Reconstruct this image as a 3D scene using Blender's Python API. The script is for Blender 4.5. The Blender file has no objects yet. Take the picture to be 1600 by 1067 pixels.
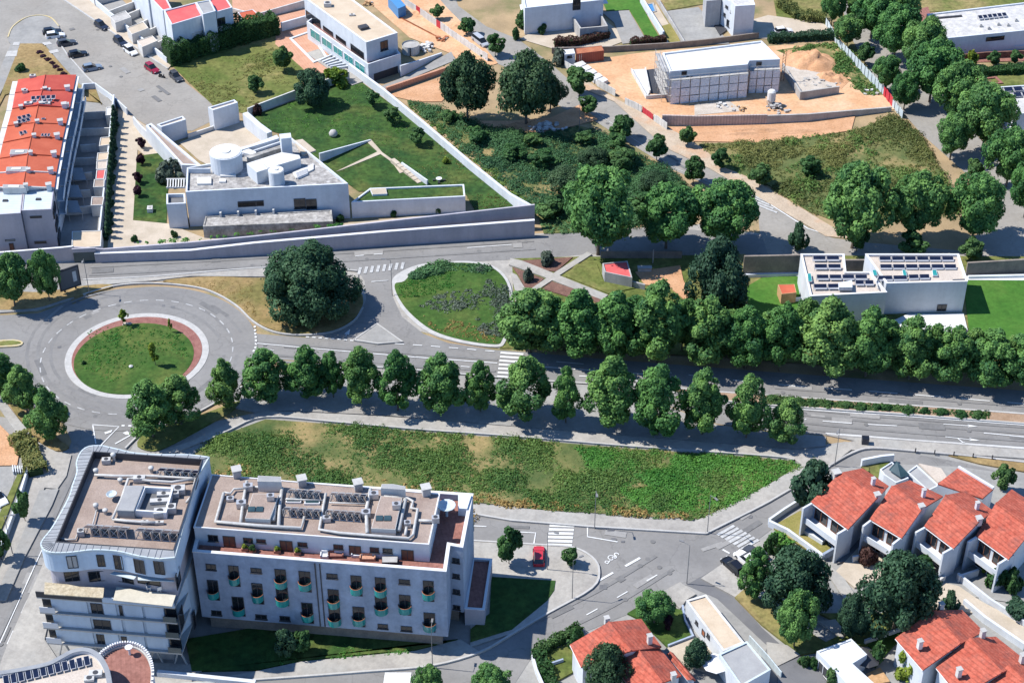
import bpy, math, random
import numpy as np
from mathutils import Vector
random.seed(11)
rng = np.random.default_rng(11)
R = math.radians
SC = bpy.context.scene
COL = SC.collection

# ------------------------------------------------------------ camera, sky, sun, exposure
PITCH, DIST, FPX = R(36.4), 300.0, 2750.0
CAMLOC = Vector((0, -DIST * math.cos(PITCH), DIST * math.sin(PITCH)))
cam = bpy.data.cameras.new('camera'); camo = bpy.data.objects.new('camera', cam); COL.objects.link(camo)
cam.sensor_width = 36; cam.lens = FPX / 1600 * 36; cam.clip_start = 1; cam.clip_end = 6000
camo.location = CAMLOC; camo.rotation_euler = (math.pi / 2 - PITCH, 0, 0)
SC.camera = camo

SUN_EL, SUN_AZ = R(53), R(8)          # the sun stands to the left of the view, a little behind it
wd = bpy.data.worlds.new('World'); SC.world = wd; wd.use_nodes = True
nt = wd.node_tree; nt.nodes.clear()
sky = nt.nodes.new('ShaderNodeTexSky'); sky.sky_type = 'NISHITA'; sky.sun_disc = False
sky.sun_elevation = SUN_EL; sky.sun_rotation = R(270) + SUN_AZ; sky.ozone_density = 10.0; sky.air_density = 1.0; sky.dust_density = 0.0
bg = nt.nodes.new('ShaderNodeBackground'); bg.inputs[1].default_value = 0.13
wo = nt.nodes.new('ShaderNodeOutputWorld')
nt.links.new(sky.outputs[0], bg.inputs[0]); nt.links.new(bg.outputs[0], wo.inputs[0])
sl = bpy.data.lights.new('sun', 'SUN'); sl.energy = 4.35; sl.angle = R(0.5); sl.color = (1.0, 0.965, 0.915)
so = bpy.data.objects.new('sun', sl); COL.objects.link(so); so.location = (-80, 20, 120)
ldir = Vector((math.cos(SUN_EL) * math.cos(SUN_AZ), -math.cos(SUN_EL) * math.sin(SUN_AZ), -math.sin(SUN_EL)))
so.rotation_euler = ldir.to_track_quat('-Z', 'Y').to_euler()
vs = SC.view_settings; vs.view_transform = 'Standard'; vs.look = 'None'; vs.exposure = 0.53; vs.gamma = 1.0; vs.use_curve_mapping = False
SC.cycles.max_bounces = 6; SC.cycles.diffuse_bounces = 1; SC.cycles.glossy_bounces = 2; SC.cycles.transmission_bounces = 3; SC.cycles.transparent_max_bounces = 4

# ------------------------------------------------------------ plan helpers
# the ground plan was surveyed from the photograph: W turns a surveyed spot at a known height into metres
_s, _c = math.sin(PITCH), math.cos(PITCH)
def ray(x, y):
    u, v = (x - 800.0) / FPX, -(y - 533.5) / FPX
    return Vector((u, _c + v * _s, -_s + v * _c))
def W(x, y, z=0.0):
    d = ray(x, y); return CAMLOC + d * ((z - CAMLOC.z) / d.z)
def WL(pts, z=0.0): return [W(p[0], p[1], z) for p in pts]
def TZ(x, yb, yt, zb=0.0):            # height of something whose foot is seen at yb and whose top is seen at yt
    b = W(x, yb, zb); d = ray(x, yt); return CAMLOC.z + d.z * ((b.y - CAMLOC.y) / d.y)
def onwall(p0, p1, x, y):             # a spot on the upright plane through p0, p1: distance along it and height
    d = ray(x, y); e = (p1 - p0); e.z = 0; n = Vector((e.y, -e.x, 0))
    q = CAMLOC + d * ((p0 - CAMLOC).dot(n) / d.dot(n))
    return (q - p0).dot(e.normalized()), q.z
def area2(P): return sum(P[i].x * P[(i + 1) % len(P)].y - P[(i + 1) % len(P)].x * P[i].y for i in range(len(P)))
def ccw(P): return P if area2(P) > 0 else P[::-1]
def smooth(pts, n=6, closed=False):   # Catmull-Rom
    P = [Vector(p) if len(p) == 3 else Vector((p[0], p[1], 0)) for p in pts]; out = []; L = len(P)
    for i in range(L if closed else L - 1):
        g = (lambda k: P[k % L]) if closed else (lambda k: P[max(0, min(L - 1, k))])
        a, b, c, d = g(i - 1), g(i), g(i + 1), g(i + 2)
        for k in range(n):
            t = k / n
            out.append(0.5 * (2 * b + (c - a) * t + (2 * a - 5 * b + 4 * c - d) * t * t + (3 * b - a - 3 * c + d) * t ** 3))
    if not closed: out.append(P[-1])
    return out
def SP(pts, n=5, closed=True):        # smoothed surveyed outline
    return [(v.x, v.y) for v in smooth([(p[0], p[1], 0) for p in pts], n, closed)]
def inset(P, d):
    out = []; L = len(P)
    for i in range(L):
        a, b, c = P[i - 1], P[i], P[(i + 1) % L]
        e1 = Vector((b.x - a.x, b.y - a.y)); e2 = Vector((c.x - b.x, c.y - b.y))
        if e1.length < 1e-6 or e2.length < 1e-6: out.append(b.copy()); continue
        e1.normalize(); e2.normalize()
        n1 = Vector((-e1.y, e1.x)); n2 = Vector((-e2.y, e2.x)); m = n1 + n2
        if m.length < 1e-3: m = n1
        m.normalize(); k = d / max(0.35, m.dot(n1))
        out.append(Vector((b.x + m.x * k, b.y + m.y * k, b.z)))
    return out
def along(P, s):                      # point and direction at arc length s on a polyline
    for a, b in zip(P, P[1:]):
        l = (b - a).length
        if s <= l: return a + (b - a) * (s / max(l, 1e-6)), (b - a).normalized()
        s -= l
    return P[-1].copy(), (P[-1] - P[-2]).normalized()
def plen(P): return sum((b - a).length for a, b in zip(P, P[1:]))
def inside(px, py, P):
    c = False; j = len(P) - 1
    for i in range(len(P)):
        if (P[i][1] > py) != (P[j][1] > py) and px < (P[j][0] - P[i][0]) * (py - P[i][1]) / (P[j][1] - P[i][1]) + P[i][0]: c = not c
        j = i
    return c

# ------------------------------------------------------------ object helpers
BASE = {}
def tag(o, label=None, cat=None, group=None, kind=None):
    if label: o['label'] = label
    if cat: o['category'] = cat
    if group: o['group'] = group
    if kind: o['kind'] = kind
    return o
def thing(name, loc, label, cat, group=None):
    o = bpy.data.objects.new(name, None); COL.objects.link(o); o.location = loc; o.empty_display_size = 0.5
    BASE[o.name] = Vector(loc); return tag(o, label, cat, group)
class MB:
    def __init__(s): s.v = []; s.f = []
    def add(s, vs, fs):
        n = len(s.v); s.v += [tuple(v) for v in vs]; s.f += [tuple(i + n for i in f) for f in fs]; return s
    def quad(s, a, b, c, d): return s.add([a, b, c, d], [(0, 1, 2, 3)])
    def tri(s, a, b, c): return s.add([a, b, c], [(0, 1, 2)])
    def box(s, c, sx, sy, sz, rz=0.0):                 # c = centre of the bottom face
        ca, sa = math.cos(rz), math.sin(rz); vs = []
        for z in (0, sz):
            for x, y in ((-sx, -sy), (sx, -sy), (sx, sy), (-sx, sy)):
                vs.append((c[0] + (x * ca - y * sa) / 2, c[1] + (x * sa + y * ca) / 2, c[2] + z))
        return s.add(vs, [(3, 2, 1, 0), (4, 5, 6, 7), (0, 1, 5, 4), (1, 2, 6, 5), (2, 3, 7, 6), (3, 0, 4, 7)])
    def bar(s, a, b, w, h):                            # upright bar of width w and height h whose bottom line runs a to b
        a, b = Vector(a), Vector(b); e = b - a; n = Vector((-e.y, e.x, 0))
        n = n.normalized() * w / 2 if n.length > 1e-6 else Vector((w / 2, 0, 0)); u = Vector((0, 0, h))
        vs = [a - n, b - n, b + n, a + n, a - n + u, b - n + u, b + n + u, a + n + u]
        return s.add(vs, [(3, 2, 1, 0), (4, 5, 6, 7), (0, 1, 5, 4), (1, 2, 6, 5), (2, 3, 7, 6), (3, 0, 4, 7)])
    def prism(s, P, z0, z1, cap=True, bottom=False):
        P = ccw(P); n = len(P)
        vs = [(p.x, p.y, z0) for p in P] + [(p.x, p.y, z1) for p in P]
        fs = [(i, (i + 1) % n, n + (i + 1) % n, n + i) for i in range(n)]
        if cap: fs.append(tuple(range(n, 2 * n)))
        if bottom: fs.append(tuple(range(n - 1, -1, -1)))
        return s.add(vs, fs)
    def sheet(s, P, z):
        P = ccw(P); return s.add([(p.x, p.y, z) for p in P], [tuple(range(len(P)))])
    def ring(s, P, t, z0, z1):                         # wall of thickness t just inside the outline
        P = ccw(P); Q = inset(P, t); n = len(P)
        vs = [(p.x, p.y, z0) for p in P] + [(p.x, p.y, z1) for p in P] + [(q.x, q.y, z1) for q in Q] + [(q.x, q.y, z0) for q in Q]
        fs = []
        for i in range(n):
            j = (i + 1) % n
            fs += [(i, j, n + j, n + i), (n + i, n + j, 2 * n + j, 2 * n + i), (2 * n + i, 2 * n + j, 3 * n + j, 3 * n + i)]
        return s.add(vs, fs)
    def ribbon(s, P, w, z0, z1, off=0.0):              # strip of width w along a path, z0 to z1
        n = len(P); L = []; Rr = []
        for i in range(n):
            e = P[min(i + 1, n - 1)] - P[max(i - 1, 0)]; q = Vector((-e.y, e.x, 0)).normalized()
            L.append(P[i] + q * (off + w / 2)); Rr.append(P[i] + q * (off - w / 2))
        vs = [(p.x, p.y, z1) for p in L] + [(p.x, p.y, z1) for p in Rr]
        fs = [(i, n + i, n + i + 1, i + 1) for i in range(n - 1)]
        if z0 < z1:
            vs += [(p.x, p.y, z0) for p in L] + [(p.x, p.y, z0) for p in Rr]
            for i in range(n - 1):
                fs += [(2 * n + i, i, i + 1, 2 * n + i + 1), (n + i, 3 * n + i, 3 * n + i + 1, n + i + 1)]
            fs += [(0, 2 * n, 3 * n, n), (n - 1, 2 * n - 1, 4 * n - 1, 3 * n - 1)]
        return s.add(vs, fs)
    def cyl(s, c, r0, r1, h, n=12, cap=True, sx=1.0, sy=1.0):
        vs = []
        for r, z in ((r0, 0), (r1, h)):
            for k in range(n):
                a = 2 * math.pi * k / n; vs.append((c[0] + r * sx * math.cos(a), c[1] + r * sy * math.sin(a), c[2] + z))
        fs = [(k, (k + 1) % n, n + (k + 1) % n, n + k) for k in range(n)]
        if cap: fs += [tuple(range(n, 2 * n)), tuple(range(n - 1, -1, -1))]
        return s.add(vs, fs)
    def tube(s, P, r, n=6, r1=None):
        P = [Vector(p) for p in P]; m = len(P); vs = []
        for i in range(m):
            e = (P[min(i + 1, m - 1)] - P[max(i - 1, 0)]).normalized()
            a = e.cross(Vector((0, 0, 1)) if abs(e.z) < 0.9 else Vector((1, 0, 0))).normalized(); b = e.cross(a)
            rr = r if r1 is None else r + (r1 - r) * i / (m - 1)
            for k in range(n):
                t = 2 * math.pi * k / n; vs.append(P[i] + a * rr * math.cos(t) + b * rr * math.sin(t))
        fs = [(i * n + k, i * n + (k + 1) % n, (i + 1) * n + (k + 1) % n, (i + 1) * n + k) for i in range(m - 1) for k in range(n)]
        fs += [tuple(range(n - 1, -1, -1)), tuple(range((m - 1) * n, m * n))]
        return s.add(vs, fs)
    def lathe(s, c, prof, n=14):
        vs = []; m = len(prof)
        for r, z in prof:
            for k in range(n):
                a = 2 * math.pi * k / n; vs.append((c[0] + r * math.cos(a), c[1] + r * math.sin(a), c[2] + z))
        fs = [(i * n + k, i * n + (k + 1) % n, (i + 1) * n + (k + 1) % n, (i + 1) * n + k) for i in range(m - 1) for k in range(n)]
        fs += [tuple(range((m - 1) * n, m * n))]
        return s.add(vs, fs)
    def build(s, name, mat, parent=None, sm=False):
        b = BASE.get(parent.name, Vector((0, 0, 0))) if parent else Vector((0, 0, 0))
        me = bpy.data.meshes.new(name); me.from_pydata([(v[0] - b.x, v[1] - b.y, v[2] - b.z) for v in s.v], [], s.f)
        me.materials.append(M(mat))
        if sm: me.polygons.foreach_set('use_smooth', [True] * len(me.polygons))
        o = bpy.data.objects.new(name, me); COL.objects.link(o)
        if parent: o.parent = parent
        BASE[o.name] = b; return o
    def one(s, name, mat, label, cat, group=None, kind=None, sm=False):   # a thing that is a single mesh, origin at its foot
        A = np.array(s.v); c = Vector((float(A[:, 0].mean()), float(A[:, 1].mean()), float(A[:, 2].min())))
        s.v = [(v[0] - c.x, v[1] - c.y, v[2] - c.z) for v in s.v]
        o = s.build(name, mat, None, sm); o.location = c; BASE[o.name] = c
        return tag(o, label, cat, group, kind)
def struct(name, mb, mat): return tag(mb.build(name, mat), kind='structure')
def copy_tree(o, parent=None):
    c = o.copy(); COL.objects.link(c); c.parent = parent
    if parent is None: BASE[c.name] = c.location.copy()
    for ch in list(o.children): copy_tree(ch, c)
    return c

# ------------------------------------------------------------ materials (all procedural)
_M = {}
SPEC = {}
def spec(name, c1, c2=None, scale=0.4, rough=0.85, fine=0.25, fscale=6.0, bump=0.0, metal=0.0, spc=0.25, c3=None, lines=None, lo=0.35, hi=0.65, crack=0.0, streak=0.0):
    SPEC[name] = dict(c1=c1, c2=c2 or c1, scale=scale, rough=rough, fine=fine, fscale=fscale, bump=bump, metal=metal, spc=spc, c3=c3, lines=lines, lo=lo, hi=hi, crack=crack, streak=streak)
def M(name):
    if name in _M: return _M[name]
    if name.startswith('leaf_'): m = leaf_mat(name)
    else: m = std_mat(name, **SPEC[name])
    _M[name] = m; return m
def _mix(nt, fac, a, b, mode='MIX'):
    n = nt.nodes.new('ShaderNodeMix'); n.data_type = 'RGBA'; n.blend_type = mode
    for sock, v in ((n.inputs[0], fac), (n.inputs[6], a), (n.inputs[7], b)):
        if isinstance(v, (int, float)): sock.default_value = v
        elif isinstance(v, tuple): sock.default_value = v + (1,) if len(v) == 3 else v
        else: nt.links.new(v, sock)
    return n.outputs[2]
def _noise(nt, pos, scale, detail=5, rough=0.6):
    n = nt.nodes.new('ShaderNodeTexNoise'); n.inputs['Scale'].default_value = scale; n.inputs['Detail'].default_value = detail
    n.inputs['Roughness'].default_value = rough; nt.links.new(pos, n.inputs['Vector']); return n.outputs[0]
def _noise_c(nt, pos, scale):
    n = nt.nodes.new('ShaderNodeTexNoise'); n.inputs['Scale'].default_value = scale; n.inputs['Detail'].default_value = 3; nt.links.new(pos, n.inputs['Vector']); return n.outputs[1]
def _ramp(nt, x, lo, hi):
    n = nt.nodes.new('ShaderNodeMapRange'); n.inputs[1].default_value = lo; n.inputs[2].default_value = hi; nt.links.new(x, n.inputs[0]); return n.outputs[0]
def std_mat(name, c1, c2, scale, rough, fine, fscale, bump, metal, spc, c3, lines, lo, hi, crack, streak):
    m = bpy.data.materials.new(name); m.use_nodes = True; nt = m.node_tree; p = nt.nodes['Principled BSDF']
    pos = nt.nodes.new('ShaderNodeNewGeometry').outputs['Position']
    n1 = _noise(nt, pos, scale, 6, 0.62)
    col = _mix(nt, _ramp(nt, n1, lo, hi), c1, c2)
    if c3:
        mp = nt.nodes.new('ShaderNodeVectorMath'); mp.operation = 'ADD'; mp.inputs[1].default_value = (37, 11, 5); nt.links.new(pos, mp.inputs[0])
        col = _mix(nt, _ramp(nt, _noise(nt, mp.outputs[0], scale * 0.6, 5), 0.5, 0.68), col, c3)
    n2 = _noise(nt, pos, fscale, 4, 0.7)
    f = nt.nodes.new('ShaderNodeMapRange'); f.inputs[1].default_value = 0.25; f.inputs[2].default_value = 0.75
    f.inputs[3].default_value = 1 - fine; f.inputs[4].default_value = 1 + fine; nt.links.new(n2, f.inputs[0])
    col = _mix(nt, 1.0, col, f.outputs[0], 'MULTIPLY')
    if lines:                      # (direction vector, period, depth): courses of tiles, boards or panels too fine to model
        d, per, dep = lines
        dt = nt.nodes.new('ShaderNodeVectorMath'); dt.operation = 'DOT_PRODUCT'; nt.links.new(pos, dt.inputs[0]); dt.inputs[1].default_value = d
        mu = nt.nodes.new('ShaderNodeMath'); mu.operation = 'MULTIPLY'; nt.links.new(dt.outputs['Value'], mu.inputs[0]); mu.inputs[1].default_value = 1 / per
        pp = nt.nodes.new('ShaderNodeMath'); pp.operation = 'PINGPONG'; nt.links.new(mu.outputs[0], pp.inputs[0]); pp.inputs[1].default_value = 0.5
        r = nt.nodes.new('ShaderNodeMapRange'); nt.links.new(pp.outputs[0], r.inputs[0]); r.inputs[1].default_value = 0.0; r.inputs[2].default_value = 0.22
        r.inputs[3].default_value = 1 - dep; r.inputs[4].default_value = 1.0
        col = _mix(nt, 1.0, col, r.outputs[0], 'MULTIPLY')
    if streak:                     # rain streaks down upright walls
        ms = nt.nodes.new('ShaderNodeVectorMath'); ms.operation = 'MULTIPLY'; nt.links.new(pos, ms.inputs[0]); ms.inputs[1].default_value = (0.42, 0.42, 0.05)
        rs = nt.nodes.new('ShaderNodeMapRange'); nt.links.new(_noise(nt, ms.outputs[0], 1.0, 4, 0.65), rs.inputs[0]); rs.inputs[1].default_value = 0.3; rs.inputs[2].default_value = 0.62; rs.inputs[3].default_value = 1 - streak; rs.inputs[4].default_value = 1.0
        col = _mix(nt, 1.0, col, rs.outputs[0], 'MULTIPLY')
    if crack:                      # repair patches and hairline cracks of old asphalt
        vp = nt.nodes.new('ShaderNodeTexVoronoi'); vp.inputs['Scale'].default_value = 0.075; vp.feature = 'F1'; nt.links.new(pos, vp.inputs['Vector'])
        rr = nt.nodes.new('ShaderNodeMapRange'); nt.links.new(vp.outputs['Color'], rr.inputs[0]); rr.inputs[3].default_value = 1 - crack * 0.5; rr.inputs[4].default_value = 1 + crack * 0.35
        col = _mix(nt, 1.0, col, rr.outputs[0], 'MULTIPLY')
        dv = nt.nodes.new('ShaderNodeVectorMath'); dv.operation = 'MULTIPLY_ADD'; nt.links.new(_noise_c(nt, pos, 0.5), dv.inputs[0]); dv.inputs[1].default_value = (3, 3, 3); nt.links.new(pos, dv.inputs[2])
        vc = nt.nodes.new('ShaderNodeTexVoronoi'); vc.feature = 'DISTANCE_TO_EDGE'; vc.inputs['Scale'].default_value = 0.11; nt.links.new(dv.outputs[0], vc.inputs['Vector'])
        r2 = nt.nodes.new('ShaderNodeMapRange'); nt.links.new(vc.outputs['Distance'], r2.inputs[0]); r2.inputs[2].default_value = 0.012; r2.inputs[3].default_value = 1 - crack * 1.6; r2.inputs[4].default_value = 1.0
        col = _mix(nt, 1.0, col, r2.outputs[0], 'MULTIPLY')
    nt.links.new(col, p.inputs['Base Color'])
    p.inputs['Roughness'].default_value = rough; p.inputs['Metallic'].default_value = metal; p.inputs['Specular IOR Level'].default_value = spc
    if bump:
        b = nt.nodes.new('ShaderNodeBump'); b.inputs['Strength'].default_value = bump; b.inputs['Distance'].default_value = 0.3
        nt.links.new(n2, b.inputs['Height']); nt.links.new(b.outputs[0], p.inputs['Normal'])
    return m
LEAF = {'leaf_lime': ((0.034, 0.122, 0.045), (0.23, 0.42, 0.105)), 'leaf_plane': ((0.032, 0.12, 0.045), (0.215, 0.41, 0.11)),
        'leaf_dark': ((0.018, 0.06, 0.034), (0.09, 0.18, 0.09)), 'leaf_pine': ((0.022, 0.062, 0.03), (0.11, 0.19, 0.085)),
        'leaf_mid': ((0.025, 0.085, 0.03), (0.13, 0.25, 0.075)), 'leaf_purple': ((0.03, 0.012, 0.022), (0.07, 0.025, 0.045)),
        'leaf_yellow': ((0.1, 0.18, 0.02), (0.3, 0.38, 0.06)), 'leaf_hedge': ((0.02, 0.07, 0.024), (0.1, 0.2, 0.06)),
        'leaf_grey': ((0.07, 0.11, 0.08), (0.22, 0.26, 0.19)), 'leaf_scrub': ((0.035, 0.13, 0.035), (0.3, 0.4, 0.1)),
        'leaf_scrub_deep': ((0.025, 0.1, 0.05), (0.18, 0.33, 0.12)),
        'leaf_olive': ((0.06, 0.11, 0.035), (0.32, 0.31, 0.1)), 'leaf_red': ((0.06, 0.025, 0.03), (0.15, 0.08, 0.06)),
        'leaf_straw': ((0.3, 0.2, 0.06), (0.5, 0.38, 0.15)), 'leaf_grass': ((0.035, 0.17, 0.035), (0.18, 0.4, 0.07))}
def leaf_mat(name):
    a, b = LEAF[name]
    m = bpy.data.materials.new(name); m.use_nodes = True; nt = m.node_tree; p = nt.nodes['Principled BSDF']
    at = nt.nodes.new('ShaderNodeAttribute'); at.attribute_name = 'tint'
    oi = nt.nodes.new('ShaderNodeObjectInfo')
    col = _mix(nt, at.outputs['Fac'], a, b)
    hs = nt.nodes.new('ShaderNodeHueSaturation'); nt.links.new(col, hs.inputs['Color'])
    r1 = nt.nodes.new('ShaderNodeMapRange'); nt.links.new(oi.outputs['Random'], r1.inputs[0]); r1.inputs[3].default_value = 0.485; r1.inputs[4].default_value = 0.52
    r2 = nt.nodes.new('ShaderNodeMapRange'); nt.links.new(oi.outputs['Random'], r2.inputs[0]); r2.inputs[3].default_value = 1.15; r2.inputs[4].default_value = 0.85
    nt.links.new(r1.outputs[0], hs.inputs['Hue']); nt.links.new(r2.outputs[0], hs.inputs['Value'])
    nt.links.new(hs.outputs[0], p.inputs['Base Color']); p.inputs['Roughness'].default_value = 0.6; p.inputs['Specular IOR Level'].default_value = 0.2
    tr = nt.nodes.new('ShaderNodeBsdfTranslucent'); nt.links.new(hs.outputs[0], tr.inputs[0])
    mx = nt.nodes.new('ShaderNodeMixShader'); mx.inputs[0].default_value = 0.3
    nt.links.new(p.outputs[0], mx.inputs[1]); nt.links.new(tr.outputs[0], mx.inputs[2])
    nt.links.new(mx.outputs[0], nt.nodes['Material Output'].inputs[0])
    return m
# ------------------------------------------------------------ palette
spec('asphalt', (0.205, 0.198, 0.188), (0.265, 0.256, 0.242), 0.09, 0.9, 0.09, 1.4, 0.03, c3=(0.24, 0.228, 0.21), crack=0.11)
spec('asphalt_warm', (0.26, 0.243, 0.215), (0.335, 0.312, 0.275), 0.12, 0.9, 0.1, 1.4, 0.03, c3=(0.29, 0.265, 0.23), crack=0.1)
spec('asphalt_dark', (0.14, 0.14, 0.145), (0.18, 0.178, 0.178), 0.2, 0.9, 0.08, 9, crack=0.06)
spec('pave', (0.31, 0.29, 0.26), (0.41, 0.385, 0.34), 0.2, 0.9, 0.14, 1.6, 0.05, c3=(0.36, 0.35, 0.32))
spec('pave_grey', (0.26, 0.255, 0.24), (0.34, 0.33, 0.305), 0.18, 0.9, 0.14, 1.6, 0.05, c3=(0.3, 0.28, 0.25))
spec('pave_beige', (0.44, 0.37, 0.28), (0.54, 0.46, 0.36), 0.3, 0.9, 0.1, 4)
spec('kerb', (0.42, 0.41, 0.385), (0.5, 0.485, 0.455), 1.0, 0.85, 0.1, 3)
spec('kerb_yellow', (0.55, 0.43, 0.2), (0.5, 0.45, 0.33), 1.0, 0.85, 0.15, 3)
spec('line', (0.72, 0.72, 0.7), (0.6, 0.6, 0.58), 1.2, 0.7, 0.12, 5)
spec('line_worn', (0.55, 0.55, 0.53), (0.36, 0.36, 0.35), 1.5, 0.8, 0.2, 5)
spec('earth', (0.3, 0.22, 0.125), (0.42, 0.3, 0.17), 0.15, 0.95, 0.2, 4, 0.2, c3=(0.17, 0.17, 0.07))
spec('sand', (0.57, 0.315, 0.165), (0.65, 0.4, 0.23), 0.14, 0.95, 0.22, 1.5, 0.25, c3=(0.62, 0.45, 0.29))
spec('dirt_red', (0.5, 0.27, 0.14), (0.6, 0.35, 0.2), 0.25, 0.95, 0.25, 3, 0.4)
spec('gravel', (0.46, 0.4, 0.33), (0.56, 0.5, 0.43), 0.6, 0.95, 0.25, 5, 0.3)
spec('lawn', (0.034, 0.085, 0.014), (0.06, 0.115, 0.022), 0.22, 0.95, 0.42, 1.3, 0.3, c3=(0.1, 0.13, 0.03))
spec('lawn_fresh', (0.045, 0.135, 0.018), (0.07, 0.175, 0.025), 0.18, 0.95, 0.25, 1.3, 0.2, c3=(0.09, 0.18, 0.03))
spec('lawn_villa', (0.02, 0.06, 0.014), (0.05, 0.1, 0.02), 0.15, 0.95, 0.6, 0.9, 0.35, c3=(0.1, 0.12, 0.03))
spec('lawn_dry', (0.085, 0.12, 0.025), (0.18, 0.18, 0.055), 0.13, 0.95, 0.45, 1.0, 0.35, c3=(0.3, 0.23, 0.1))
spec('grass_brown', (0.25, 0.17, 0.07), (0.34, 0.24, 0.11), 0.18, 0.95, 0.35, 1.4, 0.25, c3=(0.17, 0.15, 0.05))
spec('grass_gold', (0.2, 0.19, 0.05), (0.3, 0.25, 0.09), 0.25, 0.95, 0.25, 4, 0.2)
spec('scrub_soil', (0.06, 0.1, 0.03), (0.17, 0.17, 0.06), 0.15, 0.95, 0.3, 3, 0.3, c3=(0.36, 0.26, 0.12))
spec('mulch', (0.24, 0.1, 0.085), (0.33, 0.16, 0.13), 0.8, 0.95, 0.3, 5, 0.4)
spec('mulch_dark', (0.14, 0.075, 0.06), (0.22, 0.12, 0.09), 0.8, 0.95, 0.35, 3.5, 0.4)
spec('white_wall', (0.69, 0.725, 0.76), (0.62, 0.655, 0.69), 0.3, 0.8, 0.06, 1.5, streak=0.14)  # cool tint: the blue of shade is put into the white
spec('white_old', (0.72, 0.71, 0.68), (0.58, 0.57, 0.54), 0.45, 0.85, 0.1, 3, streak=0.2)
spec('cream_wall', (0.7, 0.68, 0.63), (0.63, 0.6, 0.56), 0.3, 0.85, 0.06, 4, streak=0.14)
spec('lilac_wall', (0.5, 0.47, 0.5), (0.44, 0.42, 0.46), 0.3, 0.85, 0.08, 3, streak=0.16)
spec('grey_wall', (0.4, 0.4, 0.4), (0.48, 0.47, 0.46), 0.4, 0.85, 0.1, 3, streak=0.25)
spec('stone_wall', (0.38, 0.45, 0.56), (0.31, 0.37, 0.47), 0.35, 0.85, 0.16, 1.2, 0.1, streak=0.2)  # blue tint: shade on the long block's front is put into the colour
spec('stained', (0.52, 0.5, 0.46), (0.25, 0.24, 0.22), 0.6, 0.9, 0.35, 1.5, streak=0.4)
spec('concrete', (0.5, 0.48, 0.45), (0.4, 0.39, 0.37), 0.5, 0.9, 0.14, 3, streak=0.25)
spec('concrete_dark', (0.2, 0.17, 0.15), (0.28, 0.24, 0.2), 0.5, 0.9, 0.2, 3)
spec('board_wall', (0.42, 0.35, 0.32), (0.54, 0.45, 0.4), 0.8, 0.9, 0.2, 3, lines=((1, 0, 0), 0.6, 0.3))
spec('gravel_roof', (0.31, 0.24, 0.2), (0.38, 0.3, 0.25), 0.4, 0.95, 0.2, 5, 0.3, c3=(0.28, 0.21, 0.175))
spec('gravel_roof_pale', (0.5, 0.43, 0.36), (0.58, 0.5, 0.42), 0.4, 0.95, 0.2, 4, 0.2)
spec('gravel_roof_grey', (0.25, 0.235, 0.22), (0.42, 0.4, 0.37), 0.9, 0.95, 0.4, 1.6, 0.3, c3=(0.5, 0.48, 0.45))
spec('beige_roof', (0.52, 0.41, 0.29), (0.6, 0.49, 0.36), 0.4, 0.9, 0.1, 4)
spec('grey_roof', (0.3, 0.3, 0.3), (0.37, 0.37, 0.36), 0.4, 0.85, 0.08, 4)
spec('zinc', (0.24, 0.25, 0.26), (0.3, 0.31, 0.32), 0.5, 0.6, 0.05, 4, metal=0.0, spc=0.4)
spec('zinc_pale', (0.5, 0.58, 0.6), (0.58, 0.64, 0.65), 0.4, 0.55, 0.05, 4, spc=0.4, lines=((0, 1, 0), 0.8, 0.12))
spec('white_roof', (0.72, 0.71, 0.67), (0.64, 0.63, 0.59), 0.3, 0.9, 0.06, 3)
spec('tile', (0.4, 0.085, 0.052), (0.52, 0.14, 0.09), 0.9, 0.85, 0.32, 2.6, 0.3, lines=((0.83, 0.55, 0), 0.6, 0.28), c3=(0.3, 0.095, 0.07))
spec('tile_orange', (0.46, 0.1, 0.052), (0.53, 0.13, 0.07), 0.4, 0.85, 0.08, 6, 0.1, lines=((0.08, 1, 0), 0.5, 0.1))
spec('tile_red', (0.46, 0.075, 0.055), (0.53, 0.1, 0.07), 0.4, 0.85, 0.08, 6, 0.1, lines=((0.08, 1, 0), 0.5, 0.1))
spec('roof_pink', (0.62, 0.1, 0.1), (0.7, 0.14, 0.13), 0.4, 0.9, 0.08, 4)
spec('terracotta', (0.25, 0.11, 0.085), (0.34, 0.16, 0.125), 0.5, 0.85, 0.2, 2, lines=((1, 0.2, 0), 0.6, 0.12))
spec('terracotta_pale', (0.52, 0.27, 0.17), (0.6, 0.33, 0.22), 0.5, 0.85, 0.12, 4, lines=((0.9, 0.4, 0), 0.6, 0.1))
spec('glass', (0.012, 0.016, 0.022), (0.02, 0.025, 0.03), 0.5, 0.06, 0.0, 3, spc=0.6)
spec('glass_blue', (0.03, 0.06, 0.07), (0.05, 0.09, 0.1), 0.5, 0.08, 0.0, 3, spc=0.6)
spec('glass_green', (0.02, 0.22, 0.22), (0.035, 0.3, 0.28), 0.8, 0.12, 0.1, 3, spc=0.6)
spec('solar', (0.008, 0.012, 0.03), (0.015, 0.02, 0.045), 1.0, 0.12, 0.1, 4, spc=0.6)
spec('frame_white', (0.7, 0.7, 0.7), None, 1, 0.6, 0.03)
spec('frame_dark', (0.06, 0.06, 0.065), None, 1, 0.5, 0.05)
spec('metal', (0.5, 0.5, 0.5), (0.56, 0.56, 0.56), 1, 0.4, 0.05, metal=0.4, spc=0.5)
spec('duct', (0.55, 0.54, 0.51), (0.44, 0.43, 0.41), 1.2, 0.6, 0.12, 3)
spec('rust', (0.36, 0.12, 0.06), (0.45, 0.18, 0.09), 0.8, 0.8, 0.15, 3)
spec('corr_red', (0.3, 0.09, 0.06), (0.36, 0.11, 0.08), 0.6, 0.7, 0.1, 3, lines=((1, 0, 0), 0.4, 0.35))
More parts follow.
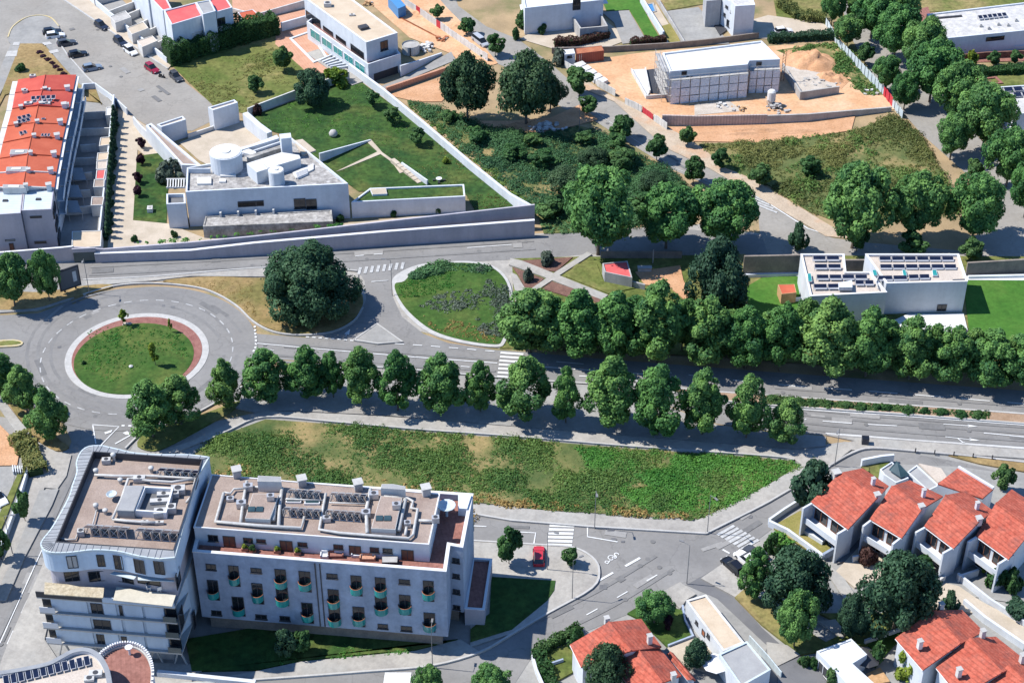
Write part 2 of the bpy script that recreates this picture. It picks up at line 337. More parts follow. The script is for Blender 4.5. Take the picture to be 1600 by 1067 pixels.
spec('wood', (0.45, 0.27, 0.13), (0.55, 0.34, 0.18), 1.5, 0.8, 0.2, 4)
spec('wood_dark', (0.16, 0.07, 0.045), (0.22, 0.1, 0.06), 1.5, 0.7, 0.15, 4)
spec('bark', (0.13, 0.1, 0.075), (0.2, 0.165, 0.13), 2.0, 0.95, 0.25, 8, 0.4)
spec('bark_pale', (0.3, 0.27, 0.23), (0.38, 0.35, 0.3), 2.0, 0.95, 0.25, 8, 0.3)
spec('cloth_net', (0.7, 0.73, 0.77), (0.8, 0.81, 0.83), 0.5, 0.7, 0.2, 2.5, 0.5)
spec('plastic_blue', (0.08, 0.25, 0.5), None, 1, 0.5, 0.05)
spec('plastic_red', (0.5, 0.04, 0.06), None, 1, 0.5, 0.05)
spec('cream_awning', (0.58, 0.54, 0.44), (0.5, 0.46, 0.37), 0.8, 0.85, 0.1, 3)
spec('thatch', (0.4, 0.33, 0.22), (0.54, 0.47, 0.34), 1.2, 0.95, 0.3, 3, 0.4)
spec('tyre', (0.02, 0.02, 0.02), None, 1, 0.9, 0.05)
spec('rim', (0.4, 0.4, 0.41), None, 1, 0.4, 0.05, metal=0.6)
spec('lamp_red', (0.35, 0.02, 0.02), None, 1, 0.3, 0.0)
spec('lamp_clear', (0.75, 0.75, 0.72), None, 1, 0.15, 0.0)
for k, c in dict(black=(0.012, 0.013, 0.018), navy=(0.02, 0.028, 0.05), white=(0.75, 0.75, 0.74), red=(0.5, 0.035, 0.05), maroon=(0.28, 0.015, 0.04), silver=(0.42, 0.44, 0.47), bluegrey=(0.2, 0.25, 0.31), graphite=(0.06, 0.065, 0.075)).items():
    spec('paint_' + k, c, None, 1, 0.25, 0.02, spc=0.6)
spec('median_soil', (0.3, 0.2, 0.13), (0.4, 0.28, 0.19), 0.6, 0.95, 0.25, 4, 0.3)
spec('verge_dirt', (0.42, 0.33, 0.24), (0.52, 0.42, 0.31), 0.3, 0.95, 0.2, 3, 0.3, c3=(0.5, 0.32, 0.2))
spec('pole_grey', (0.2, 0.2, 0.2), None, 1, 0.6, 0.05)
spec('pale_blue', (0.56, 0.66, 0.76), (0.5, 0.6, 0.7), 0.3, 0.75, 0.06, 1.5, streak=0.12)  # pale blue paint, its tint also carrying the blue of shade
spec('roof_stained', (0.6, 0.58, 0.55), (0.44, 0.43, 0.41), 0.5, 0.9, 0.25, 1.5)
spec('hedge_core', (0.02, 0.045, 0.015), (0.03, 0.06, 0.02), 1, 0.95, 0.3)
spec('asphalt_patch', (0.16, 0.157, 0.152), (0.19, 0.186, 0.18), 0.5, 0.9, 0.1, 2)
spec('asphalt_track', (0.185, 0.18, 0.173), (0.23, 0.224, 0.213), 0.3, 0.85, 0.1, 2)
spec('asphalt_pale', (0.28, 0.27, 0.255), (0.31, 0.3, 0.28), 0.5, 0.9, 0.1, 2)
# ------------------------------------------------------------ setting: ground, roads, pavements
Z_ROAD, Z_LINE, Z_PAVE, Z_GRASS = 0.03, 0.12, 0.22, 0.24
mb = MB(); mb.sheet([Vector((-1500, -900, 0)), Vector((1500, -900, 0)), Vector((1500, 2500, 0)), Vector((-1500, 2500, 0))], 0.0)
ground = struct('ground', mb, 'earth')
_lay = 0.0
def area(name, pts, mat, z=Z_ROAD, zb=0.0, sm=0):
    P = WL(SP(pts, sm) if sm else pts)
    global _lay
    _lay += 0.0011; z += _lay; mb = MB()
    if z > 0.17: mb.prism(P, zb, z)
    else: mb.sheet(P, z)
    return struct(name, mb, mat)
def kerb(pts, w=0.3, z=0.19, mat='kerb', sm=4, closed=False, zb=0.0):
    P = smooth(WL(pts), sm, closed) if sm else WL(pts)
    if closed: P.append(P[0].copy())
    return struct('kerb', MB().ribbon(P, w, zb, z + 0.14), mat)
def line(road, pts, w=0.18, sm=4, mat='line', z=Z_LINE, name='edge_line'):
    P = smooth(WL(pts), sm) if sm else WL(pts)
    return MB().ribbon(P, w, z, z).build(name, mat, road)
def dashes(road, pts, L=3.0, gap=3.0, w=0.18, sm=4, mat='line', z=Z_LINE, start=0.0, name='lane_dash'):
    P = smooth(WL(pts), sm) if sm else WL(pts); T = plen(P); s = start
    while s + L <= T:
        Q = [along(P, s + L * k / 3)[0] for k in range(4)]
        MB().ribbon(Q, w, z, z).build(name, mat, road); s += L + gap
def zebra(road, a, b, n, length, w=0.5, mat='line', dirpx=None):
    # n stripes with centres from a to b (surveyed spots); each runs along dirpx
    A, B = W(*a), W(*b); d = (W(*dirpx[1]) - W(*dirpx[0])).normalized()
    for k in range(n):
        c = A + (B - A) * (k / max(1, n - 1))
        MB().ribbon([c - d * length / 2, c + d * length / 2], w, Z_LINE, Z_LINE).build('crossing_stripe', mat, road)
def patch(road, name, pts, mat='line', z=Z_LINE): return MB().sheet(WL(pts), z).build(name, mat, road)
def arrow(road, a, b, w=0.16, head=0.7, side=0):
    A, B = W(*a), W(*b); d = (B - A).normalized(); n = Vector((-d.y, d.x, 0)); m = MB()
    m.ribbon([A, B - d * 1.4], w, Z_LINE, Z_LINE)
    m.add([tuple((B - d * 1.6 + n * head / 2).xy) + (Z_LINE,), tuple((B - d * 1.6 - n * head / 2).xy) + (Z_LINE,), tuple(B.xy) + (Z_LINE,)], [(0, 1, 2)])
    if side:
        c = A + (B - A) * 0.35; e = c + d * 0.9 + n * side * 1.0
        m.ribbon([c, e], w, Z_LINE + 0.004, Z_LINE + 0.004)
        m.add([tuple((e + d * 0.25 - n * side * .15).xy) + (Z_LINE,), tuple((e - d * 0.35).xy) + (Z_LINE,), tuple((e + n * side * 0.7 + d * .3).xy) + (Z_LINE,)], [(0, 1, 2)])
    return m.build('lane_arrow', 'line', road)

# broad town ground under everything that is not soil
area('pavement', [(-200, 620), (60, 660), (110, 700), (330, 660), (420, 640), (800, 672), (1250, 700), (1320, 690), (1700, 715), (1900, 1300), (-400, 1300)], 'pave_grey', 0.012)
area('pavement', [(-80, 395), (560, 380), (900, 362), (1100, 350), (1300, 385), (1700, 400), (1700, 440), (900, 460), (780, 545), (300, 440), (130, 440), (-80, 500)], 'pave', 0.012)
# avenue
avenue = area('avenue', [(330, 545), (380, 520), (480, 528), (560, 528), (640, 532), (700, 536), (775, 547), (822, 550), (930, 560), (1200, 581), (1700, 618), (1700, 710), (1290, 680), (1200, 673), (1120, 662), (1060, 640), (1000, 614), (920, 599), (857, 595), (775, 589), (600, 574), (480, 564), (400, 560), (340, 590)], 'asphalt')
C0 = W(214.5, 555.0); R_IN, R_DASH, R_OUT = 12.0, 16.0, 20.2
def circ(r, n=64, c=C0): return [c + Vector((r * math.cos(2 * math.pi * k / n), r * math.sin(2 * math.pi * k / n), 0)) for k in range(n)]
rb = struct('roundabout', MB().sheet(circ(R_OUT), 0.1), 'asphalt')
area('street', [(-80, 488), (0, 493), (60, 490), (110, 470), (160, 560), (120, 610), (75, 625), (30, 600), (-80, 590)], 'asphalt', Z_ROAD)
street_sw = area('street', [(90, 640), (230, 650), (218, 676), (205, 700), (100, 900), (60, 990), (10, 1090), (-75, 1090), (-20, 990), (20, 890), (60, 800), (95, 730), (112, 690)], 'asphalt', Z_ROAD + 0.002)
street_n = area('street', [(-80, 418), (90, 412), (160, 408), (300, 403), (400, 399), (600, 384), (720, 376), (835, 368), (880, 364), (935, 358), (1060, 358), (1190, 368), (1200, 398), (1060, 400), (920, 397), (860, 403), (760, 408), (700, 411), (650, 415), (624, 426), (611, 440), (614, 465), (628, 495), (662, 522), (700, 536), (640, 545), (560, 540), (480, 527), (520, 520), (556, 500), (572, 470), (570, 440), (560, 424), (500, 420), (400, 421), (250, 433), (130, 438), (-80, 445)], 'asphalt', Z_ROAD + 0.004)
# upper street U and its joining ends
street_u = area('street', [(640, -40), (700, -40), (716, 10), (760, 42), (810, 62), (858, 98), (900, 135), (960, 160), (1000, 190), (1060, 235), (1130, 270), (1200, 312), (1262, 355), (1300, 372), (1360, 380), (1500, 392), (1545, 350), (1530, 290), (1440, 210), (1370, 130), (1330, 60), (1300, -40), (1400, -40), (1420, 60), (1500, 180), (1600, 300), (1700, 380), (1700, 408), (1560, 415), (1350, 402), (1190, 400), (1185, 340), (1130, 300), (1050, 265), (980, 222), (930, 190), (880, 170), (800, 110), (735, 82), (690, 40), (655, 8)], 'asphalt_warm', Z_ROAD + 0.002)
# forecourt street at the top left
street_w = area('street', [(-80, -40), (60, -40), (98, 0), (180, 55), (262, 109), (290, 130), (331, 162), (331, 190), (300, 205), (232, 198), (180, 166), (135, 122), (106, 88), (70, 68), (40, 68), (20, 100), (-10, 175), (-80, 175)], 'asphalt_warm', Z_ROAD)
area('pavement', [(85, -40), (128, -40), (150, 12), (210, 50), (272, 98), (262, 110), (180, 56), (98, 0)], 'pave_beige', Z_PAVE)
kerb([(98, 0), (180, 55), (262, 109)], 0.35, 0.2, sm=0)
area('traffic_island', SP([(14, 68), (18, 48), (40, 31), (62, 26), (80, 31), (93, 44), (88, 62), (72, 70), (40, 72)], 4), 'pave_grey', Z_PAVE)
kerb([(13, 60), (20, 44), (40, 30), (62, 26), (80, 30), (92, 43)], 0.3, 0.2, 'kerb_yellow')
area('grass_verge', [(32, 70), (66, 70), (112, 120), (60, 132), (8, 150), (-5, 175), (5, 140)], 'grass_brown', Z_GRASS)
area('pavement', [(66, 66), (88, 62), (106, 88), (136, 122), (178, 163), (170, 172), (112, 121)], 'pave_grey', Z_PAVE - 0.01)
area('pavement', [(18, 68), (33, 70), (5, 140), (-14, 175), (-30, 175), (0, 110)], 'pave_grey', Z_PAVE - 0.01)
for q in [((66, 69), (78, 67), (82, 71), (70, 73)), ((76, 82), (90, 79), (93, 83), (80, 86)), ((12, 82), (28, 81), (26, 90), (8, 91)), ((22, 68), (32, 68), (30, 73), (20, 73))]:
    patch(street_w, 'paving_slab', q, 'kerb', Z_PAVE + 0.06)
line(street_w, [(106, 89), (136, 122), (178, 164)], 0.25, 0, 'asphalt_dark', 0.3, 'drain')
kerb([(88, 62), (106, 88), (136, 122), (180, 165)], 0.3, 0.2, sm=0)
# main street surfaces at the lower right
junction = area('street', [(735, 803), (800, 815), (920, 825), (1100, 835), (1175, 800), (1200, 786), (1296, 729), (1340, 704), (1420, 708), (1500, 722), (1640, 755), (1640, 800), (1400, 800), (1225, 812), (1175, 850), (1132, 880), (1072, 914), (1035, 925), (980, 960), (907, 990), (832, 1025), (790, 1090), (380, 1090), (400, 1063), (575, 1050), (675, 1041), (750, 1020), (800, 992), (855, 960), (925, 920), (936, 892), (925, 872), (895, 857), (850, 853), (735, 846)], 'asphalt', Z_ROAD + 0.004)
lane = area('street', [(1072, 914), (1132, 880), (1150, 932), (1190, 980), (1245, 1030), (1300, 1090), (1150, 1090), (1200, 1010), (1120, 935)], 'asphalt_dark', Z_ROAD)
area('pavement', [(735, 789), (800, 794), (900, 803), (1000, 812), (1085, 816), (1122, 799), (1200, 759), (1252, 727), (1232, 712), (1290, 700), (1335, 700), (1296, 729), (1200, 785), (1103, 834), (920, 823), (800, 814), (735, 803)], 'pave', Z_PAVE)
kerb([(735, 803.5), (800, 814.5), (920, 824), (1103, 835)], 0.3, 0.2, sm=0)
kerb([(1103, 835), (1175, 799), (1200, 786), (1296, 730)], 0.3, 0.2, sm=0)
area('pavement', SP([(735, 847), (850, 854), (895, 858), (924, 873), (935, 892), (924, 919), (855, 959), (800, 991)], 4, False) + [(735, 1012)], 'pave', Z_PAVE)
kerb([(735, 846), (850, 853), (896, 857), (925, 872), (936, 892), (925, 920), (855, 960), (800, 992), (750, 1020), (675, 1041), (575, 1050), (400, 1063), (200, 1075)], 0.3, 0.2)
area('pavement', [(290, 1068), (400, 1050), (470, 1035), (650, 1018), (720, 1000), (750, 1020), (675, 1041), (575, 1050), (400, 1062), (280, 1085)], 'pave', Z_PAVE)
# path on the near side of the avenue
area('path', SP([(235, 712), (300, 690), (345, 668), (400, 647), (450, 645), (600, 652), (800, 668), (1000, 684), (1240, 704), (1262, 712), (1236, 720), (1200, 713), (975, 697), (800, 682), (660, 672), (525, 660), (415, 652), (360, 672), (320, 690), (262, 712)], 3), 'pave', Z_PAVE)
kerb([(318, 692), (360, 673), (415, 653), (525, 661), (660, 673), (800, 683), (975, 698), (1200, 714), (1240, 720)], 0.25, 0.22)
area('pavement', [(1290, 700), (1335, 690), (1290, 681), (1600, 703), (1700, 711), (1700, 724), (1500, 711), (1410, 706), (1360, 702), (1340, 705)], 'pave', Z_PAVE - 0.012)
kerb([(1292, 680.5), (1430, 690), (1600, 703), (1690, 710)], 0.3, 0.17, sm=0)
kerb([(1296, 729), (1330, 710), (1360, 702), (1420, 706), (1500, 713), (1600, 724)], 0.35, 0.25, 'concrete')
area('grass_verge', [(1482, 713), (1700, 729), (1700, 745), (1598, 738), (1530, 726)], 'grass_brown', Z_GRASS + 0.012)
# verges beside the roundabout
area('grass_verge', SP([(215, 698), (222, 682), (240, 672), (270, 665), (300, 655), (340, 640), (375, 628), (360, 645), (320, 668), (270, 695), (240, 706)], 3), 'lawn_dry', Z_GRASS)
kerb([(196, 702), (214, 684), (228, 673), (262, 664), (300, 650), (345, 626), (385, 602), (430, 585), (520, 578), (600, 576), (775, 591), (857, 597), (920, 601)], 0.3, 0.2)
area('tree_strip', [(345, 628), (385, 604), (430, 587), (520, 580), (600, 578), (775, 593), (920, 603), (1000, 617), (1060, 643), (1120, 665), (1200, 676), (1290, 683), (1290, 698), (1240, 702), (1000, 683), (800, 667), (600, 650), (450, 643), (400, 645), (372, 640)], 'pave_grey', Z_PAVE - 0.02)
area('grass_verge', SP([(-60, 560), (0, 600), (20, 625), (45, 650), (75, 672), (95, 690), (108, 700), (88, 706), (60, 690), (30, 655), (0, 615), (-60, 580)], 3), 'grass_brown', Z_GRASS)
area('path', [(-60, 585), (0, 618), (30, 657), (60, 692), (88, 707), (112, 712), (104, 745), (90, 765), (70, 763), (60, 790), (30, 860), (0, 930), (-60, 1000), (-60, 960), (20, 800), (48, 745), (55, 720), (35, 690), (0, 640)], 'pave', Z_PAVE - 0.02)
area('pavement', [(92, 765), (62, 768), (30, 850), (-10, 940), (10, 940), (40, 870), (82, 790)], 'pave_grey', Z_PAVE + 0.012)
area('pavement', [(120, 770), (108, 790), (60, 900), (15, 1000), (-15, 1080), (300, 1085), (300, 1060), (330, 1040), (90, 1030), (70, 1000)], 'pave', Z_PAVE)
area('dirt_lot', [(-60, 640), (0, 665), (25, 690), (30, 710), (27, 728), (-60, 730)], 'dirt_red', 0.2)
area('car_park', [(-60, 738), (24, 740), (15, 780), (-10, 850), (-60, 900)], 'pave_grey', 0.03)
area('grass_verge', [(28, 742), (36, 742), (10, 810), (-20, 880), (-35, 880)], 'lawn_dry', Z_GRASS)
# islands
area('traffic_island', SP([(255, 441), (290, 436), (340, 434), (395, 436), (430, 436), (500, 440), (560, 455), (566, 480), (552, 500), (520, 518), (470, 523), (430, 518), (398, 503), (370, 478), (330, 456), (290, 447)], 3), 'grass_brown', Z_GRASS)
kerb([(130, 462), (180, 448), (232, 444), (290, 448), (330, 457), (368, 478), (396, 504), (428, 520), (470, 525), (520, 520), (553, 503), (567, 482)], 0.3, 0.2)
area('pavement', [(130, 440), (250, 434), (400, 421), (500, 421), (560, 430), (560, 440), (480, 436), (420, 434), (300, 433), (240, 440), (180, 445), (140, 450)], 'pave', Z_PAVE)
kerb([(130, 439), (250, 433), (400, 420.5), (500, 420), (558, 425)], 0.3, 0.2)
area('pavement', [(-60, 430), (60, 440), (130, 440), (140, 450), (110, 470), (60, 486), (0, 490), (-60, 484)], 'pave_grey', Z_PAVE - 0.01)
area('grass_verge', SP([(-40, 462), (20, 458), (70, 458), (120, 450), (160, 446), (178, 449), (140, 460), (100, 470), (50, 484), (-40, 484)], 3), 'grass_brown', Z_GRASS + 0.02)
OVAL = [(612, 442), (624, 428), (652, 416), (690, 411), (735, 410), (770, 417), (793, 437), (801, 465), (800, 500), (790, 535), (775, 544), (720, 537), (672, 522), (636, 494), (618, 466)]
area('traffic_island', SP(OVAL, 4), 'kerb', Z_PAVE)
area('lawn', SP([(617, 446), (632, 441), (650, 423), (690, 414), (735, 413), (768, 420), (789, 439), (796, 465), (795, 500), (785, 532), (773, 540), (722, 533), (676, 518), (641, 491), (622, 465)], 4), 'lawn', Z_GRASS + 0.02)
area('traffic_island', [(553, 533), (589, 507.5), (629, 536), (590, 538)], 'pave_grey', Z_PAVE)
kerb([(553, 533), (589, 507.5), (629, 536), (590, 538.5)], 0.3, 0.19, sm=0, closed=True)
area('traffic_island', SP([(-40, 534), (0, 533), (22, 532), (36, 536), (30, 542), (0, 544), (-40, 546)], 3), 'kerb_yellow', Z_PAVE)
area('lawn', SP([(-40, 536), (0, 535), (20, 534), (33, 537), (27, 540), (0, 542), (-40, 543)], 3), 'lawn_dry', Z_PAVE + 0.02)
# roundabout island
struct('roundabout_island', MB().prism(circ(R_IN), 0, 0.16), 'kerb')
struct('mulch_bed', MB().prism(circ(R_IN - 1.15), 0.1, 0.2), 'mulch')
Cl = C0 + Vector((-0.35, -1.0, 0))
lawn_r = struct('lawn', MB().prism(circ(R_IN - 2.05, 64, Cl), 0.1, 0.24), 'lawn')
for k in range(36):
    a0 = 2 * math.pi * k / 36 + 0.05
    if not (-2.75 < math.atan2(math.sin(a0), math.cos(a0)) < -1.05 and False):
        Q = [C0 + Vector((R_DASH * math.cos(a0 + t), R_DASH * math.sin(a0 + t), 0)) for t in (0, 0.03, 0.06, 0.09)]
        MB().ribbon(Q, 0.2, Z_LINE + 0.006, Z_LINE + 0.006).build('lane_dash', 'line_worn', rb)
patch(rb, 'manhole', [(253, 477), (258, 477), (258, 480), (253, 480)], 'asphalt_dark', Z_LINE + .008); patch(rb, 'manhole', [(267, 479), (273, 479), (273, 482), (267, 482)], 'asphalt_dark', Z_LINE + .008)
patch(rb, 'manhole', [(90, 542), (96, 541), (96, 544), (90, 545)], 'asphalt_dark', Z_LINE + .008)
# median of the avenue
area('median', [(985, 603), (1040, 608), (1128, 615), (1200, 620), (1400, 634), (1600, 649), (1700, 656), (1700, 670), (1600, 662), (1400, 647), (1200, 634), (1128, 627), (1040, 614)], 'median_soil', Z_PAVE)
kerb([(985, 602), (1128, 614.5), (1200, 619.5), (1400, 633.5), (1700, 656)], 0.3, 0.19, sm=0)
kerb([(985, 604), (1128, 627.5), (1200, 634.5), (1400, 648), (1700, 671)], 0.3, 0.19, sm=0)
# painted lines of the avenue
line(avenue, [(400, 537), (500, 546), (640, 558), (777, 568)], 0.2)
line(avenue, [(850, 574), (1000, 585), (1060, 591)], 0.2); line(avenue, [(905, 588), (960, 592), (1000, 596)], 0.25)
dashes(avenue, [(608, 537), (680, 542), (775, 550)], 1.6, 1.5, 0.2, start=1)
dashes(avenue, [(720, 573), (775, 577)], 1.5, 1.2, 0.18)
dashes(avenue, [(860, 565), (1000, 578), (1200, 600), (1400, 615), (1700, 640)], 4.6, 2.8, 0.2, start=1)
dashes(avenue, [(1205, 651), (1330, 662), (1450, 668)], 4.6, 2.6, 0.2, start=1)
line(avenue, [(1290, 677), (1430, 688), (1600, 700), (1690, 707)], 0.2, 0); line(avenue, [(1537, 677), (1620, 685), (1690, 690)], 0.2, 0)
line(avenue, [(1128, 629.5), (1200, 636.5), (1400, 650), (1690, 671.5)], 0.18, 0); line(avenue, [(1128, 612.5), (1200, 617.5), (1400, 631.5), (1690, 653)], 0.18, 0)
arrow(avenue, (1474, 663), (1528, 667)); arrow(avenue, (1477, 683), (1531, 689), side=-1); arrow(avenue, (428, 548), (410, 551))
zebra(avenue, (800, 553), (795, 590), 7, 3.9, 0.55, dirpx=((778, 568), (822, 571)))
dashes(avenue, [(398, 510), (400, 540), (394, 552)], 0.5, 0.5, 0.35, name='give_way_mark'); dashes(avenue, [(478, 527), (520, 530), (553, 533)], 0.6, 0.5, 0.3, name='give_way_mark')
arrow(street_n, (540, 526), (547, 515), head=0.9); arrow(street_n, (505, 517), (512, 508), head=.9)
# painted lines of the other streets
zebra(street_n, (562, 424), (629, 416), 8, 2.2, 0.55, 'line_worn', ((600, 430), (604, 415)))
line(street_n, [(580, 441), (606, 439)], 0.3, 0, 'line_worn'); line(street_n, [(730, 388), (800, 383)], 0.2, 0); dashes(street_n, [(555, 401), (612, 396)], 1.6, 1.8, 0.2)
line(street_sw, [(144, 664), (186, 667), (158, 696)], 0.2, 0); line(street_sw, [(145, 664), (150, 694)], 0.2, 0); line(street_sw, [(180, 694), (205, 680)], 0.25, 0)
dashes(street_sw, [(190, 665.5), (208, 666)], 0.5, 0.6, 0.35, name='give_way_mark')
for q in [((192, 677), (199, 674), (205, 680), (197, 680)), ((163, 676), (176, 672), (174, 676), (165, 679))]: patch(street_sw, 'painted_triangle', q, 'line')
dashes(street_sw, [(110, 795), (67, 886), (25, 977), (-20, 1075)], 2.6, 3.4, 0.18, start=1.5); line(street_sw, [(72, 877), (55, 935), (37, 1035)], 0.15, 0)
line(street_sw, [(86, 815), (45, 905), (0, 1005)], 0.15, 0)
dashes(junction, [(1035, 894), (985, 922), (945, 945), (868, 988)], 2.0, 3.6, 0.18, start=1)
zebra(junction, (878, 822), (874, 852), 6, 3.7, 0.55, dirpx=((858, 826), (898, 827))); zebra(junction, (1134, 829), (1172, 851), 7, 3.4, 0.5, 'line_worn', ((1140, 842), (1165, 828)))
line(junction, [(918, 822), (918, 839), (965, 847)], 0.22, 0); line(junction, [(800, 831), (837, 833), (834, 851)], 0.22, 0); line(junction, [(740, 822), (760, 823)], 0.2, 0); line(junction, [(935, 908), (958, 895)], 0.35, 0)
line(junction, [(977, 885), (1000, 872)], 0.4, 0); line(junction, [(1129, 859), (1140, 865)], 0.3, 0)
zebra(junction, (622, 1053), (620, 1066), 4, 3.6, 0.5, dirpx=((600, 1056), (640, 1056)))
for q in [((949, 869), (961, 873), (960, 877), (948, 873)), ((858, 0), (858, 0), (858, 0), (858, 0))][:1]: pass
def letters(road, txt, px, size, rot, name='painted_word'):
    c = bpy.data.curves.new(name, 'FONT'); c.body = txt; c.size = size; c.align_x = 'CENTER'; c.align_y = 'CENTER'; c.extrude = 0
    o = bpy.data.objects.new(name, c); me = bpy.data.meshes.new_from_object(o); bpy.data.objects.remove(o); bpy.data.curves.remove(c)
    p = W(*px); o = bpy.data.objects.new(name, me); COL.objects.link(o); o.parent = road; o.location = (p.x, p.y, Z_LINE); o.rotation_euler = (0, 0, rot); me.materials.append(M('line')); return o
letters(junction, 'S', (962, 868), 1.9, R(150)); letters(junction, 'D', (955, 871), 1.5, R(150)); letters(junction, 'P', (950, 877), 1.5, R(150))
for q in [((937, 914), (949, 914), (948, 921), (936, 921)), ((949, 825), (960, 825), (960, 831), (949, 831)), ((955, 841), (961, 841), (961, 844), (955, 844)), ((970, 845), (976, 845), (976, 848), (970, 848)), ((1170, 807), (1176, 806), (1175, 810), (1169, 810))]:
    patch(junction, 'manhole', q, 'asphalt_dark')
zebra(street_u, (1180, 308), (1196, 326), 4, 5.2, 0.5, 'line_worn', ((1170, 310), (1200, 322)))
line(street_u, [(925, 172), (1000, 225), (1050, 262), (1120, 290)], 0.15, 0, 'line_worn'); line(street_u, [(1200, 318), (1262, 358), (1288, 366)], 0.25, 0)
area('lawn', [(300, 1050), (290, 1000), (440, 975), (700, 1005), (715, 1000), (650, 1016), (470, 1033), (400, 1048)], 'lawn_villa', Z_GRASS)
area('lawn', [(768, 903), (868, 909), (866, 924), (855, 940), (800, 985), (735, 1005), (735, 985), (765, 960)], 'lawn_villa', Z_GRASS + .02)  # dark lawn whose outline and tone also extend the block's cast shadow
# repairs, manholes and wheel tracks of the old asphalt
_wz = [.11]
def wear(road, pts, n, half, seed, sm=4, tracks=()):
    global _lay
    rr = random.Random(seed); P = smooth(WL(pts), sm); T_ = plen(P)
    for off in tracks: _wz[0] += .0003; MB().ribbon(P, 0.55, _wz[0] - .004, _wz[0] - .004, off).build('wheel_track', 'asphalt_track', road)
    for k in range(n):
        p, e_ = along(P, rr.uniform(0, T_)); q = Vector((-e_.y, e_.x, 0)); c = p + q * rr.uniform(-half, half); kind = rr.random()
        if kind < .45: MB().cyl((c.x, c.y, 0.1), .38, .38, .017, 12).build('manhole', 'asphalt_patch', road)
        else:
            L, w_ = rr.uniform(.8, 5.5), rr.uniform(.5, 1.6); _wz[0] += .00006; MB().ribbon([c - e_ * L / 2, c + e_ * L / 2], w_, _wz[0], _wz[0]).build('repair_patch', 'asphalt_patch' if rr.random() < .6 else 'asphalt_pale', road)
wear(avenue, [(400, 548), (600, 562), (775, 575)], 7, 2.5, 1, tracks=(-2.6, -1.0, 2.2)); wear(avenue, [(1210, 612), (1400, 626), (1690, 648)], 8, 2.4, 2, tracks=(-1.0, 1.0)); wear(avenue, [(1250, 655), (1400, 669), (1690, 690)], 8, 2.4, 3, tracks=(-2.4, -.9, 1.1, 2.6))
wear(rb, [(214.5 + 165 * math.cos(t), 555 + 99 * math.sin(t)) for t in [k * .35 for k in range(18)]], 12, 1.2, 4, 2, tracks=(-1.0, .8)); wear(rb, [(214.5 + 130 * math.cos(t), 555 + 78 * math.sin(t)) for t in [k * .35 for k in range(18)]], 6, .8, 14, 2, tracks=(.6,))
wear(street_n, [(140, 424), (400, 410), (600, 398), (835, 383)], 10, 1.6, 5, tracks=(-1.4, 1.2)); wear(junction, [(760, 830), (900, 838), (1030, 855), (1120, 845), (1250, 765)], 10, 2.0, 6); wear(junction, [(1040, 880), (950, 935), (850, 985)], 9, 2.6, 7, tracks=(-2.0, 1.6)); wear(street_w, [(110, 30), (180, 90), (260, 150)], 12, 4.0, 8); wear(street_u, [(720, 30), (850, 130), (1000, 212), (1150, 300)], 10, 1.8, 9); wear(street_sw, [(150, 700), (67, 886), (0, 1030)], 7, 2.2, 10, tracks=(-1.6, 1.6))
# ------------------------------------------------------------ vegetation
def leaf_mesh(name, P, N, S, T, mat, asp=0.75):
    """one quad per leaf clump: centres P, normals N, half sizes S, tints T"""
    n = len(P); N = N / np.linalg.norm(N, axis=1, keepdims=True)
    r = rng.normal(size=(n, 3)); A = np.cross(N, r); A /= np.linalg.norm(A, axis=1, keepdims=True); B = np.cross(N, A)
    S = S[:, None]; V = np.empty((n, 4, 3))
    j = rng.uniform(0.65, 1.25, size=(4, n, 1)); fold = N * S * 0.25
    V[:, 0] = P - A * S * j[0] - fold; V[:, 1] = P - B * S * asp * j[1] + fold; V[:, 2] = P + A * S * j[2] - fold; V[:, 3] = P + B * S * asp * j[3] + fold
    me = bpy.data.meshes.new(name); me.vertices.add(4 * n); me.vertices.foreach_set('co', V.reshape(-1).astype(np.float32))
    me.loops.add(4 * n); me.loops.foreach_set('vertex_index', np.arange(4 * n, dtype=np.int32))
    me.polygons.add(n); me.polygons.foreach_set('loop_start', np.arange(0, 4 * n, 4, dtype=np.int32)); me.polygons.foreach_set('loop_total', np.full(n, 4, dtype=np.int32))
    at = me.attributes.new('tint', 'FLOAT', 'POINT'); at.data.foreach_set('value', np.repeat(np.clip(T, 0, 1), 4).astype(np.float32))
    me.update(); me.materials.append(M(mat)); return me
PROF = {'flame': lambda t: (np.sin(np.pi * np.clip(t, 0, 1) ** 0.75) ** 0.5) * (1.06 - 0.3 * t), 'round': lambda t: np.sqrt(np.clip(1 - (2 * t - 1) ** 2, 0, 1)),
        'dome': lambda t: np.sqrt(np.clip(1 - (t * 0.98) ** 2.2, 0, 1)) * (0.86 + 0.14 * np.minimum(1, t * 6)), 'cone': lambda t: (1.02 - t) ** 0.8, 'wide': lambda t: np.sin(np.pi * np.clip(t, 0, 1) ** 0.6) ** 0.6}
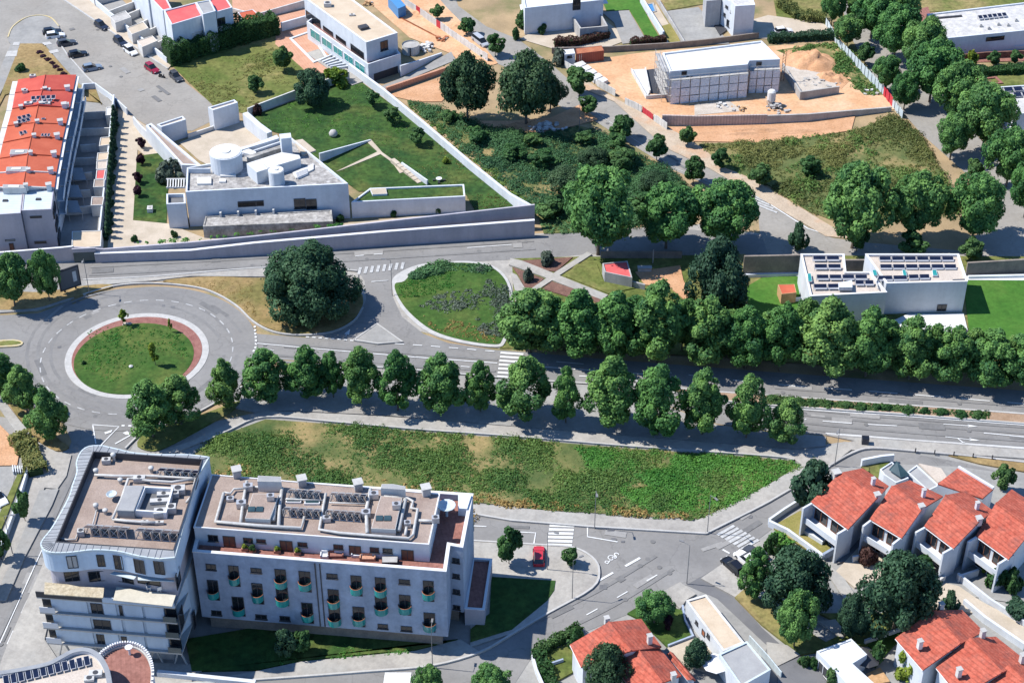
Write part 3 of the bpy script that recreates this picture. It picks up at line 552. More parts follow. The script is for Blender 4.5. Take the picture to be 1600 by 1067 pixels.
def crown_mesh(seed, h, r, z0, shape, nl, nq, leaf, mat, lobe=0.36, name='crown'):
    global rng
    rng = np.random.default_rng(seed)
    t = (np.arange(nl) + rng.uniform(0, 1, nl)) / nl; a = rng.uniform(0, 6.283, nl) + np.arange(nl) * 2.4
    pr = PROF[shape](t) * r; k = rng.uniform(0.4, 1.12, nl)
    LR = lobe * r * rng.uniform(0.7, 1.25, nl) * (0.55 + 0.45 * pr / r)
    LP = np.stack([np.cos(a) * np.maximum(pr * k - LR * 0.5, 0), np.sin(a) * np.maximum(pr * k - LR * 0.5, 0), z0 + LR * 0.6 + t * (h - LR * 1.2)], 1)
    lt = rng.uniform(0, 1, nl)
    w = LR ** 2; i = rng.choice(nl, nq, p=w / w.sum())
    d = rng.normal(size=(nq, 3)); d /= np.linalg.norm(d, axis=1, keepdims=True)
    cen = np.array([0, 0, z0 + h * 0.45]); out = LP[i] - cen; out /= np.linalg.norm(out, axis=1, keepdims=True) + 1e-6
    d = d + out * 0.55; d /= np.linalg.norm(d, axis=1, keepdims=True)
    P = LP[i] + d * (LR[i] * rng.uniform(0.72, 1.06, nq))[:, None]
    N = d * 1.1 + rng.normal(size=(nq, 3)) * 0.42 + np.array([0, 0, 0.3])
    T = 0.6 * lt[i] + 0.4 * rng.uniform(0, 1, nq); P[::23] += d[::23] * (LR[i][::23] * rng.uniform(0.1, 0.4, len(P[::23])))[:, None]
    return leaf_mesh(name, P, N, leaf * rng.uniform(0.6, 1.35, nq), T, mat)
def trunk_mesh(seed, h, r, crown_r, mat='bark', fork=5):
    rr = random.Random(seed); m = MB()
    top = Vector((rr.uniform(-.15, .15), rr.uniform(-.15, .15), h))
    m.tube([(0, 0, -0.1), (0.03, 0.02, h * 0.15), tuple(top * 0.55), tuple(top)], r * 1.25, 8, r * 0.75)
    for k in range(fork):
        a = 6.283 * k / fork + rr.uniform(-.4, .4); e = Vector((math.cos(a) * crown_r * 0.6, math.sin(a) * crown_r * 0.6, h + crown_r * rr.uniform(0.5, 1.2)))
        s = top * rr.uniform(0.75, 1.0); mid = s + (e - s) * 0.5 + Vector((0, 0, -0.25 * crown_r * 0.3))
        m.tube([tuple(s), tuple(mid), tuple(e)], r * 0.5, 6, r * 0.15)
    return m
PROTO = {}
def proto(kind, shape, h, r, th, nl, nq, leaf, mat, tr, bark='bark', lobe=0.36, nvar=3, fork=5):
    PROTO[kind] = []
    for v in range(nvar):
        sd = abs(hash((len(PROTO) * 17 + v * 5 + 3))) % 9999
        me = crown_mesh(sd, h, r, th * 0.8, shape, nl, nq, leaf, mat, lobe)
        t = trunk_mesh(sd, th * 1.15, tr, r, bark, fork); tm = bpy.data.meshes.new('trunk'); tm.from_pydata(t.v, [], t.f); tm.materials.append(M(bark))
        PROTO[kind].append((me, tm, h + th * 0.8, r))
#      kind    shape  crown_h r  trunk  lobes quads leaf
proto('lime', 'flame', 9.6, 3.7, 1.8, 62, 13000, 0.2, 'leaf_lime', 0.16, nvar=6, lobe=0.3)
proto('plane', 'round', 9.6, 5.4, 2.8, 86, 17000, 0.25, 'leaf_plane', 0.24, nvar=4, lobe=0.27)
proto('dark', 'dome', 8.0, 5.0, 2.0, 74, 15000, 0.23, 'leaf_dark', 0.25, nvar=2, lobe=0.3)
proto('bigdark', 'dome', 13.0, 9.0, 1.5, 120, 36000, 0.27, 'leaf_dark', 0.4, nvar=1, lobe=0.24)
proto('pine', 'wide', 6.5, 4.6, 3.0, 60, 13000, 0.22, 'leaf_pine', 0.22, nvar=3, lobe=0.34)
proto('young', 'round', 3.9, 1.9, 1.3, 22, 2000, 0.27, 'leaf_mid', 0.08, nvar=4, lobe=0.42, fork=3)
proto('yew', 'round', 3.6, 2.0, 0.5, 26, 2400, 0.25, 'leaf_dark', 0.12, nvar=2, lobe=0.4, fork=3)
proto('shrub', 'dome', 1.6, 1.1, 0.15, 16, 800, 0.22, 'leaf_hedge', 0.06, nvar=3, lobe=0.45, fork=3)
proto('purple', 'round', 2.2, 1.15, 0.6, 16, 900, 0.22, 'leaf_purple', 0.06, nvar=2, lobe=0.42, fork=3)
proto('yellow', 'dome', 1.5, 1.0, 0.15, 14, 700, 0.22, 'leaf_yellow', 0.05, nvar=2, lobe=0.45, fork=3)
proto('grey', 'dome', 1.2, 1.3, 0.1, 16, 800, 0.22, 'leaf_grey', 0.05, nvar=2, lobe=0.42, fork=3)
proto('sapling', 'flame', 2.2, 0.75, 1.2, 12, 260, 0.2, 'leaf_yellow', 0.04, nvar=2, lobe=0.4, fork=3)
proto('cypress', 'cone', 4.2, 0.8, 0.2, 26, 1300, 0.2, 'leaf_dark', 0.08, nvar=2, lobe=0.42, fork=2)
proto('redbush', 'dome', 1.4, 1.2, 0.12, 16, 800, 0.22, 'leaf_red', 0.05, nvar=2, lobe=0.45, fork=3)
_cnt = {}
def tree(kind, x, y, label, cat='tree', name=None, w=None, top=None, group=None, z=0.0):
    """foot at the surveyed spot; w = crown width and top = crown top seen in the survey"""
    k = _cnt[kind] = _cnt.get(kind, 0) + 1
    me, tm, H, r = PROTO[kind][k % len(PROTO[kind])]
    p = W(x, y, z); pxm = FPX / (ray(x, y) * ((p - CAMLOC).length / ray(x, y).length)).dot(Vector((0, _c, -_s)))
    sx = (w / pxm / 2) / (r * {'lime': 0.95, 'plane': 1.1, 'dark': 1.12, 'bigdark': 1.16, 'pine': 1.1}.get(kind, 1.02)) if w else 1.0
    sz = (TZ(x, y, top, z) - z) / H if top is not None else sx
    nm = name or {'shrub': 'shrub', 'yellow': 'shrub', 'grey': 'shrub', 'redbush': 'shrub', 'cypress': 'conifer', 'sapling': 'sapling', 'pine': 'pine_tree'}.get(kind, 'tree')
    o = thing(nm, p, label, cat, group); o.rotation_euler = (0, 0, random.uniform(0, 6.28)); o.scale = (sx * random.uniform(.95, 1.05), sx * random.uniform(.95, 1.05), sz)
    for n_, m_ in (('crown', me), ('trunk', tm)):
        c = bpy.data.objects.new(n_, m_); COL.objects.link(c); c.parent = o
    return o
def scatter(poly_px, n):
    P = [(p.x, p.y) for p in WL(poly_px)]; xs = [p[0] for p in P]; ys = [p[1] for p in P]; out = []
    while len(out) < n:
        x, y = random.uniform(min(xs), max(xs)), random.uniform(min(ys), max(ys))
        if inside(x, y, P): out.append((x, y))
    return np.array(out)
def vnoise(P, scale, seed):
    g = np.random.default_rng(seed).uniform(0, 1, (64, 64)); q = P * scale; i = np.floor(q).astype(int); f = q - i; f = f * f * (3 - 2 * f)
    a = g[i[:, 0] % 64, i[:, 1] % 64]; b = g[(i[:, 0] + 1) % 64, i[:, 1] % 64]; c = g[i[:, 0] % 64, (i[:, 1] + 1) % 64]; d = g[(i[:, 0] + 1) % 64, (i[:, 1] + 1) % 64]
    return (a * (1 - f[:, 0]) + b * f[:, 0]) * (1 - f[:, 1]) + (c * (1 - f[:, 0]) + d * f[:, 0]) * f[:, 1]
def scrub(name, poly, n, label, cat, mat='leaf_scrub', q=26, size=0.75, leaf=0.24, hgt=0.8, thr=0.0, z=0.0, seed=5, tint=1.0):
    C = scatter(poly, n); v = vnoise(C, 0.16, seed) * 0.65 + vnoise(C, 0.5, seed + 1) * 0.35
    C, v = C[v > thr], v[v > thr]; n = len(C); r_ = np.random.default_rng(seed)
    s = size * (0.3 + 1.5 * vnoise(C, 0.22, seed + 2) ** 1.5) * r_.uniform(0.5, 1.5, n)
    big = vnoise(C, 0.06, seed + 3) * 0.5 + vnoise(C, 0.17, seed + 4) * 0.5; big = np.clip((big - 0.25) / 0.5, 0, 1)
    k = np.maximum(5, (q * np.clip(s / size, 0.3, 2.0) ** 1.3)).astype(int); i = np.repeat(np.arange(n), k); N_ = len(i)
    d = rng.normal(size=(N_, 3)); d[:, 2] = np.abs(d[:, 2]); d /= np.linalg.norm(d, axis=1, keepdims=True)
    P = np.zeros((N_, 3)); P[:, :2] = C[i]; P[:, 2] = z
    P += d * (s[i] * rng.uniform(0.6, 1.05, N_))[:, None] * np.array([1, 1, hgt])
    T = (0.62 * (0.3 * r_.uniform(0, 1, n) + 0.7 * big)[i] + 0.38 * rng.uniform(0, 1, N_)) * tint
    me = leaf_mesh(name, P, d * 1.2 + rng.normal(size=d.shape) * 0.35 + np.array([0, 0, 0.3]), leaf * rng.uniform(0.5, 1.4, N_), T, mat)
    o = bpy.data.objects.new(name, me); COL.objects.link(o); return tag(o, label, cat, kind='stuff')
def hedge(pts, w, h, label, mat='leaf_hedge', dens=75, leaf=0.2, group=None, name='hedge', z=0.0):
    P = WL(pts, z); T = plen(P); n = int(T * dens * (w + 2 * h) / 2.5)
    s = rng.uniform(0, T, n); o_ = rng.uniform(-1, 1, n); u = rng.uniform(0, 1, n); side = rng.uniform(0, 1, n) < (2 * h) / (2 * h + w)
    PP = np.zeros((n, 3)); NN = np.zeros((n, 3)); wob = vnoise(np.stack([s, s * 0], 1), 0.8, 3)
    for k in range(n):
        p, e = along(P, s[k]); nr = Vector((-e.y, e.x, 0)); f = 0.8 + 0.4 * wob[k]
        if side[k]: sg = 1 if o_[k] > 0 else -1; q = p + nr * sg * w / 2 * f; zz = u[k] * h * f; nn = nr * sg
        else: q = p + nr * o_[k] * w / 2 * f; zz = h * f; nn = Vector((0, 0, 1))
        PP[k] = (q.x, q.y, z + zz); NN[k] = nn
    PP += rng.normal(size=PP.shape) * 0.09
    c = Vector((float(PP[:, 0].mean()), float(PP[:, 1].mean()), z))
    me = leaf_mesh(name, PP - np.array(c), NN + rng.normal(size=NN.shape) * 0.5, leaf * rng.uniform(.6, 1.4, n), 0.5 * rng.uniform(0, 1, n) + 0.5 * vnoise(PP[:, :2], 1.0, 8), mat)
    o = bpy.data.objects.new(name, me); COL.objects.link(o); o.location = c
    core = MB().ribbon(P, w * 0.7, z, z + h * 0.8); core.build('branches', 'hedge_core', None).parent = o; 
    for ch in o.children: ch.location = -c
    return tag(o, label, 'hedge', group)
ORD = ['first', 'second', 'third', 'fourth', 'fifth', 'sixth', 'seventh', 'eighth', 'ninth', 'tenth', 'eleventh', 'twelfth', 'thirteenth', 'fourteenth', 'fifteenth', 'sixteenth', 'seventeenth', 'eighteenth', 'nineteenth', 'twentieth']
# ------------------------------------------------------------ building helpers
def cen(P): return sum((Vector((p.x, p.y, 0)) for p in P), Vector()) / len(P)
def ptri(p0, p1, u, z, out=0.0):
    e = (p1 - p0); e.z = 0; e.normalize(); n = Vector((e.y, -e.x, 0)); q = p0 + e * u + n * out; return Vector((q.x, q.y, z))
def wallbox(m, p0, p1, u0, u1, z0, z1, o0, o1):
    a, b = [ptri(p0, p1, u, 0, 0) for u in (u0, u1)]; e = (p1 - p0); e.z = 0; e.normalize(); n = Vector((e.y, -e.x, 0))
    vs = [a + n * o1, b + n * o1, b + n * o0, a + n * o0]
    vs = [(v.x, v.y, z0) for v in vs] + [(v.x, v.y, z1) for v in vs]
    return m.add(vs, [(3, 2, 1, 0), (4, 5, 6, 7), (0, 1, 5, 4), (1, 2, 6, 5), (2, 3, 7, 6), (3, 0, 4, 7)])
def window(T, p0, p1, u0, u1, z0, z1, kind='win', fmat='frame_white', gmat='glass', name=None):
    """a window on the upright plane p0-p1: frame bars and a sill (proud), pane set back between them"""
    if u1 < u0: u0, u1 = u1, u0
    if z1 < z0: z0, z1 = z1, z0
    t = 0.09; m = MB()
    for a, b, c, d in ((u0, u1, z1 - t, z1), (u0, u1, z0, z0 + t), (u0, u0 + t, z0 + t, z1 - t), (u1 - t, u1, z0 + t, z1 - t)): wallbox(m, p0, p1, a, b, c, d, 0.0, 0.1)
    if u1 - u0 > 0.9 and kind != 'slot': wallbox(m, p0, p1, (u0 + u1) / 2 - t / 2, (u0 + u1) / 2 + t / 2, z0 + t, z1 - t, 0.0, 0.09)
    if kind == 'win': wallbox(m, p0, p1, u0 - 0.08, u1 + 0.08, z0 - 0.1, z0, 0.0, 0.2)
    o = m.build(name or ('door' if kind == 'door' else 'window'), fmat, T)
    wallbox(MB(), p0, p1, u0 + t, u1 - t, z0 + t, z1 - t, 0.0, 0.035).build('panel' if kind == 'door' else 'pane', gmat, o); return o
def winpx(T, p0, p1, r, kind='win', fmat='frame_white', gmat='glass', name=None):
    u0, z1 = onwall(p0, p1, r[0], r[1]); u1, z0 = onwall(p0, p1, r[2], r[3])
    u1b, _ = onwall(p0, p1, r[2], r[1]); z0b = onwall(p0, p1, r[0], r[3])[1]
    return window(T, p0, p1, u0, (u1 + u1b) / 2, (z0 + z0b) / 2, z1, kind, fmat, gmat, name)
def flat(name, label, cat, px, z, wall='white_wall', roof='gravel_roof_pale', par=0.4, pt=0.25, z0=0.0, wins=(), T=None, world=None, cap=None, group=None, wn='wall', rn='roof'):
    """flat-roofed block: outline surveyed at roof height z, listed front-left, front-right, back-right, back-left"""
    P = world or [Vector((v.x, v.y, 0)) for v in WL(px, z)]; P = ccw(P)
    if T is None: T = thing(name, cen(P) + Vector((0, 0, z0)), label, cat, group)
    MB().prism(P, z0, z - par, cap=False).ring(P, pt, z - par, z).build(wn, wall, T)
    MB().sheet(inset(P, pt * 0.9), z - par).build(rn, roof, T)
    if cap:
        MB().ring(inset(P, -0.04), pt + 0.08, z - 0.02, z + 0.07).build('coping', cap, T)
    for w in wins:
        e, r = w[0], w[1]; winpx(T, P[e], P[(e + 1) % len(P)], r, *(w[2:]))
    return T, P
def rbox(T, name, px, z0, h, mat, top=None):                 # box standing at height z0: its top outline is surveyed at z0+h
    P = WL(px, z0 + h); o = MB().prism(P, z0, z0 + h).build(name, mat, T)
    if top: MB().sheet(inset(ccw(P), 0.06), z0 + h + 0.02).build('lid', top, o)
    return o
def pipe(T, name, px, z, r=0.16, mat='duct', n=6): return MB().tube(WL(px, z), r, n).build(name, mat, T, True)
def solar_row(T, a, b, n, depth, z, tilt=0.5, gap=0.08, away=False):
    """n panels between surveyed spots a and b (their near edge, at height z); they rise to the far side, or to the near side when away"""
    A, B = W(*a, z), W(*b, z); e = (B - A); L = e.length / n; e.normalize(); q = Vector((-e.y, e.x, 0)) * depth
    for k in range(n):
        c = A + e * (L * k + gap); d = A + e * (L * (k + 1) - gap); t = Vector((0, 0, 0.05)); lo = c.copy()
        u = Vector((0, 0, tilt))
        if away: c, d, u = c, d, -u
        if k == 0 and away: pass
        m = MB().add([c, d, d + q + u, c + q + u, c + t, d + t, d + q + u + t, c + q + u + t], [(3, 2, 1, 0), (4, 5, 6, 7), (0, 1, 5, 4), (1, 2, 6, 5), (2, 3, 7, 6), (3, 0, 4, 7)])
        o = m.build('solar_panel', 'metal', T); f = e * 0.07; g = q.normalized() * 0.07; h = Vector((0, 0, 0.065))
        MB().quad(c + f + g + h, d - f + g + h, d - f + q - g + u + h, c + f + q - g + u + h).build('cells', 'solar', o)
        mm = MB()
        if away:
            g0 = Vector((0, 0, -tilt - 0.3)); mm.tube([c, c + g0], 0.04, 4); mm.tube([d, d + g0], 0.04, 4); mm.tube([c, d + g0], 0.03, 4); mm.tube([d, c + g0], 0.03, 4); mm.tube([c + g0, d + g0], 0.04, 4); mm.tube([c + g0, c + g0 + q], 0.04, 4)
            back = MB().quad(c + q * .04 - t, d + q * .04 - t, d + q * 0.96 + u - t, c + q * 0.96 + u - t); back.build('backing', 'frame_dark', o)
        else: mm.bar(c + q * 0.95 - Vector((0, 0, 0.3)), c + q * 0.95 - Vector((0, 0, 0.3)) + e * 0.05, 0.05, tilt + 0.3).bar(c - Vector((0, 0, .3)), c + q - Vector((0, 0, .3)), 0.06, 0.06)
        mm.build('stand', 'metal', o)
def slab4(m, a, b, c, d, t):
    n = (b - a).cross(d - a).normalized() * t
    if n.z < 0: n = -n
    vs = [a, b, c, d, a + n, b + n, c + n, d + n]
    return m.add(vs, [(3, 2, 1, 0), (4, 5, 6, 7), (0, 1, 5, 4), (1, 2, 6, 5), (2, 3, 7, 6), (3, 0, 4, 7)])
def gable(T, eA, rg, eB, ze, zr, wall='white_wall', tile='tile', z0=0.0, over=0.0, ridge=True, body=True, zb=None):
    """pitched roof: eA, rg, eB = (start, end) of the one eave, the ridge and the other eave as surveyed; walls below"""
    zb = ze if zb is None else zb
    a0, a1 = WL(eA, ze); r0, r1 = WL(rg, zr); b0, b1 = WL(eB, zb)
    for p, q, r, s in ((a0, a1, r1, r0), (b0, b1, r1, r0)):
        slab4(MB(), p, q, r, s, 0.22).build('roof_slope', tile, T)
    if ridge: MB().tube([r0 + Vector((0, 0, .22)), r1 + Vector((0, 0, .22))], 0.15, 6).build('ridge', tile, T)
    if body:
        for n_, (p, q) in (('wall', (a0, a1)), ('wall', (b0, b1))): pass
        m = MB(); k = 0.06
        A0, A1, B0, B1, R0, R1 = [v.copy() for v in (a0, a1, b0, b1, r0, r1)]
        c = (A0 + A1 + B0 + B1) / 4
        for v in (A0, A1, B0, B1, R0, R1): v.x += (c.x - v.x) * k; v.y += (c.y - v.y) * k; v.z -= 0.12
        g = lambda v: Vector((v.x, v.y, z0))
        m.quad(g(A0), g(A1), A1, A0); m.quad(g(B1), g(B0), B0, B1)
        m.add([g(A1), g(B1), B1, R1, A1], [(0, 1, 2, 3, 4)]); m.add([g(B0), g(A0), A0, R0, B0], [(0, 1, 2, 3, 4)])
        m.build('wall', wall, T)
    return a0, a1, r0, r1, b0, b1
def chimney(T, x, y, z, w=0.7, h=1.3, mat='white_wall', name='chimney', d=None):
    p = W(x, y, z); m = MB().box((p.x, p.y, z - 0.5), w, d or w, h + 0.5, 0.3); o = m.build(name, mat, T)
    MB().box((p.x, p.y, z + h), w * 1.25, (d or w) * 1.25, 0.12, 0.3).build('cap', 'kerb', o); return o
def vent(T, x, y, z, r=0.35, h=0.9, mat='duct', name='vent'):
    p = W(x, y, z); return MB().lathe((p.x, p.y, z), [(r * .7, 0), (r * .7, h * .6), (r, h * .65), (r, h * .9), (r * .4, h)], 10).build(name, mat, T, True)
def acunit(T, x, y, z, sx=1.1, sy=0.7, h=0.9, rz=0.1, mat='duct', name='air_conditioner'):
    p = W(x, y, z); o = MB().box((p.x, p.y, z + 0.08), sx, sy, h, rz).build(name, mat, T)
    MB().cyl((p.x, p.y, z + 0.08 + h), min(sx, sy) * 0.38, min(sx, sy) * 0.38, 0.04, 10).build('fan', 'frame_dark', o); return o
def wallrun(name, pts, t, mat, label, cat='wall', z0=0.0, sections=None, cap=None, group=None, T=None, pn='wall'):
    """free wall along surveyed feet; each point is (x, y_foot, y_top) or (x, y_foot, None, height)"""
    P = [W(p[0], p[1], z0) for p in pts]; H = [(p[3] if len(p) > 3 else TZ(p[0], p[1], p[2], z0)) for p in pts]
    m = MB(); n = len(P); L, Q = [], []
    for i in range(n):
        e1 = (P[i] - P[i - 1]).normalized() if i > 0 else (P[1] - P[0]).normalized(); e2 = (P[i + 1] - P[i]).normalized() if i < n - 1 else e1
        n1 = Vector((-e1.y, e1.x, 0)); mt = (n1 + Vector((-e2.y, e2.x, 0))).normalized(); k = t / 2 / max(0.3, mt.dot(n1)); L.append(P[i] + mt * k); Q.append(P[i] - mt * k)
    for i in range(n - 1):
        vs = [(Q[i].x, Q[i].y, z0), (Q[i + 1].x, Q[i + 1].y, z0), (L[i + 1].x, L[i + 1].y, z0), (L[i].x, L[i].y, z0)]
        vs += [(Q[i].x, Q[i].y, H[i]), (Q[i + 1].x, Q[i + 1].y, H[i + 1]), (L[i + 1].x, L[i + 1].y, H[i + 1]), (L[i].x, L[i].y, H[i])]
        f = [(4, 5, 6, 7), (0, 1, 5, 4), (2, 3, 7, 6)]
        if i == 0: f.append((3, 0, 4, 7))
        if i == n - 2: f.append((1, 2, 6, 5))
        m.add(vs, f)
    if T is not None: return m.build(pn, mat, T)
    if cap:
        T = thing(name, P[0].copy(), label, cat, group); m.build('masonry', mat, T)
        mm = MB()
        for i in range(n - 1): mm.add([(v.x, v.y, h + z) for z in (0.0, 0.09) for v, h in ((Q[i], H[i]), (Q[i + 1], H[i + 1]), (L[i + 1], H[i + 1]), (L[i], H[i]))], [(4, 5, 6, 7), (0, 1, 5, 4), (2, 3, 7, 6)])
        mm.build('coping', cap, T); return T
    return m.one(name, mat, label, cat, group)
# ------------------------------------------------------------ curved apartment block (lower left)
ZT, ZR = 12.0, 19.4
OUT = SP([(160, 696), (139, 697), (126, 706), (119, 723), (120, 737), (113, 758), (108, 775), (93, 804), (79, 827), (67, 842), (63.5, 851), (70, 860), (86, 863.5), (113, 862.6), (144, 859), (183, 861), (218, 869), (249, 873)], 3, False) + [(273, 871), (309, 744), (327, 714)] + SP([(327, 714), (295, 710), (253, 710), (211, 707.5), (186, 702), (160, 696)], 2, False)[1:-1]
OUTW = ccw([Vector((v.x, v.y, 0)) for v in WL(OUT, ZR)])
A_ = thing('apartment_block', cen(OUTW), 'white apartment block with a wavy rounded roof edge and terraces, lower left', 'building')
MB().prism(OUTW, 16.0, ZR - 0.3, False).build('wall', 'pale_blue', A_, False)
MB().prism(inset(OUTW, 0.5), ZT - 0.4, 16.05, False).build('recessed_wall', 'lilac_wall', A_)
INN = ccw([Vector((v.x, v.y, 0)) for v in WL([(87, 849), (272, 862), (317, 719.5), (146, 707.5)], ZR)])
# zinc band: from the outline in to the sunken gravel roof
m = MB(); nO = len(OUTW)
def nearest_on(P, q):
    best = None
    for i in range(len(P)):
        a, b = P[i], P[(i + 1) % len(P)]; e = b - a; t = max(0, min(1, (q - a).dot(e) / e.length_squared)); r = a + e * t
        if best is None or (r - q).length < best[0]: best = ((r - q).length, r)
    return best[1]
inn = [nearest_on(INN, p) for p in OUTW]
for i in range(nO):
    j = (i + 1) % nO; a, b, c, d = OUTW[i], OUTW[j], inn[j], inn[i]
    m.add([(a.x, a.y, ZR), (b.x, b.y, ZR), (c.x, c.y, ZR + 0.25), (d.x, d.y, ZR + 0.25)], [(0, 1, 2, 3)])
m.build('roof_band', 'zinc', A_)
for k_ in range(0, nO, 1):        # standing seams of the band
    a, d = OUTW[k_], inn[k_]
    if (a - d).length > 0.5: MB().bar((a.x, a.y, ZR), (d.x, d.y, ZR + 0.25), 0.06, 0.07).build('seam', 'zinc', A_)
MB().ring(inset(OUTW, -0.05), 0.2, ZR - 0.3, ZR + 0.06).build('coping', 'zinc_pale', A_)
MB().ring(inset(INN, -0.02), 0.15, ZR - 0.9, ZR + 0.32).build('upstand', 'frame_dark', A_)
MB().sheet(INN, ZR - 0.85).build('roof', 'gravel_roof', A_)
zr = ZR - 0.85
# front of the lower block
FL, FR = W(57, 932, ZT), W(273, 949, ZT)
BR = W(327, 714, ZR); BL = W(125, 707, ZR); ML = W(80, 850, ZR)
LOW = ccw([Vector((v.x, v.y, 0)) for v in (FL, FR, BR, BL, ML)])
EM = []
e = (FR - FL).normalized(); nrm = Vector((e.y, -e.x, 0)); eL = (FR - FL).length
LOWB = ccw([Vector((v.x, v.y, 0)) for v in (FL + e * 2.2 - nrm * .6, FR - e * 1.9 - nrm * .6, FR - nrm * 6 , BR, BL, ML + e * 1.2)])
MB().prism(LOWB, 3.4, ZT - 0.3, False, True).build('wall', 'pale_blue', A_)
for k, z in enumerate((3.1, 6.0, 8.9, 11.75)): MB().prism(LOW, z, z + 0.25, True, True).build('floor_slab', 'kerb', A_)
MB().prism(inset(LOW, 1.8), 0, 3.1, False).build('ground_floor', 'grey_wall', A_)
MB().sheet(inset(LOW, 0.3), ZT + 0.012).build('terrace_floor', 'concrete', A_)
p0 = FL - nrm * 0.6; p1 = FR - nrm * 0.6
Z3 = lambda x, y: (40 + x / 5.707, 860 + y / 5.707)
for x0, y0, x1, y1 in [(225, 440, 570, 570), (690, 472, 825, 590), (870, 480, 1060, 610), (1060, 492, 1250, 630), (245, 580, 600, 705), (765, 620, 880, 735), (885, 625, 1070, 755), (1075, 640, 1270, 765), (270, 715, 625, 845), (700, 745, 850, 860), (905, 760, 1080, 880), (1080, 775, 1290, 900)]:
    a, b = Z3(x0, y0), Z3(x1, y1); u0, z1 = onwall(p0, p1, *a); u1, z0 = onwall(p0, p1, *b)
    f = min(range(3), key=lambda k: abs((z0 + z1) / 2 - (4.75 + 2.9 * k))); zb_ = 3.37 + 2.9 * f
    wallbox(MB(), p0, p1, u0 + .03, u1 - .03, zb_, zb_ + 2.6, 0.02, 0.16).build('facade_panel', 'pale_blue', A_)
for x0, y0, x1, y1 in [(575, 465, 690, 580), (828, 485, 868, 598), (600, 610, 762, 722), (628, 742, 710, 850), (850, 762, 905, 850)]:
    winpx(A_, p0, p1, Z3(x0, y0) + Z3(x1, y1), 'tall', 'frame_dark')
for z in (3.37, 6.27, 9.17):      # loggias at both ends, with glass fronts behind
    for s, c in ((1.1, FL), (eL - 0.95, FL)):
        q = FL + e * s - nrm * 0.75; MB().bar((q - e * .8).to_tuple()[:2] + (z,), (q + e * .8).to_tuple()[:2] + (z,), 0.06, 2.5).build('loggia_glass', 'glass', A_)
    q = FL + e * 0.05; MB().bar((q.x, q.y, z), tuple((q + e * 2.1).xy) + (z,), 0.08, 1.0).build('railing', 'frame_white', A_)
    q = FR - e * 0.05; MB().bar((q.x, q.y, z), tuple((q - e * 1.8).xy) + (z,), 0.06, 1.0).build('railing', 'glass_blue', A_)
for s in (0.1, 0.32, 0.55, 0.78, 0.96):
    q = FL + e * eL * s - nrm * 1.0
    for d in (-0.9, 0.9): MB().tube([(q.x + e.x * d, q.y + e.y * d, 0), (q.x, q.y, 3.1)], 0.14, 6).build('slanted_column', 'concrete', A_)
# wavy top storey windows
def outline_win(T, OW, r, kind, fm='frame_white', gm='glass'):
    cx, cy = (r[0] + r[2]) / 2, (r[1] + r[3]) / 2; best = None
    for i in range(len(OW)):
        a, b = OW[i], OW[(i + 1) % len(OW)]; L = (b - a).length
        if L < 0.05: continue
        nn = Vector(((b - a).y, -(b - a).x, 0))
        if nn.y > -0.2 * nn.length: continue
        u, z = onwall(a, b, cx, cy)
        if -0.01 <= u <= L + 0.01: best = (a, b, u, z)
    if not best: return
    a, b, u, z = best; hw = (onwall(a, b, r[2], cy)[0] - onwall(a, b, r[0], cy)[0]) / 2; hh = (onwall(a, b, cx, r[1])[1] - onwall(a, b, cx, r[3])[1]) / 2
    window(T, a, b, u - hw, u + hw, z - hh, z + hh, kind, fm, gm)
for i, (x0, y0, x1, y1) in enumerate([(368, 45, 465, 155), (637, 35, 707, 140), (790, 42, 868, 165), (972, 80, 1060, 198), (1147, 95, 1238, 208)]):
    outline_win(A_, OUTW, Z3(x0, y0) + Z3(x1, y1), 'tall', 'frame_dark', 'concrete' if i == 0 else 'glass')
for r in [(345, 180, 480, 270), (560, 180, 720, 270), (800, 215, 960, 280), (1000, 250, 1200, 300)]: outline_win(A_, inset(OUTW, 0.5), Z3(r[0], r[1]) + Z3(r[2], r[3]), 'tall', 'frame_dark')
m = MB(); q = WL([Z3(*p) for p in [(750, 205), (965, 255), (1000, 215), (790, 185)]], 15.4); m.prism(q, 15.3, 15.4, True, True).build('canopy', 'zinc_pale', A_)
m = MB(); q = WL([Z3(*p) for p in [(1000, 260), (1325, 275), (1325, 262), (1000, 215)]], 15.4); m.prism(q, 15.3, 15.4, True, True).build('canopy', 'zinc_pale', A_)
# east wall slits
for r in [(273, 900, 283, 918), (278, 960, 288, 985), (300, 960, 306, 985)]: winpx(A_, W(273, 949, ZT) + Vector((0.3, 0, 0)), Vector((BR.x, BR.y, 0)), r, 'slot', 'frame_dark')
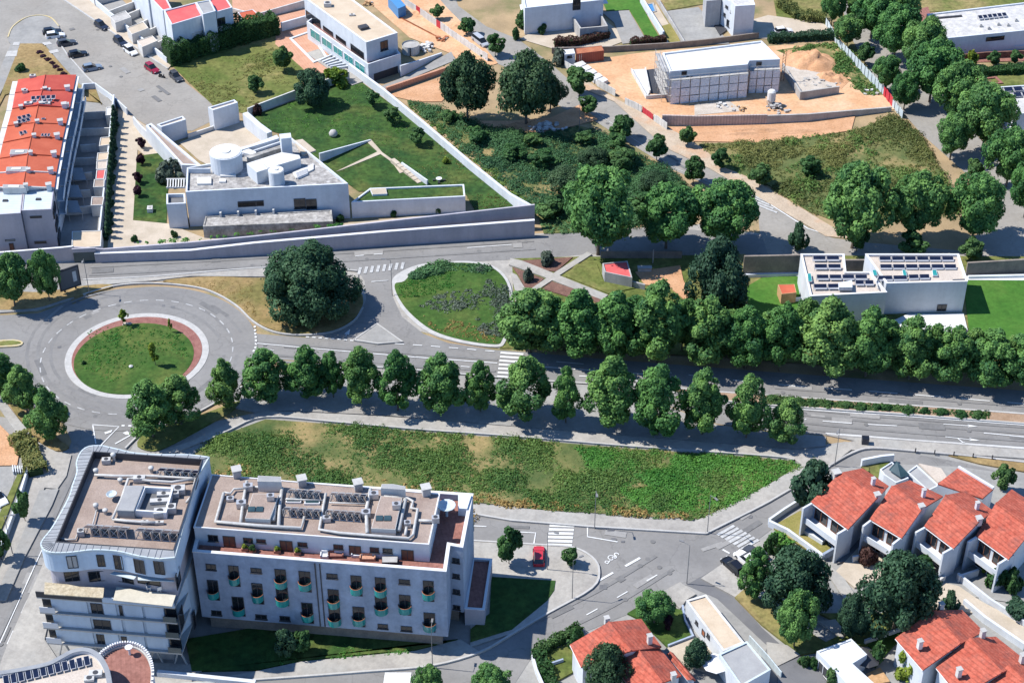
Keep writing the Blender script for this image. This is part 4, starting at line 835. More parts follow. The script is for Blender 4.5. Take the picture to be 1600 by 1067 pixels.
# terrace deck: straw pergola and cream awning
zt = ZT + 0.05
q = [Z3(*p) for p in [(165, 385), (690, 420), (700, 330), (480, 320), (380, 300), (170, 280)]]
rbox(A_, 'straw_canopy', q, zt + 1.9, 0.15, 'thatch')
q = [Z3(*p) for p in [(780, 440), (1305, 497), (1340, 392), (810, 322)]]; rbox(A_, 'awning', q, zt + 1.0, 0.1, 'cream_awning')
MB().bar((FL.x, FL.y, ZT) , tuple((FL + e * eL * 0.48).xy) + (ZT,), 0.12, 1.0).build('parapet', 'frame_dark', A_); MB().bar(tuple((FL + e * eL * 0.48).xy) + (ZT,), (FR.x, FR.y, ZT), 0.12, 0.9).build('parapet', 'pale_blue', A_)
def terrace_chair(x, y, z, rz, label):
    p = W(x, y, z); T = thing('garden_chair', p, label, 'chair'); o = MB().box((p.x, p.y, z + 0.38), 0.55, 0.55, 0.1, rz).build('seat', 'frame_white', T)
    MB().box((p.x - 0.25 * math.cos(rz), p.y - 0.25 * math.sin(rz), z + 0.45), 0.08, 0.55, 0.5, rz).build('backrest', 'frame_white', T)
    for dx in (-.2, .2):
        for dy in (-.2, .2): MB().box((p.x + dx, p.y + dy, z), 0.06, 0.06, 0.38, rz).build('leg', 'frame_white', T)
terrace_chair(*Z3(1100, 345), zt + 1.12, 0.4, 'white chair at the left on the cream terrace awning'); terrace_chair(*Z3(1195, 360), zt + 1.12, 2.0, 'white chair at the right on the cream terrace awning')
# roof plant
Y2 = lambda x, y: (60 + x / 5.707, 690 + y / 5.707)
y2 = lambda L: [Y2(*p) for p in L]
rbox(A_, 'skylight_housing', y2([(700, 612), (850, 618), (938, 390), (785, 390)]), zr, 1.3, 'grey_roof', 'grey_roof')
m = MB(); m.ring(WL(y2([(852, 612), (1140, 632), (1205, 408), (942, 395)]), zr + 1.1), 0.25, zr, zr + 1.1); m.build('court_parapet', 'frame_white', A_)
MB().sheet(WL(y2([(855, 610), (1138, 630), (1202, 410), (945, 398)]), zr + 1.1), zr + 0.05).build('court_floor', 'asphalt_dark', A_)
pipe(A_, 'duct', y2([(660, 685), (740, 510), (800, 330), (880, 325), (960, 345), (1190, 360), (1390, 330)]), zr + 0.6, 0.2); pipe(A_, 'duct', y2([(660, 690), (780, 705), (920, 715), (1040, 720)]), zr + 0.4, 0.2)
pipe(A_, 'duct', y2([(500, 295), (700, 305), (1000, 305), (1400, 322), (1370, 480), (1320, 540)]), zr + 0.5, 0.2); pipe(A_, 'duct', y2([(520, 600), (500, 680), (485, 735)]), zr + 0.4, 0.1)
for x, y, sx, sy, h in [(610, 190, 1.2, .8, .7), (1090, 660, 1.6, 1.2, .9), (1190, 625, 1.3, 1.1, 1.0), (1250, 455, 1.9, 1.2, .9), (1085, 545, 2.6, .8, .5), (1225, 490, 1.0, .8, .8), (950, 730, 1.0, .5, .4), (1080, 735, 1.2, .4, .4), (385, 835, .9, .8, .9), (905, 355, 1.6, .8, .8), (1120, 485, 1.8, .8, .5)]: acunit(A_, *Y2(x, y), zr, sx, sy, h)
for x, y, h in [(675, 165, 1.3), (520, 300, 1.2), (520, 610, 1.2), (735, 370, .9), (1010, 270, 1.0), (600, 640, .8)]: vent(A_, *Y2(x, y), zr, .38, h)
p = W(*Y2(660, 510), zr); MB().lathe((p.x, p.y, zr + 0.5), [(0.1, 0), (.5, .15), (.75, .45), (.7, .5), (.4, .3)], 12).build('satellite_dish', 'zinc_pale', A_)
solar_row(A_, Y2(390, 765), Y2(785, 790), 5, 1.9, zr + 1.5, 1.1, away=True); solar_row(A_, Y2(850, 795), Y2(1245, 822), 5, 1.9, zr + 1.5, 1.1, away=True); solar_row(A_, Y2(1050, 258), Y2(1425, 282), 5, 1.9, zr + 1.4, 1.0, away=True)
pipe(A_, 'duct', y2([(180, 855), (250, 872), (330, 870), (345, 830)]), zr + 0.3, 0.13)

# ------------------------------------------------------------ long apartment block
ZM, ZP = 15.0, 17.1
BPX = [(301, 862), (697, 893), (703, 852), (723, 855.5), (739, 772), (331, 744)]
Bm = [Vector((v.x, v.y, 0)) for v in WL(BPX, ZM)]
Bm = ccw(Bm); B_ = thing('apartment_block', cen(Bm), 'long pale apartment block with green glass balconies and a rooftop full of ducts', 'building')
MB().prism(Bm, 2.8, ZM - 1.0, False, True).ring(Bm, 0.35, ZM - 1.0, ZM).build('wall', 'stone_wall', B_)
MB().ring(inset(Bm, -0.06), 0.5, ZM, ZM + 0.12).build('coping', 'frame_white', B_)
MB().sheet(inset(Bm, 0.3), ZM - 1.0).build('terrace_floor', 'terracotta', B_)
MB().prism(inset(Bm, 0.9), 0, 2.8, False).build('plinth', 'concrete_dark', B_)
PEN = ccw([Vector((v.x, v.y, 0)) for v in WL([(303, 824), (670, 851), (687, 772), (331, 742)], ZP)])
MB().prism(PEN, ZM - 1.0, ZP, False).build('penthouse_wall', 'white_wall', B_); MB().sheet(PEN, ZP).build('roof', 'gravel_roof', B_); MB().ring(inset(PEN, -0.05), 0.18, ZP - 0.1, ZP + 0.14).build('roof_edge', 'frame_white', B_)
p0, p1 = Bm[0], Bm[1]
Q14 = lambda x, y: (400 + x / 4, 800 + y / 4); Q13 = lambda x, y: (x / 4, 800 + y / 4)
bal = [Q14(115, 352) + Q14(190, 465), Q14(265, 365) + Q14(343, 495), Q14(590, 392) + Q14(662, 520), Q14(742, 404) + Q14(812, 515), Q14(1043, 424) + Q14(1112, 555), Q14(-30, 440) + Q14(45, 570), Q14(122, 465) + Q14(203, 580), Q14(447, 478) + Q14(520, 595), Q14(742, 520) + Q14(820, 630), Q14(893, 513) + Q14(968, 640), Q14(282, 562) + Q14(358, 690), Q14(452, 592) + Q14(528, 700), Q14(602, 587) + Q14(680, 712), Q14(1047, 624) + Q14(1120, 745),
       Q13(1425, 330) + Q13(1497, 460), Q13(1292, 420) + Q13(1368, 545), Q13(1447, 525) + Q13(1528, 645)]
for r in bal:
    winpx(B_, p0, p1, r, 'tall', 'frame_dark', 'glass', 'balcony_door')
    u0, z1 = onwall(p0, p1, r[0], r[1]); u1, z0 = onwall(p0, p1, r[2], r[3]); uc = (u0 + u1) / 2; hw = (u1 - u0) / 2 + 0.12; ft = max(z0, z1 - 2.9)
    c = ptri(p0, p1, uc, ft); ee = (p1 - p0).normalized(); nn = Vector((ee.y, -ee.x, 0)); arc = [c + ee * hw * math.cos(t) + nn * 0.85 * math.sin(t) for t in [math.pi * k / 8 for k in range(9)]]
    o = MB().add([(v.x, v.y, ft + z) for z in (0.0, 0.12) for v in arc], [tuple(range(9, 18)), tuple(range(8, -1, -1))] + [(k, k + 1, k + 10, k + 9) for k in range(8)]).build('balcony_slab', 'concrete', B_)
    arc2 = [c + ee * (hw * 1.06) * math.cos(t) + nn * 0.92 * math.sin(t) for t in [math.pi * k / 8 for k in range(9)]]
    MB().add([(v.x, v.y, ft - 0.1 + z) for z in (0.0, 1.15) for v in arc2], [(k, k + 1, k + 10, k + 9) for k in range(8)]).build('glass_front', 'glass_green', o)
    MB().tube([(v.x, v.y, ft + 1.06) for v in arc2], 0.04, 5).build('handrail', 'rust', o)
for r in [Q14(440, 380) + Q14(510, 412), Q14(892, 416) + Q14(962, 448), Q14(-35, 345) + Q14(35, 378), Q14(-5, 635) + Q14(68, 665), Q14(147, 645) + Q14(213, 675), Q14(760, 695) + Q14(825, 725), Q14(905, 708) + Q14(975, 740), Q13(1285, 320) + Q13(1350, 358), Q13(1320, 610) + Q13(1385, 640)]: winpx(B_, p0, p1, r, 'win', 'frame_dark')
for r in [Q14(1227, 282) + Q14(1273, 314), Q14(1229, 380) + Q14(1274, 410), Q14(1231, 477) + Q14(1276, 508), Q14(1232, 576) + Q14(1277, 606)]: winpx(B_, Bm[2], Bm[3], r, 'win', 'frame_dark')
for x in (Q14(375, 345)[0], Q14(405, 350)[0]): 
    u, _ = onwall(p0, p1, x, 900); wallbox(MB(), p0, p1, u - .07, u + .07, 2.9, ZM - .3, 0, 0.12).build('downpipe', 'frame_dark', B_)
for k, (px_, sd) in enumerate([(480, 0), (560, 0), (640, 0)]):
    pass
Y4 = lambda x, y: (290 + x / 5.707, 720 + y / 5.707); Y5 = lambda x, y: (530 + x / 5.707, 720 + y / 5.707)
q0, q1 = PEN[0], PEN[1]
for f, x0, y0, x1, y1, kd in [(Y4, 197, 655, 290, 712, 'win'), (Y4, 330, 665, 445, 765, 'door'), (Y4, 512, 680, 600, 732, 'win'), (Y4, 630, 692, 715, 728, 'win'), (Y4, 837, 705, 955, 800, 'door'), (Y4, 997, 720, 1085, 762, 'win'), (Y4, 1317, 740, 1405, 786, 'win'), (Y4, 1455, 750, 1565, 835, 'door'), (Y5, 272, 765, 355, 815, 'win'), (Y5, 387, 775, 475, 820, 'win'), (Y5, 552, 787, 665, 885, 'door')]:
    winpx(B_, q0, q1, f(x0, y0) + f(x1, y1), kd, 'frame_dark', 'wood_dark' if kd == 'door' else 'glass')
# terrace furniture and planters
zt = ZM - 1.0
def planter(x, y, z, label, w=0.9, kind='yellow'):
    p = W(x, y, z); T = thing('planter', p, label, 'planter'); MB().box((p.x, p.y, z), w, 0.5, 0.45).build('pot', 'terracotta_pale', T)
    me, _, H, r = PROTO[kind][0]; c = bpy.data.objects.new('foliage', me); COL.objects.link(c); c.parent = T; c.location = (0, 0, 0.35); c.scale = (0.4, 0.4, 0.45)
for f, x, y, l, kd in [(Y4, 530, 795, 'planter with a pale shrub on the terrace, leftmost', 'yellow'), (Y4, 600, 805, 'planter with green plants on the terrace beside the leftmost one', 'shrub'), (Y4, 820, 815, 'planter with a golden shrub by the brown terrace door', 'yellow'), (Y4, 1000, 830, 'planter with a small golden shrub right of the brown door', 'yellow')]: planter(*f(x, y), zt, l, kind=kd)
def lounge(x, y, z, mat, label, n='sofa', sx=1.8, sy=.8):
    p = W(x, y, z); T = thing(n, p, label, 'furniture'); MB().box((p.x, p.y, z + .08), sx, sy, 0.35).build('seat', mat, T); MB().box((p.x, p.y + sy / 2, z + .08), sx, 0.2, 0.75).build('backrest', mat, T)
    for d in (-1, 1): MB().box((p.x + d * (sx / 2 + .08), p.y, z + .08), 0.15, sy, 0.55).build('armrest', mat, T)
lounge(*Y5(255, 875), zt, 'terracotta_pale', 'red sofa on the apartment terrace, right one'); lounge(*Y4(1340, 850), zt, 'terracotta', 'rust red bench on the apartment terrace, left one'); lounge(*Y4(1240, 855), zt, 'frame_white', 'white armchair on the apartment terrace', 'armchair', 0.8); lounge(*Y5(160, 845), zt, 'frame_white', 'white lounge under the brown terrace door', 'lounger', 1.2)
rbox(B_, 'plant_box', [Y5(*p) for p in [(380, 905), (520, 905), (525, 850), (380, 850)]], zt, 0.8, 'frame_dark', 'concrete')
# rooftop
for f, P, h, sk in [(Y4, [(530, 510), (750, 520), (830, 300), (600, 290)], 1.1, (580, 440, 690, 440)), (Y5, [(285, 600), (500, 610), (560, 330), (370, 310)], 1.1, (350, 520, 430, 520))]:
    rbox(B_, 'lift_housing', [f(*p) for p in P], ZP, h, 'cream_wall', 'gravel_roof')
    cx, cy = f(sk[0] + 45, sk[1] - 5); p = W(cx, cy, ZP + h)
    for d in (-.55, .55): MB().box((p.x + d, p.y, ZP + h + .03), 0.95, 1.0, 0.15).build('skylight', 'glass_blue', B_)
for f, P in [(Y4, [(640, 180), (855, 185), (850, 140), (645, 130)]), (Y5, [(370, 240), (590, 255), (590, 225), (480, 205), (380, 205)])]: rbox(B_, 'stair_roof', [f(*p) for p in P], ZP, 1.9, 'cream_wall', 'grey_roof')
DZ = ZP + 0.45
pipe(B_, 'duct', [Y4(*p) for p in [(340, 285), (265, 540), (640, 575), (1030, 600), (1060, 500)]], DZ, 0.24); pipe(B_, 'duct', [Y4(*p) for p in [(345, 280), (400, 290), (430, 250), (520, 245)]], DZ, 0.16)
pipe(B_, 'duct', [Y4(*p) for p in [(545, 180), (510, 380), (490, 550)]], DZ, 0.22); pipe(B_, 'duct', [Y4(*p) for p in [(860, 240), (840, 400), (830, 580)]], DZ, 0.26); pipe(B_, 'duct', [Y4(*p) for p in [(800, 380), (780, 530)]], DZ, .3)
pipe(B_, 'duct', [Y4(*p) for p in [(1250, 290), (1220, 450), (1190, 610)]] + [Y5(*p) for p in [(0, 640), (300, 665), (620, 690), (660, 655), (700, 430), (640, 420), (660, 360), (590, 320), (400, 315)]], DZ, 0.2)
pipe(B_, 'duct', [Y5(*p) for p in [(280, 250), (240, 440), (250, 640)]], DZ, 0.26); pipe(B_, 'duct', [Y5(*p) for p in [(590, 340), (550, 520), (530, 620)]], DZ, 0.3); pipe(B_, 'duct', [Y5(*p) for p in [(710, 530), (860, 535)]], DZ, 0.2); pipe(B_, 'duct', [Y5(*p) for p in [(600, 590), (590, 660)]], DZ, .2)
pipe(B_, 'duct', [Y4(*p) for p in [(890, 340), (1230, 350)]], DZ, 0.1); pipe(B_, 'duct', [Y4(*p) for p in [(1280, 370), (1600, 380)]], DZ, 0.1); pipe(B_, 'duct', [Y4(*p) for p in [(600, 230), (760, 235)]], DZ, 0.14)
for f, x, y in [(Y4, 460, 135), (Y4, 1040, 215), (Y4, 1540, 250), (Y5, 175, 250), (Y5, 775, 295)][:5]:
    if (f, x, y) != (Y5, 175, 250): chimney(B_, *f(x, y), ZP, 1.1, 1.3, 'grey_wall')
for f, x, y, sx, sy, h in [(Y4, 560, 260, 1.3, .9, .9), (Y4, 500, 410, 1.3, .9, .9), (Y4, 760, 345, 1.0, .8, .8), (Y4, 400, 350, 1.0, .8, .4), (Y4, 1260, 535, 1.1, .8, .7), (Y5, 310, 330, 1.3, .9, .9), (Y5, 510, 420, 1.1, .8, .8), (Y5, 240, 490, 1.2, 1.0, .8), (Y5, 610, 580, .9, .8, .7), (Y5, 860, 545, 1.0, .8, .9)]: acunit(B_, *f(x, y), ZP + (1.1 if (f, x) in ((Y4, 760), (Y5, 510)) else 0), sx, sy, h, mat='metal')
for a, b in [(Y4(905, 268), Y4(1195, 288)), (Y4(860, 432), Y4(1195, 452)), (Y4(1280, 300), Y4(1610, 318)), (Y4(1240, 455), Y4(1560, 478))]: solar_row(B_, a, b, 5, 1.7, ZP + 1.4, 1.0, away=True)
for c in [(965, 362), (1130, 375)]:
    p = W(*Y4(*c), ZP); MB().box((p.x, p.y, ZP), 2.1, 0.9, 0.3).build('roof_light', 'frame_white', B_); MB().box((p.x, p.y, ZP + .3), 1.8, 0.65, 0.05).build('roof_light_glass', 'glass_blue', B_)
p = W(*Y5(960, 490), zt); MB().lathe((p.x, p.y, zt), [(0.2, 0), (0.15, 1.5), (.8, 1.7), (1.3, 2.0), (1.25, 2.05), (.6, 1.85)], 14).build('satellite_dish', 'zinc_pale', B_)
rbox(B_, 'stair_head', [Y5(*p) for p in [(1060, 420), (1140, 425), (1180, 300), (1060, 295)]], zt, 1.4, 'white_wall')
# low annex at the right end
flat('annex', 'low dark-roofed annex with white parapet at the end of the apartments', 'building', [(726, 951), (757, 953), (769, 873), (738, 871)], 3.2, 'lilac_wall', 'terracotta', 0.35, 0.3, cap='frame_white')

# ------------------------------------------------------------ curved building cut by the lower frame edge
CP = SP([(-90, 1062), (-30, 1052), (10, 1047), (45, 1041), (75, 1034), (93, 1025), (110, 1016), (128, 1012), (143, 1014), (156, 1022), (165, 1034), (171, 1048), (175, 1070), (177, 1100)], 4, False) + [(177, 1130), (-90, 1130)]
T, CW_ = flat('apartment_block', 'curved beige-roofed building cut off by the bottom edge, lower left', 'building', CP, 18.0, 'white_wall', 'gravel_roof_pale', 0.5, 0.55, cap='zinc')
solar_row(T, (5, 1071), (143, 1038), 12, 1.5, 17.75, 0.15); acunit(T, 150, 1055, 17.5, 1.6, .9, .5); acunit(T, 140, 1062, 17.5, 1.2, .9, .4)
C2 = SP([(150, 1030), (160, 1018), (174, 1009), (189, 1004.5), (205, 1004.5), (220, 1010), (231, 1021), (237, 1035), (239, 1050), (237, 1075)], 4, False) + [(232, 1130), (178, 1130), (176, 1090), (168, 1045)]
C2W = ccw([Vector((v.x, v.y, 0)) for v in WL(C2, 15.0)]); MB().prism(C2W, 0, 15.0, False).build('wall', 'white_wall', T); MB().sheet(C2W, 14.4).build('terrace_floor', 'terracotta', T); MB().ring(C2W, 0.3, 14.3, 14.7).build('kerb', 'kerb', T)
Pp = C2W
for k in range(0, len(Pp)):
    a, b = Pp[k], Pp[(k + 1) % len(Pp)]
    if (b - a).length < 3: MB().bar((a.x, a.y, 14.7), tuple((a + (b - a) * 0.55).xy) + (14.7,), 0.3, 0.55).build('baluster', 'frame_white', T)
p = W(203, 1022, 14.4); MB().lathe((p.x, p.y, 14.4), [(0.15, 0), (.15, 1.2), (.5, 1.25), (.5, 1.35)], 10).build('vent', 'frame_white', T)
wallrun('wall', [(247, 1056, None, 1.0), (400, 1072, None, 1.0)], 0.6, 'white_wall', 'white low wall at the bottom edge beside the curved building')
# ------------------------------------------------------------ row of red-roofed terrace houses (left)
ZE, ZG = 8.6, 9.5
Z7 = lambda x, y: (x / 6.667, 110 + y / 6.667); Z8 = lambda x, y: (x / 6.667, 240 + y / 6.667)
# left eave, ridge, right eave at each party wall, from the back to the front
CUT = [((29, 126), (71, 119), (119, 118.5)), ((24, 147), (66, 143), (114, 143)), ((19.5, 172), (60, 166), (109, 170)), ((12, 199), (54, 194), (103, 196)), ((5, 225), (49, 216), (98, 218)), ((-1, 250), (43.5, 243), (93, 246)), ((-8, 273), (40, 270), (88, 272)), ((-14, 296), (36, 294), (85, 296))]
for k in range(7):
    a, b = CUT[k], CUT[k + 1]; st = [0.35, 0.35, 0.15, .15, .1, .05, 0][k]
    c = W((a[1][0] + b[1][0]) / 2, (a[1][1] + b[1][1]) / 2, 9); T = thing('terrace_house', Vector((c.x, c.y, 0)), f'red-roofed terrace house in the left row, {ORD[k]} from the top', 'house', 'red-roofed terrace houses of the left row')
    tl = 'tile_red' if k < 2 else 'tile_orange'
    g = gable(T, (a[0], b[0]), (a[1], b[1]), (a[2], b[2]), ZE, ZG + st, 'white_wall', tl, ridge=True)
    A, B = W(*b[0], ZE), W(*b[1], ZG + st); Cc = W(*b[2], ZE); m = MB()
    m.bar(A + Vector((0, 0, .1)), B + Vector((0, 0, .1)), 0.22, 0.32); m.bar(B + Vector((0, 0, .1)), Cc + Vector((0, 0, .1)), 0.22, 0.32); m.build('party_wall', tl if k < 5 else 'white_old', T)
    x, y = b[2]; chimney(T, x - 8, y - 1, ZE + 0.3, 0.9, 1.0); chimney(T, b[1][0] + 5, b[1][1], ZG, 0.7, 0.8, 'white_old')
    if k < 3: chimney(T, b[0][0] + 14, b[0][1] - 1, ZE + .5, .7, .8, 'concrete')
    # balconied right side
    p0, p1 = W(*b[2], ZE), W(*a[2], ZE); p0.z = p1.z = 0; L = (p1 - p0).length
    for z in (2.9, 5.7):
        wallbox(MB(), p0, p1, 0.3, L - 0.3, z, z + 0.15, 0, 1.3).build('balcony_slab', 'white_wall', T); wallbox(MB(), p0, p1, 0.3, L - 0.3, z + 0.15, z + 1.0, 1.2, 1.3).build('balcony_parapet', 'white_wall', T)
        for s in (0.12, 0.56): window(T, p0, p1, L * s, L * (s + 0.32), z + 0.2, z + 2.2, 'tall', 'frame_white')
    wallbox(MB(), p0, p1, 0.15, L - 0.15, ZE - 0.35, ZE - 0.1, 0, 0.6).build('eaves', 'frame_white', T)
    q0, q1 = W(*a[0], ZE), W(*b[0], ZE); q0.z = q1.z = 0
    wallbox(MB(), q0, q1, 0.1, (q1 - q0).length - 0.1, ZE - 0.8, ZE - 0.1, 0, 1.2).build('eaves', 'white_old', T)
    # roof fittings
    zz = lambda px: ZE + 0.45
    if k == 1:
        solar_row(T, Z7(318, 315), Z7(580, 300), 5, 1.1, ZG + 0.45, 0.3); solar_row(T, Z7(335, 340), Z7(545, 325), 4, 0.6, ZG + .4, 0.15); acunit(T, *Z7(300, 375), ZG - .3, 1.6, .9, .8); acunit(T, *Z7(480, 225), ZG - .1, 1.9, .8, .6); acunit(T, *Z7(490, 370), ZG - .2, 1.4, .8, .6); acunit(T, *Z7(690, 385), ZE + .4, 1.2, .9, .8)
    if k == 0: acunit(T, *Z7(345, 90), ZG - .4, 1.2, .8, .8); acunit(T, *Z7(270, 245), ZE + .5, .9, .7, .8)
    if k == 2: solar_row(T, Z7(190, 520), Z7(330, 485), 3, 1.0, ZE + 1.15, 0.2); solar_row(T, Z7(185, 560), Z7(325, 525), 3, 1.0, ZE + 1.1, 0.2); solar_row(T, Z7(425, 515), Z7(475, 512), 1, 0.6, ZE + 1.1, 0.0)
    if k == 3: solar_row(T, Z7(210, 675), Z7(290, 655), 2, 1.0, ZE + 1.1, 0.15); solar_row(T, Z7(420, 690), Z7(520, 690), 3, 0.9, ZE + 1.1, 0.1)
    for kk, f, P in ((4, Z7, [(100, 875), (320, 868), (320, 822), (112, 825)]), (5, Z7, [(60, 1050), (288, 1046), (292, 1002), (70, 1006)]), (6, Z8, [(25, 362), (270, 360), (270, 325), (30, 322)])):
        if k == kk:
            o = rbox(T, 'dormer', [f(*p) for p in P], ZE - 0.2, 1.5, 'white_old', 'grey_roof')
            a_, b_ = f(P[0][0] + 60, (P[0][1] + P[3][1]) / 2), f(P[1][0] - 70, (P[1][1] + P[2][1]) / 2); pp, qq = W(*a_, ZE + 1.33), W(*b_, ZE + 1.33); MB().bar(pp, qq, 0.7, 0.08).build('roof_light', 'white_roof', o)
# metal-roofed end house, two parts
T, P = flat('end_house', 'pale metal-roofed end house of the red terrace, facing the street', 'house', [(33.5, 329), (80, 327), (84, 296), (37, 298)], 8.7, 'lilac_wall', 'zinc_pale', 0.12, 0.2)
for r in [Z8(310, 652) + Z8(437, 672), Z8(357, 915) + Z8(485, 937)]: winpx(T, P[0], P[1], r, 'slot', 'frame_dark')
flat('', '', '', [(-30, 337), (32, 333), (36, 298), (-25, 300)], 8.7, 'lilac_wall', 'zinc_pale', 0.12, 0.2, T=T); q = [Vector((v.x, v.y, 0)) for v in WL([(-30, 337), (32, 333)], 8.7)]
winpx(T, q[0], q[1], Z8(92, 935) + Z8(150, 1035), 'door', 'frame_dark', 'wood_dark'); o = winpx(T, q[0], q[1], Z8(52, 897) + Z8(160, 912), 'slot', 'frame_dark', 'concrete', 'canopy')
for c in [(55, 495), (400, 480)]:
    p = W(*Z8(*c), 8.6); MB().box((p.x, p.y, 8.55), 0.9, 0.6, 0.25).build('skylight', 'frame_dark', T)
p0, p1 = P[1], P[2]
for z in (0.4, 3.2, 6.0): wallbox(MB(), p0, p1, 0.8, 4.6, z, z + 1.6, 0, 0.25).build('bay_window', 'glass', T)
MB().ribbon([W(84, 384), W(97, 330)], 1.6, 0, 2.9).build('side_wing', 'white_wall', T)
# yards behind: party walls, sheds, paving
area('yard', [(92, 388), (160, 384), (181, 166), (150, 135), (128, 130), (112, 250)], 'pave_grey', 0.06)
yw = [(Z7(890, 520), Z7(1170, 505)), (Z7(830, 690), Z7(1160, 680)), (Z7(850, 860), Z7(1010, 850)), (Z7(760, 1000), Z7(1000, 990)), (Z8(740, 300), Z8(970, 275)), (Z8(690, 480), Z8(950, 460)), (Z8(690, 650), Z8(1070, 620))]
for k, (a, b) in enumerate(yw): wallrun('yard_wall', [a + (None, 1.8), b + (None, 1.8)], 0.2, 'white_old', f'low partition wall between back yards of the red row, {ORD[k]} from the top', group='yard partition walls')
wallrun('yard_wall', [Z7(1200, 360) + (None, 2.4), Z7(1165, 690) + (None, 2.4), Z7(1140, 980) + (None, 2.4), Z8(1120, 300) + (None, 2.4), Z8(1085, 600) + (None, 2.4), Z8(1045, 985) + (None, 2.4)], 0.3, 'white_wall', 'long white boundary wall between the back yards and conifers')
sheds = [([(1100, 470), (1180, 465), (1185, 380), (1105, 385)], Z7, 'white_roof', 'small white-roofed shed at the top of the back yards'), ([(1030, 790), (1140, 775), (1160, 690), (1045, 700)], Z7, 'beige_roof', 'beige-roofed shed in the third back yard'), ([(1005, 940), (1120, 930), (1135, 850), (1015, 860)], Z7, 'beige_roof', 'beige-roofed shed above the grey-roofed one'), ([(1000, 1030), (1110, 1025), (1120, 940), (1005, 945)], Z7, 'gravel_roof_pale', 'grey-roofed shed above the red-roofed shed'), ([(995, 265), (1085, 262), (1100, 165), (1005, 172)], Z8, 'roof_pink', 'red-roofed shed in the back yards'), ([(970, 350), (1085, 345), (1090, 265), (980, 270)], Z8, 'gravel_roof', 'brown-roofed shed just below the red-roofed shed'), ([(945, 540), (1070, 535), (1085, 450), (955, 448)], Z8, 'gravel_roof', 'brown flat-roofed shed near the yard bush'), ([(745, 990), (1050, 965), (1060, 800), (750, 810)], Z8, 'beige_roof', 'large beige flat-roofed garage at the street end of the yards')]
for P, f, rm, l in sheds: flat('shed', l, 'shed', [f(*p) for p in P], 2.6, 'white_old', rm, 0.12, 0.15)
for k, (x, y) in enumerate([(800, 200), (760, 380), (750, 540)]):
    P = [Z8(x - 40, y + 60), Z8(x + 100, y + 60), Z8(x + 60, y - 20), Z8(x - 40, y - 20)]; rb_ = WL(P, 2.4); T = thing('lean_to', cen(rb_), f'grey sloping lean-to roof in the shaded back yards, {ORD[k]} from the top', 'lean-to')
    a, b, c, d = rb_; a = Vector((a.x, a.y, 2.0)); b = Vector((b.x, b.y, 2.0)); c = Vector((c.x, c.y, 3.0)); d = Vector((d.x, d.y, 3.0)); slab4(MB(), a, b, c, d, 0.08).build('roof_sheet', 'zinc', T)
    for v in (a, b, c, d): MB().tube([(v.x, v.y, 0), (v.x, v.y, v.z)], 0.06, 5).build('post', 'metal', T)
area('yard_soil', [Z7(*p) for p in [(880, 330), (1060, 350), (1060, 370), (1000, 210), (880, 215)]], 'grass_brown', 0.25)
wallrun('yard_wall', [Z7(875, 290) + (None, 1.6), Z7(875, 212) + (None, 1.6), Z7(1000, 205) + (None, 1.6), Z7(1200, 350) + (None, 1.6), Z7(1330, 470) + (None, 1.6)], 0.25, 'white_wall', 'white yard wall along the forecourt street')
# wall along the street below the red row
wallrun('street_wall', [(-40, 413, 398), (100, 409, 387), (118, 408, 385)], 0.4, 'lilac_wall', 'lilac street wall below the metal-roofed end house', cap='frame_white')
T = thing('garage_gate', W(118, 411), 'dark garage gate set in the long street wall', 'gate'); a, b = W(117, 410.5), W(151, 409); wallbox(MB(), a, b, 0, (b - a).length, 0, 2.2, -0.1, 0.05).build('door_leaf', 'glass_blue', T); wallbox(MB(), a, b, -.15, (b - a).length + .15, 2.2, 3.0, -0.2, 0.08).build('lintel', 'lilac_wall', T)

# ------------------------------------------------------------ walled villa
V6 = lambda x, y: (210 + x / 5.707, 140 + y / 5.707); v6 = lambda L: [V6(*p) for p in L]
Q5 = lambda x, y: (x / 4, 267 + y / 4); Q6 = lambda x, y: (400 + x / 4, 267 + y / 4); Q2 = lambda x, y: (400 + x / 4, y / 4)
area('villa_drive', [(185, 170), (232, 200), (290, 262), (262, 270), (215, 235), (208, 345), (262, 350), (318, 372), (540, 350), (735, 330), (735, 345), (160, 392), (168, 390), (184, 190)], 'pave_beige', 0.06)
area('lawn', [(208, 345), (214, 245), (250, 240), (268, 268), (262, 300), (260, 350)], 'lawn_villa', 0.1); area('lawn', [(395, 182), (478, 152), (545, 115), (830, 325), (745, 335), (725, 300), (560, 300), (540, 286), (455, 215), (420, 205)], 'lawn_villa', 0.1)
area('garden_path', [Q2(*p) for p in [(690, 890), (720, 880), (790, 960), (860, 1010), (960, 1067), (900, 1090), (850, 1020), (780, 970), (540, 1067), (500, 1080), (760, 955)]], 'pave_beige', 0.2)
wallrun('retaining_wall', [(500, 255, None, 2.2), (579, 221, None, 0.4)], 0.3, 'white_wall', 'wedge-shaped white retaining wall on the villa lawn')
wallrun('stair_wall', [(628, 262, None, 1.2), (668, 290, None, 1.2)], 0.3, 'white_wall', 'white side wall of the villa garden stairs')
T = thing('garden_stairs', W(640, 285), 'beige garden steps leading down the villa lawn', 'stairs')
for k in range(7):
    p = W(618 + k * 5.5, 258 + k * 4.2); MB().box((p.x, p.y, 0), 0.9, 2.2, 0.9 - k * 0.1, 0.6).build('step', 'pave_beige', T)
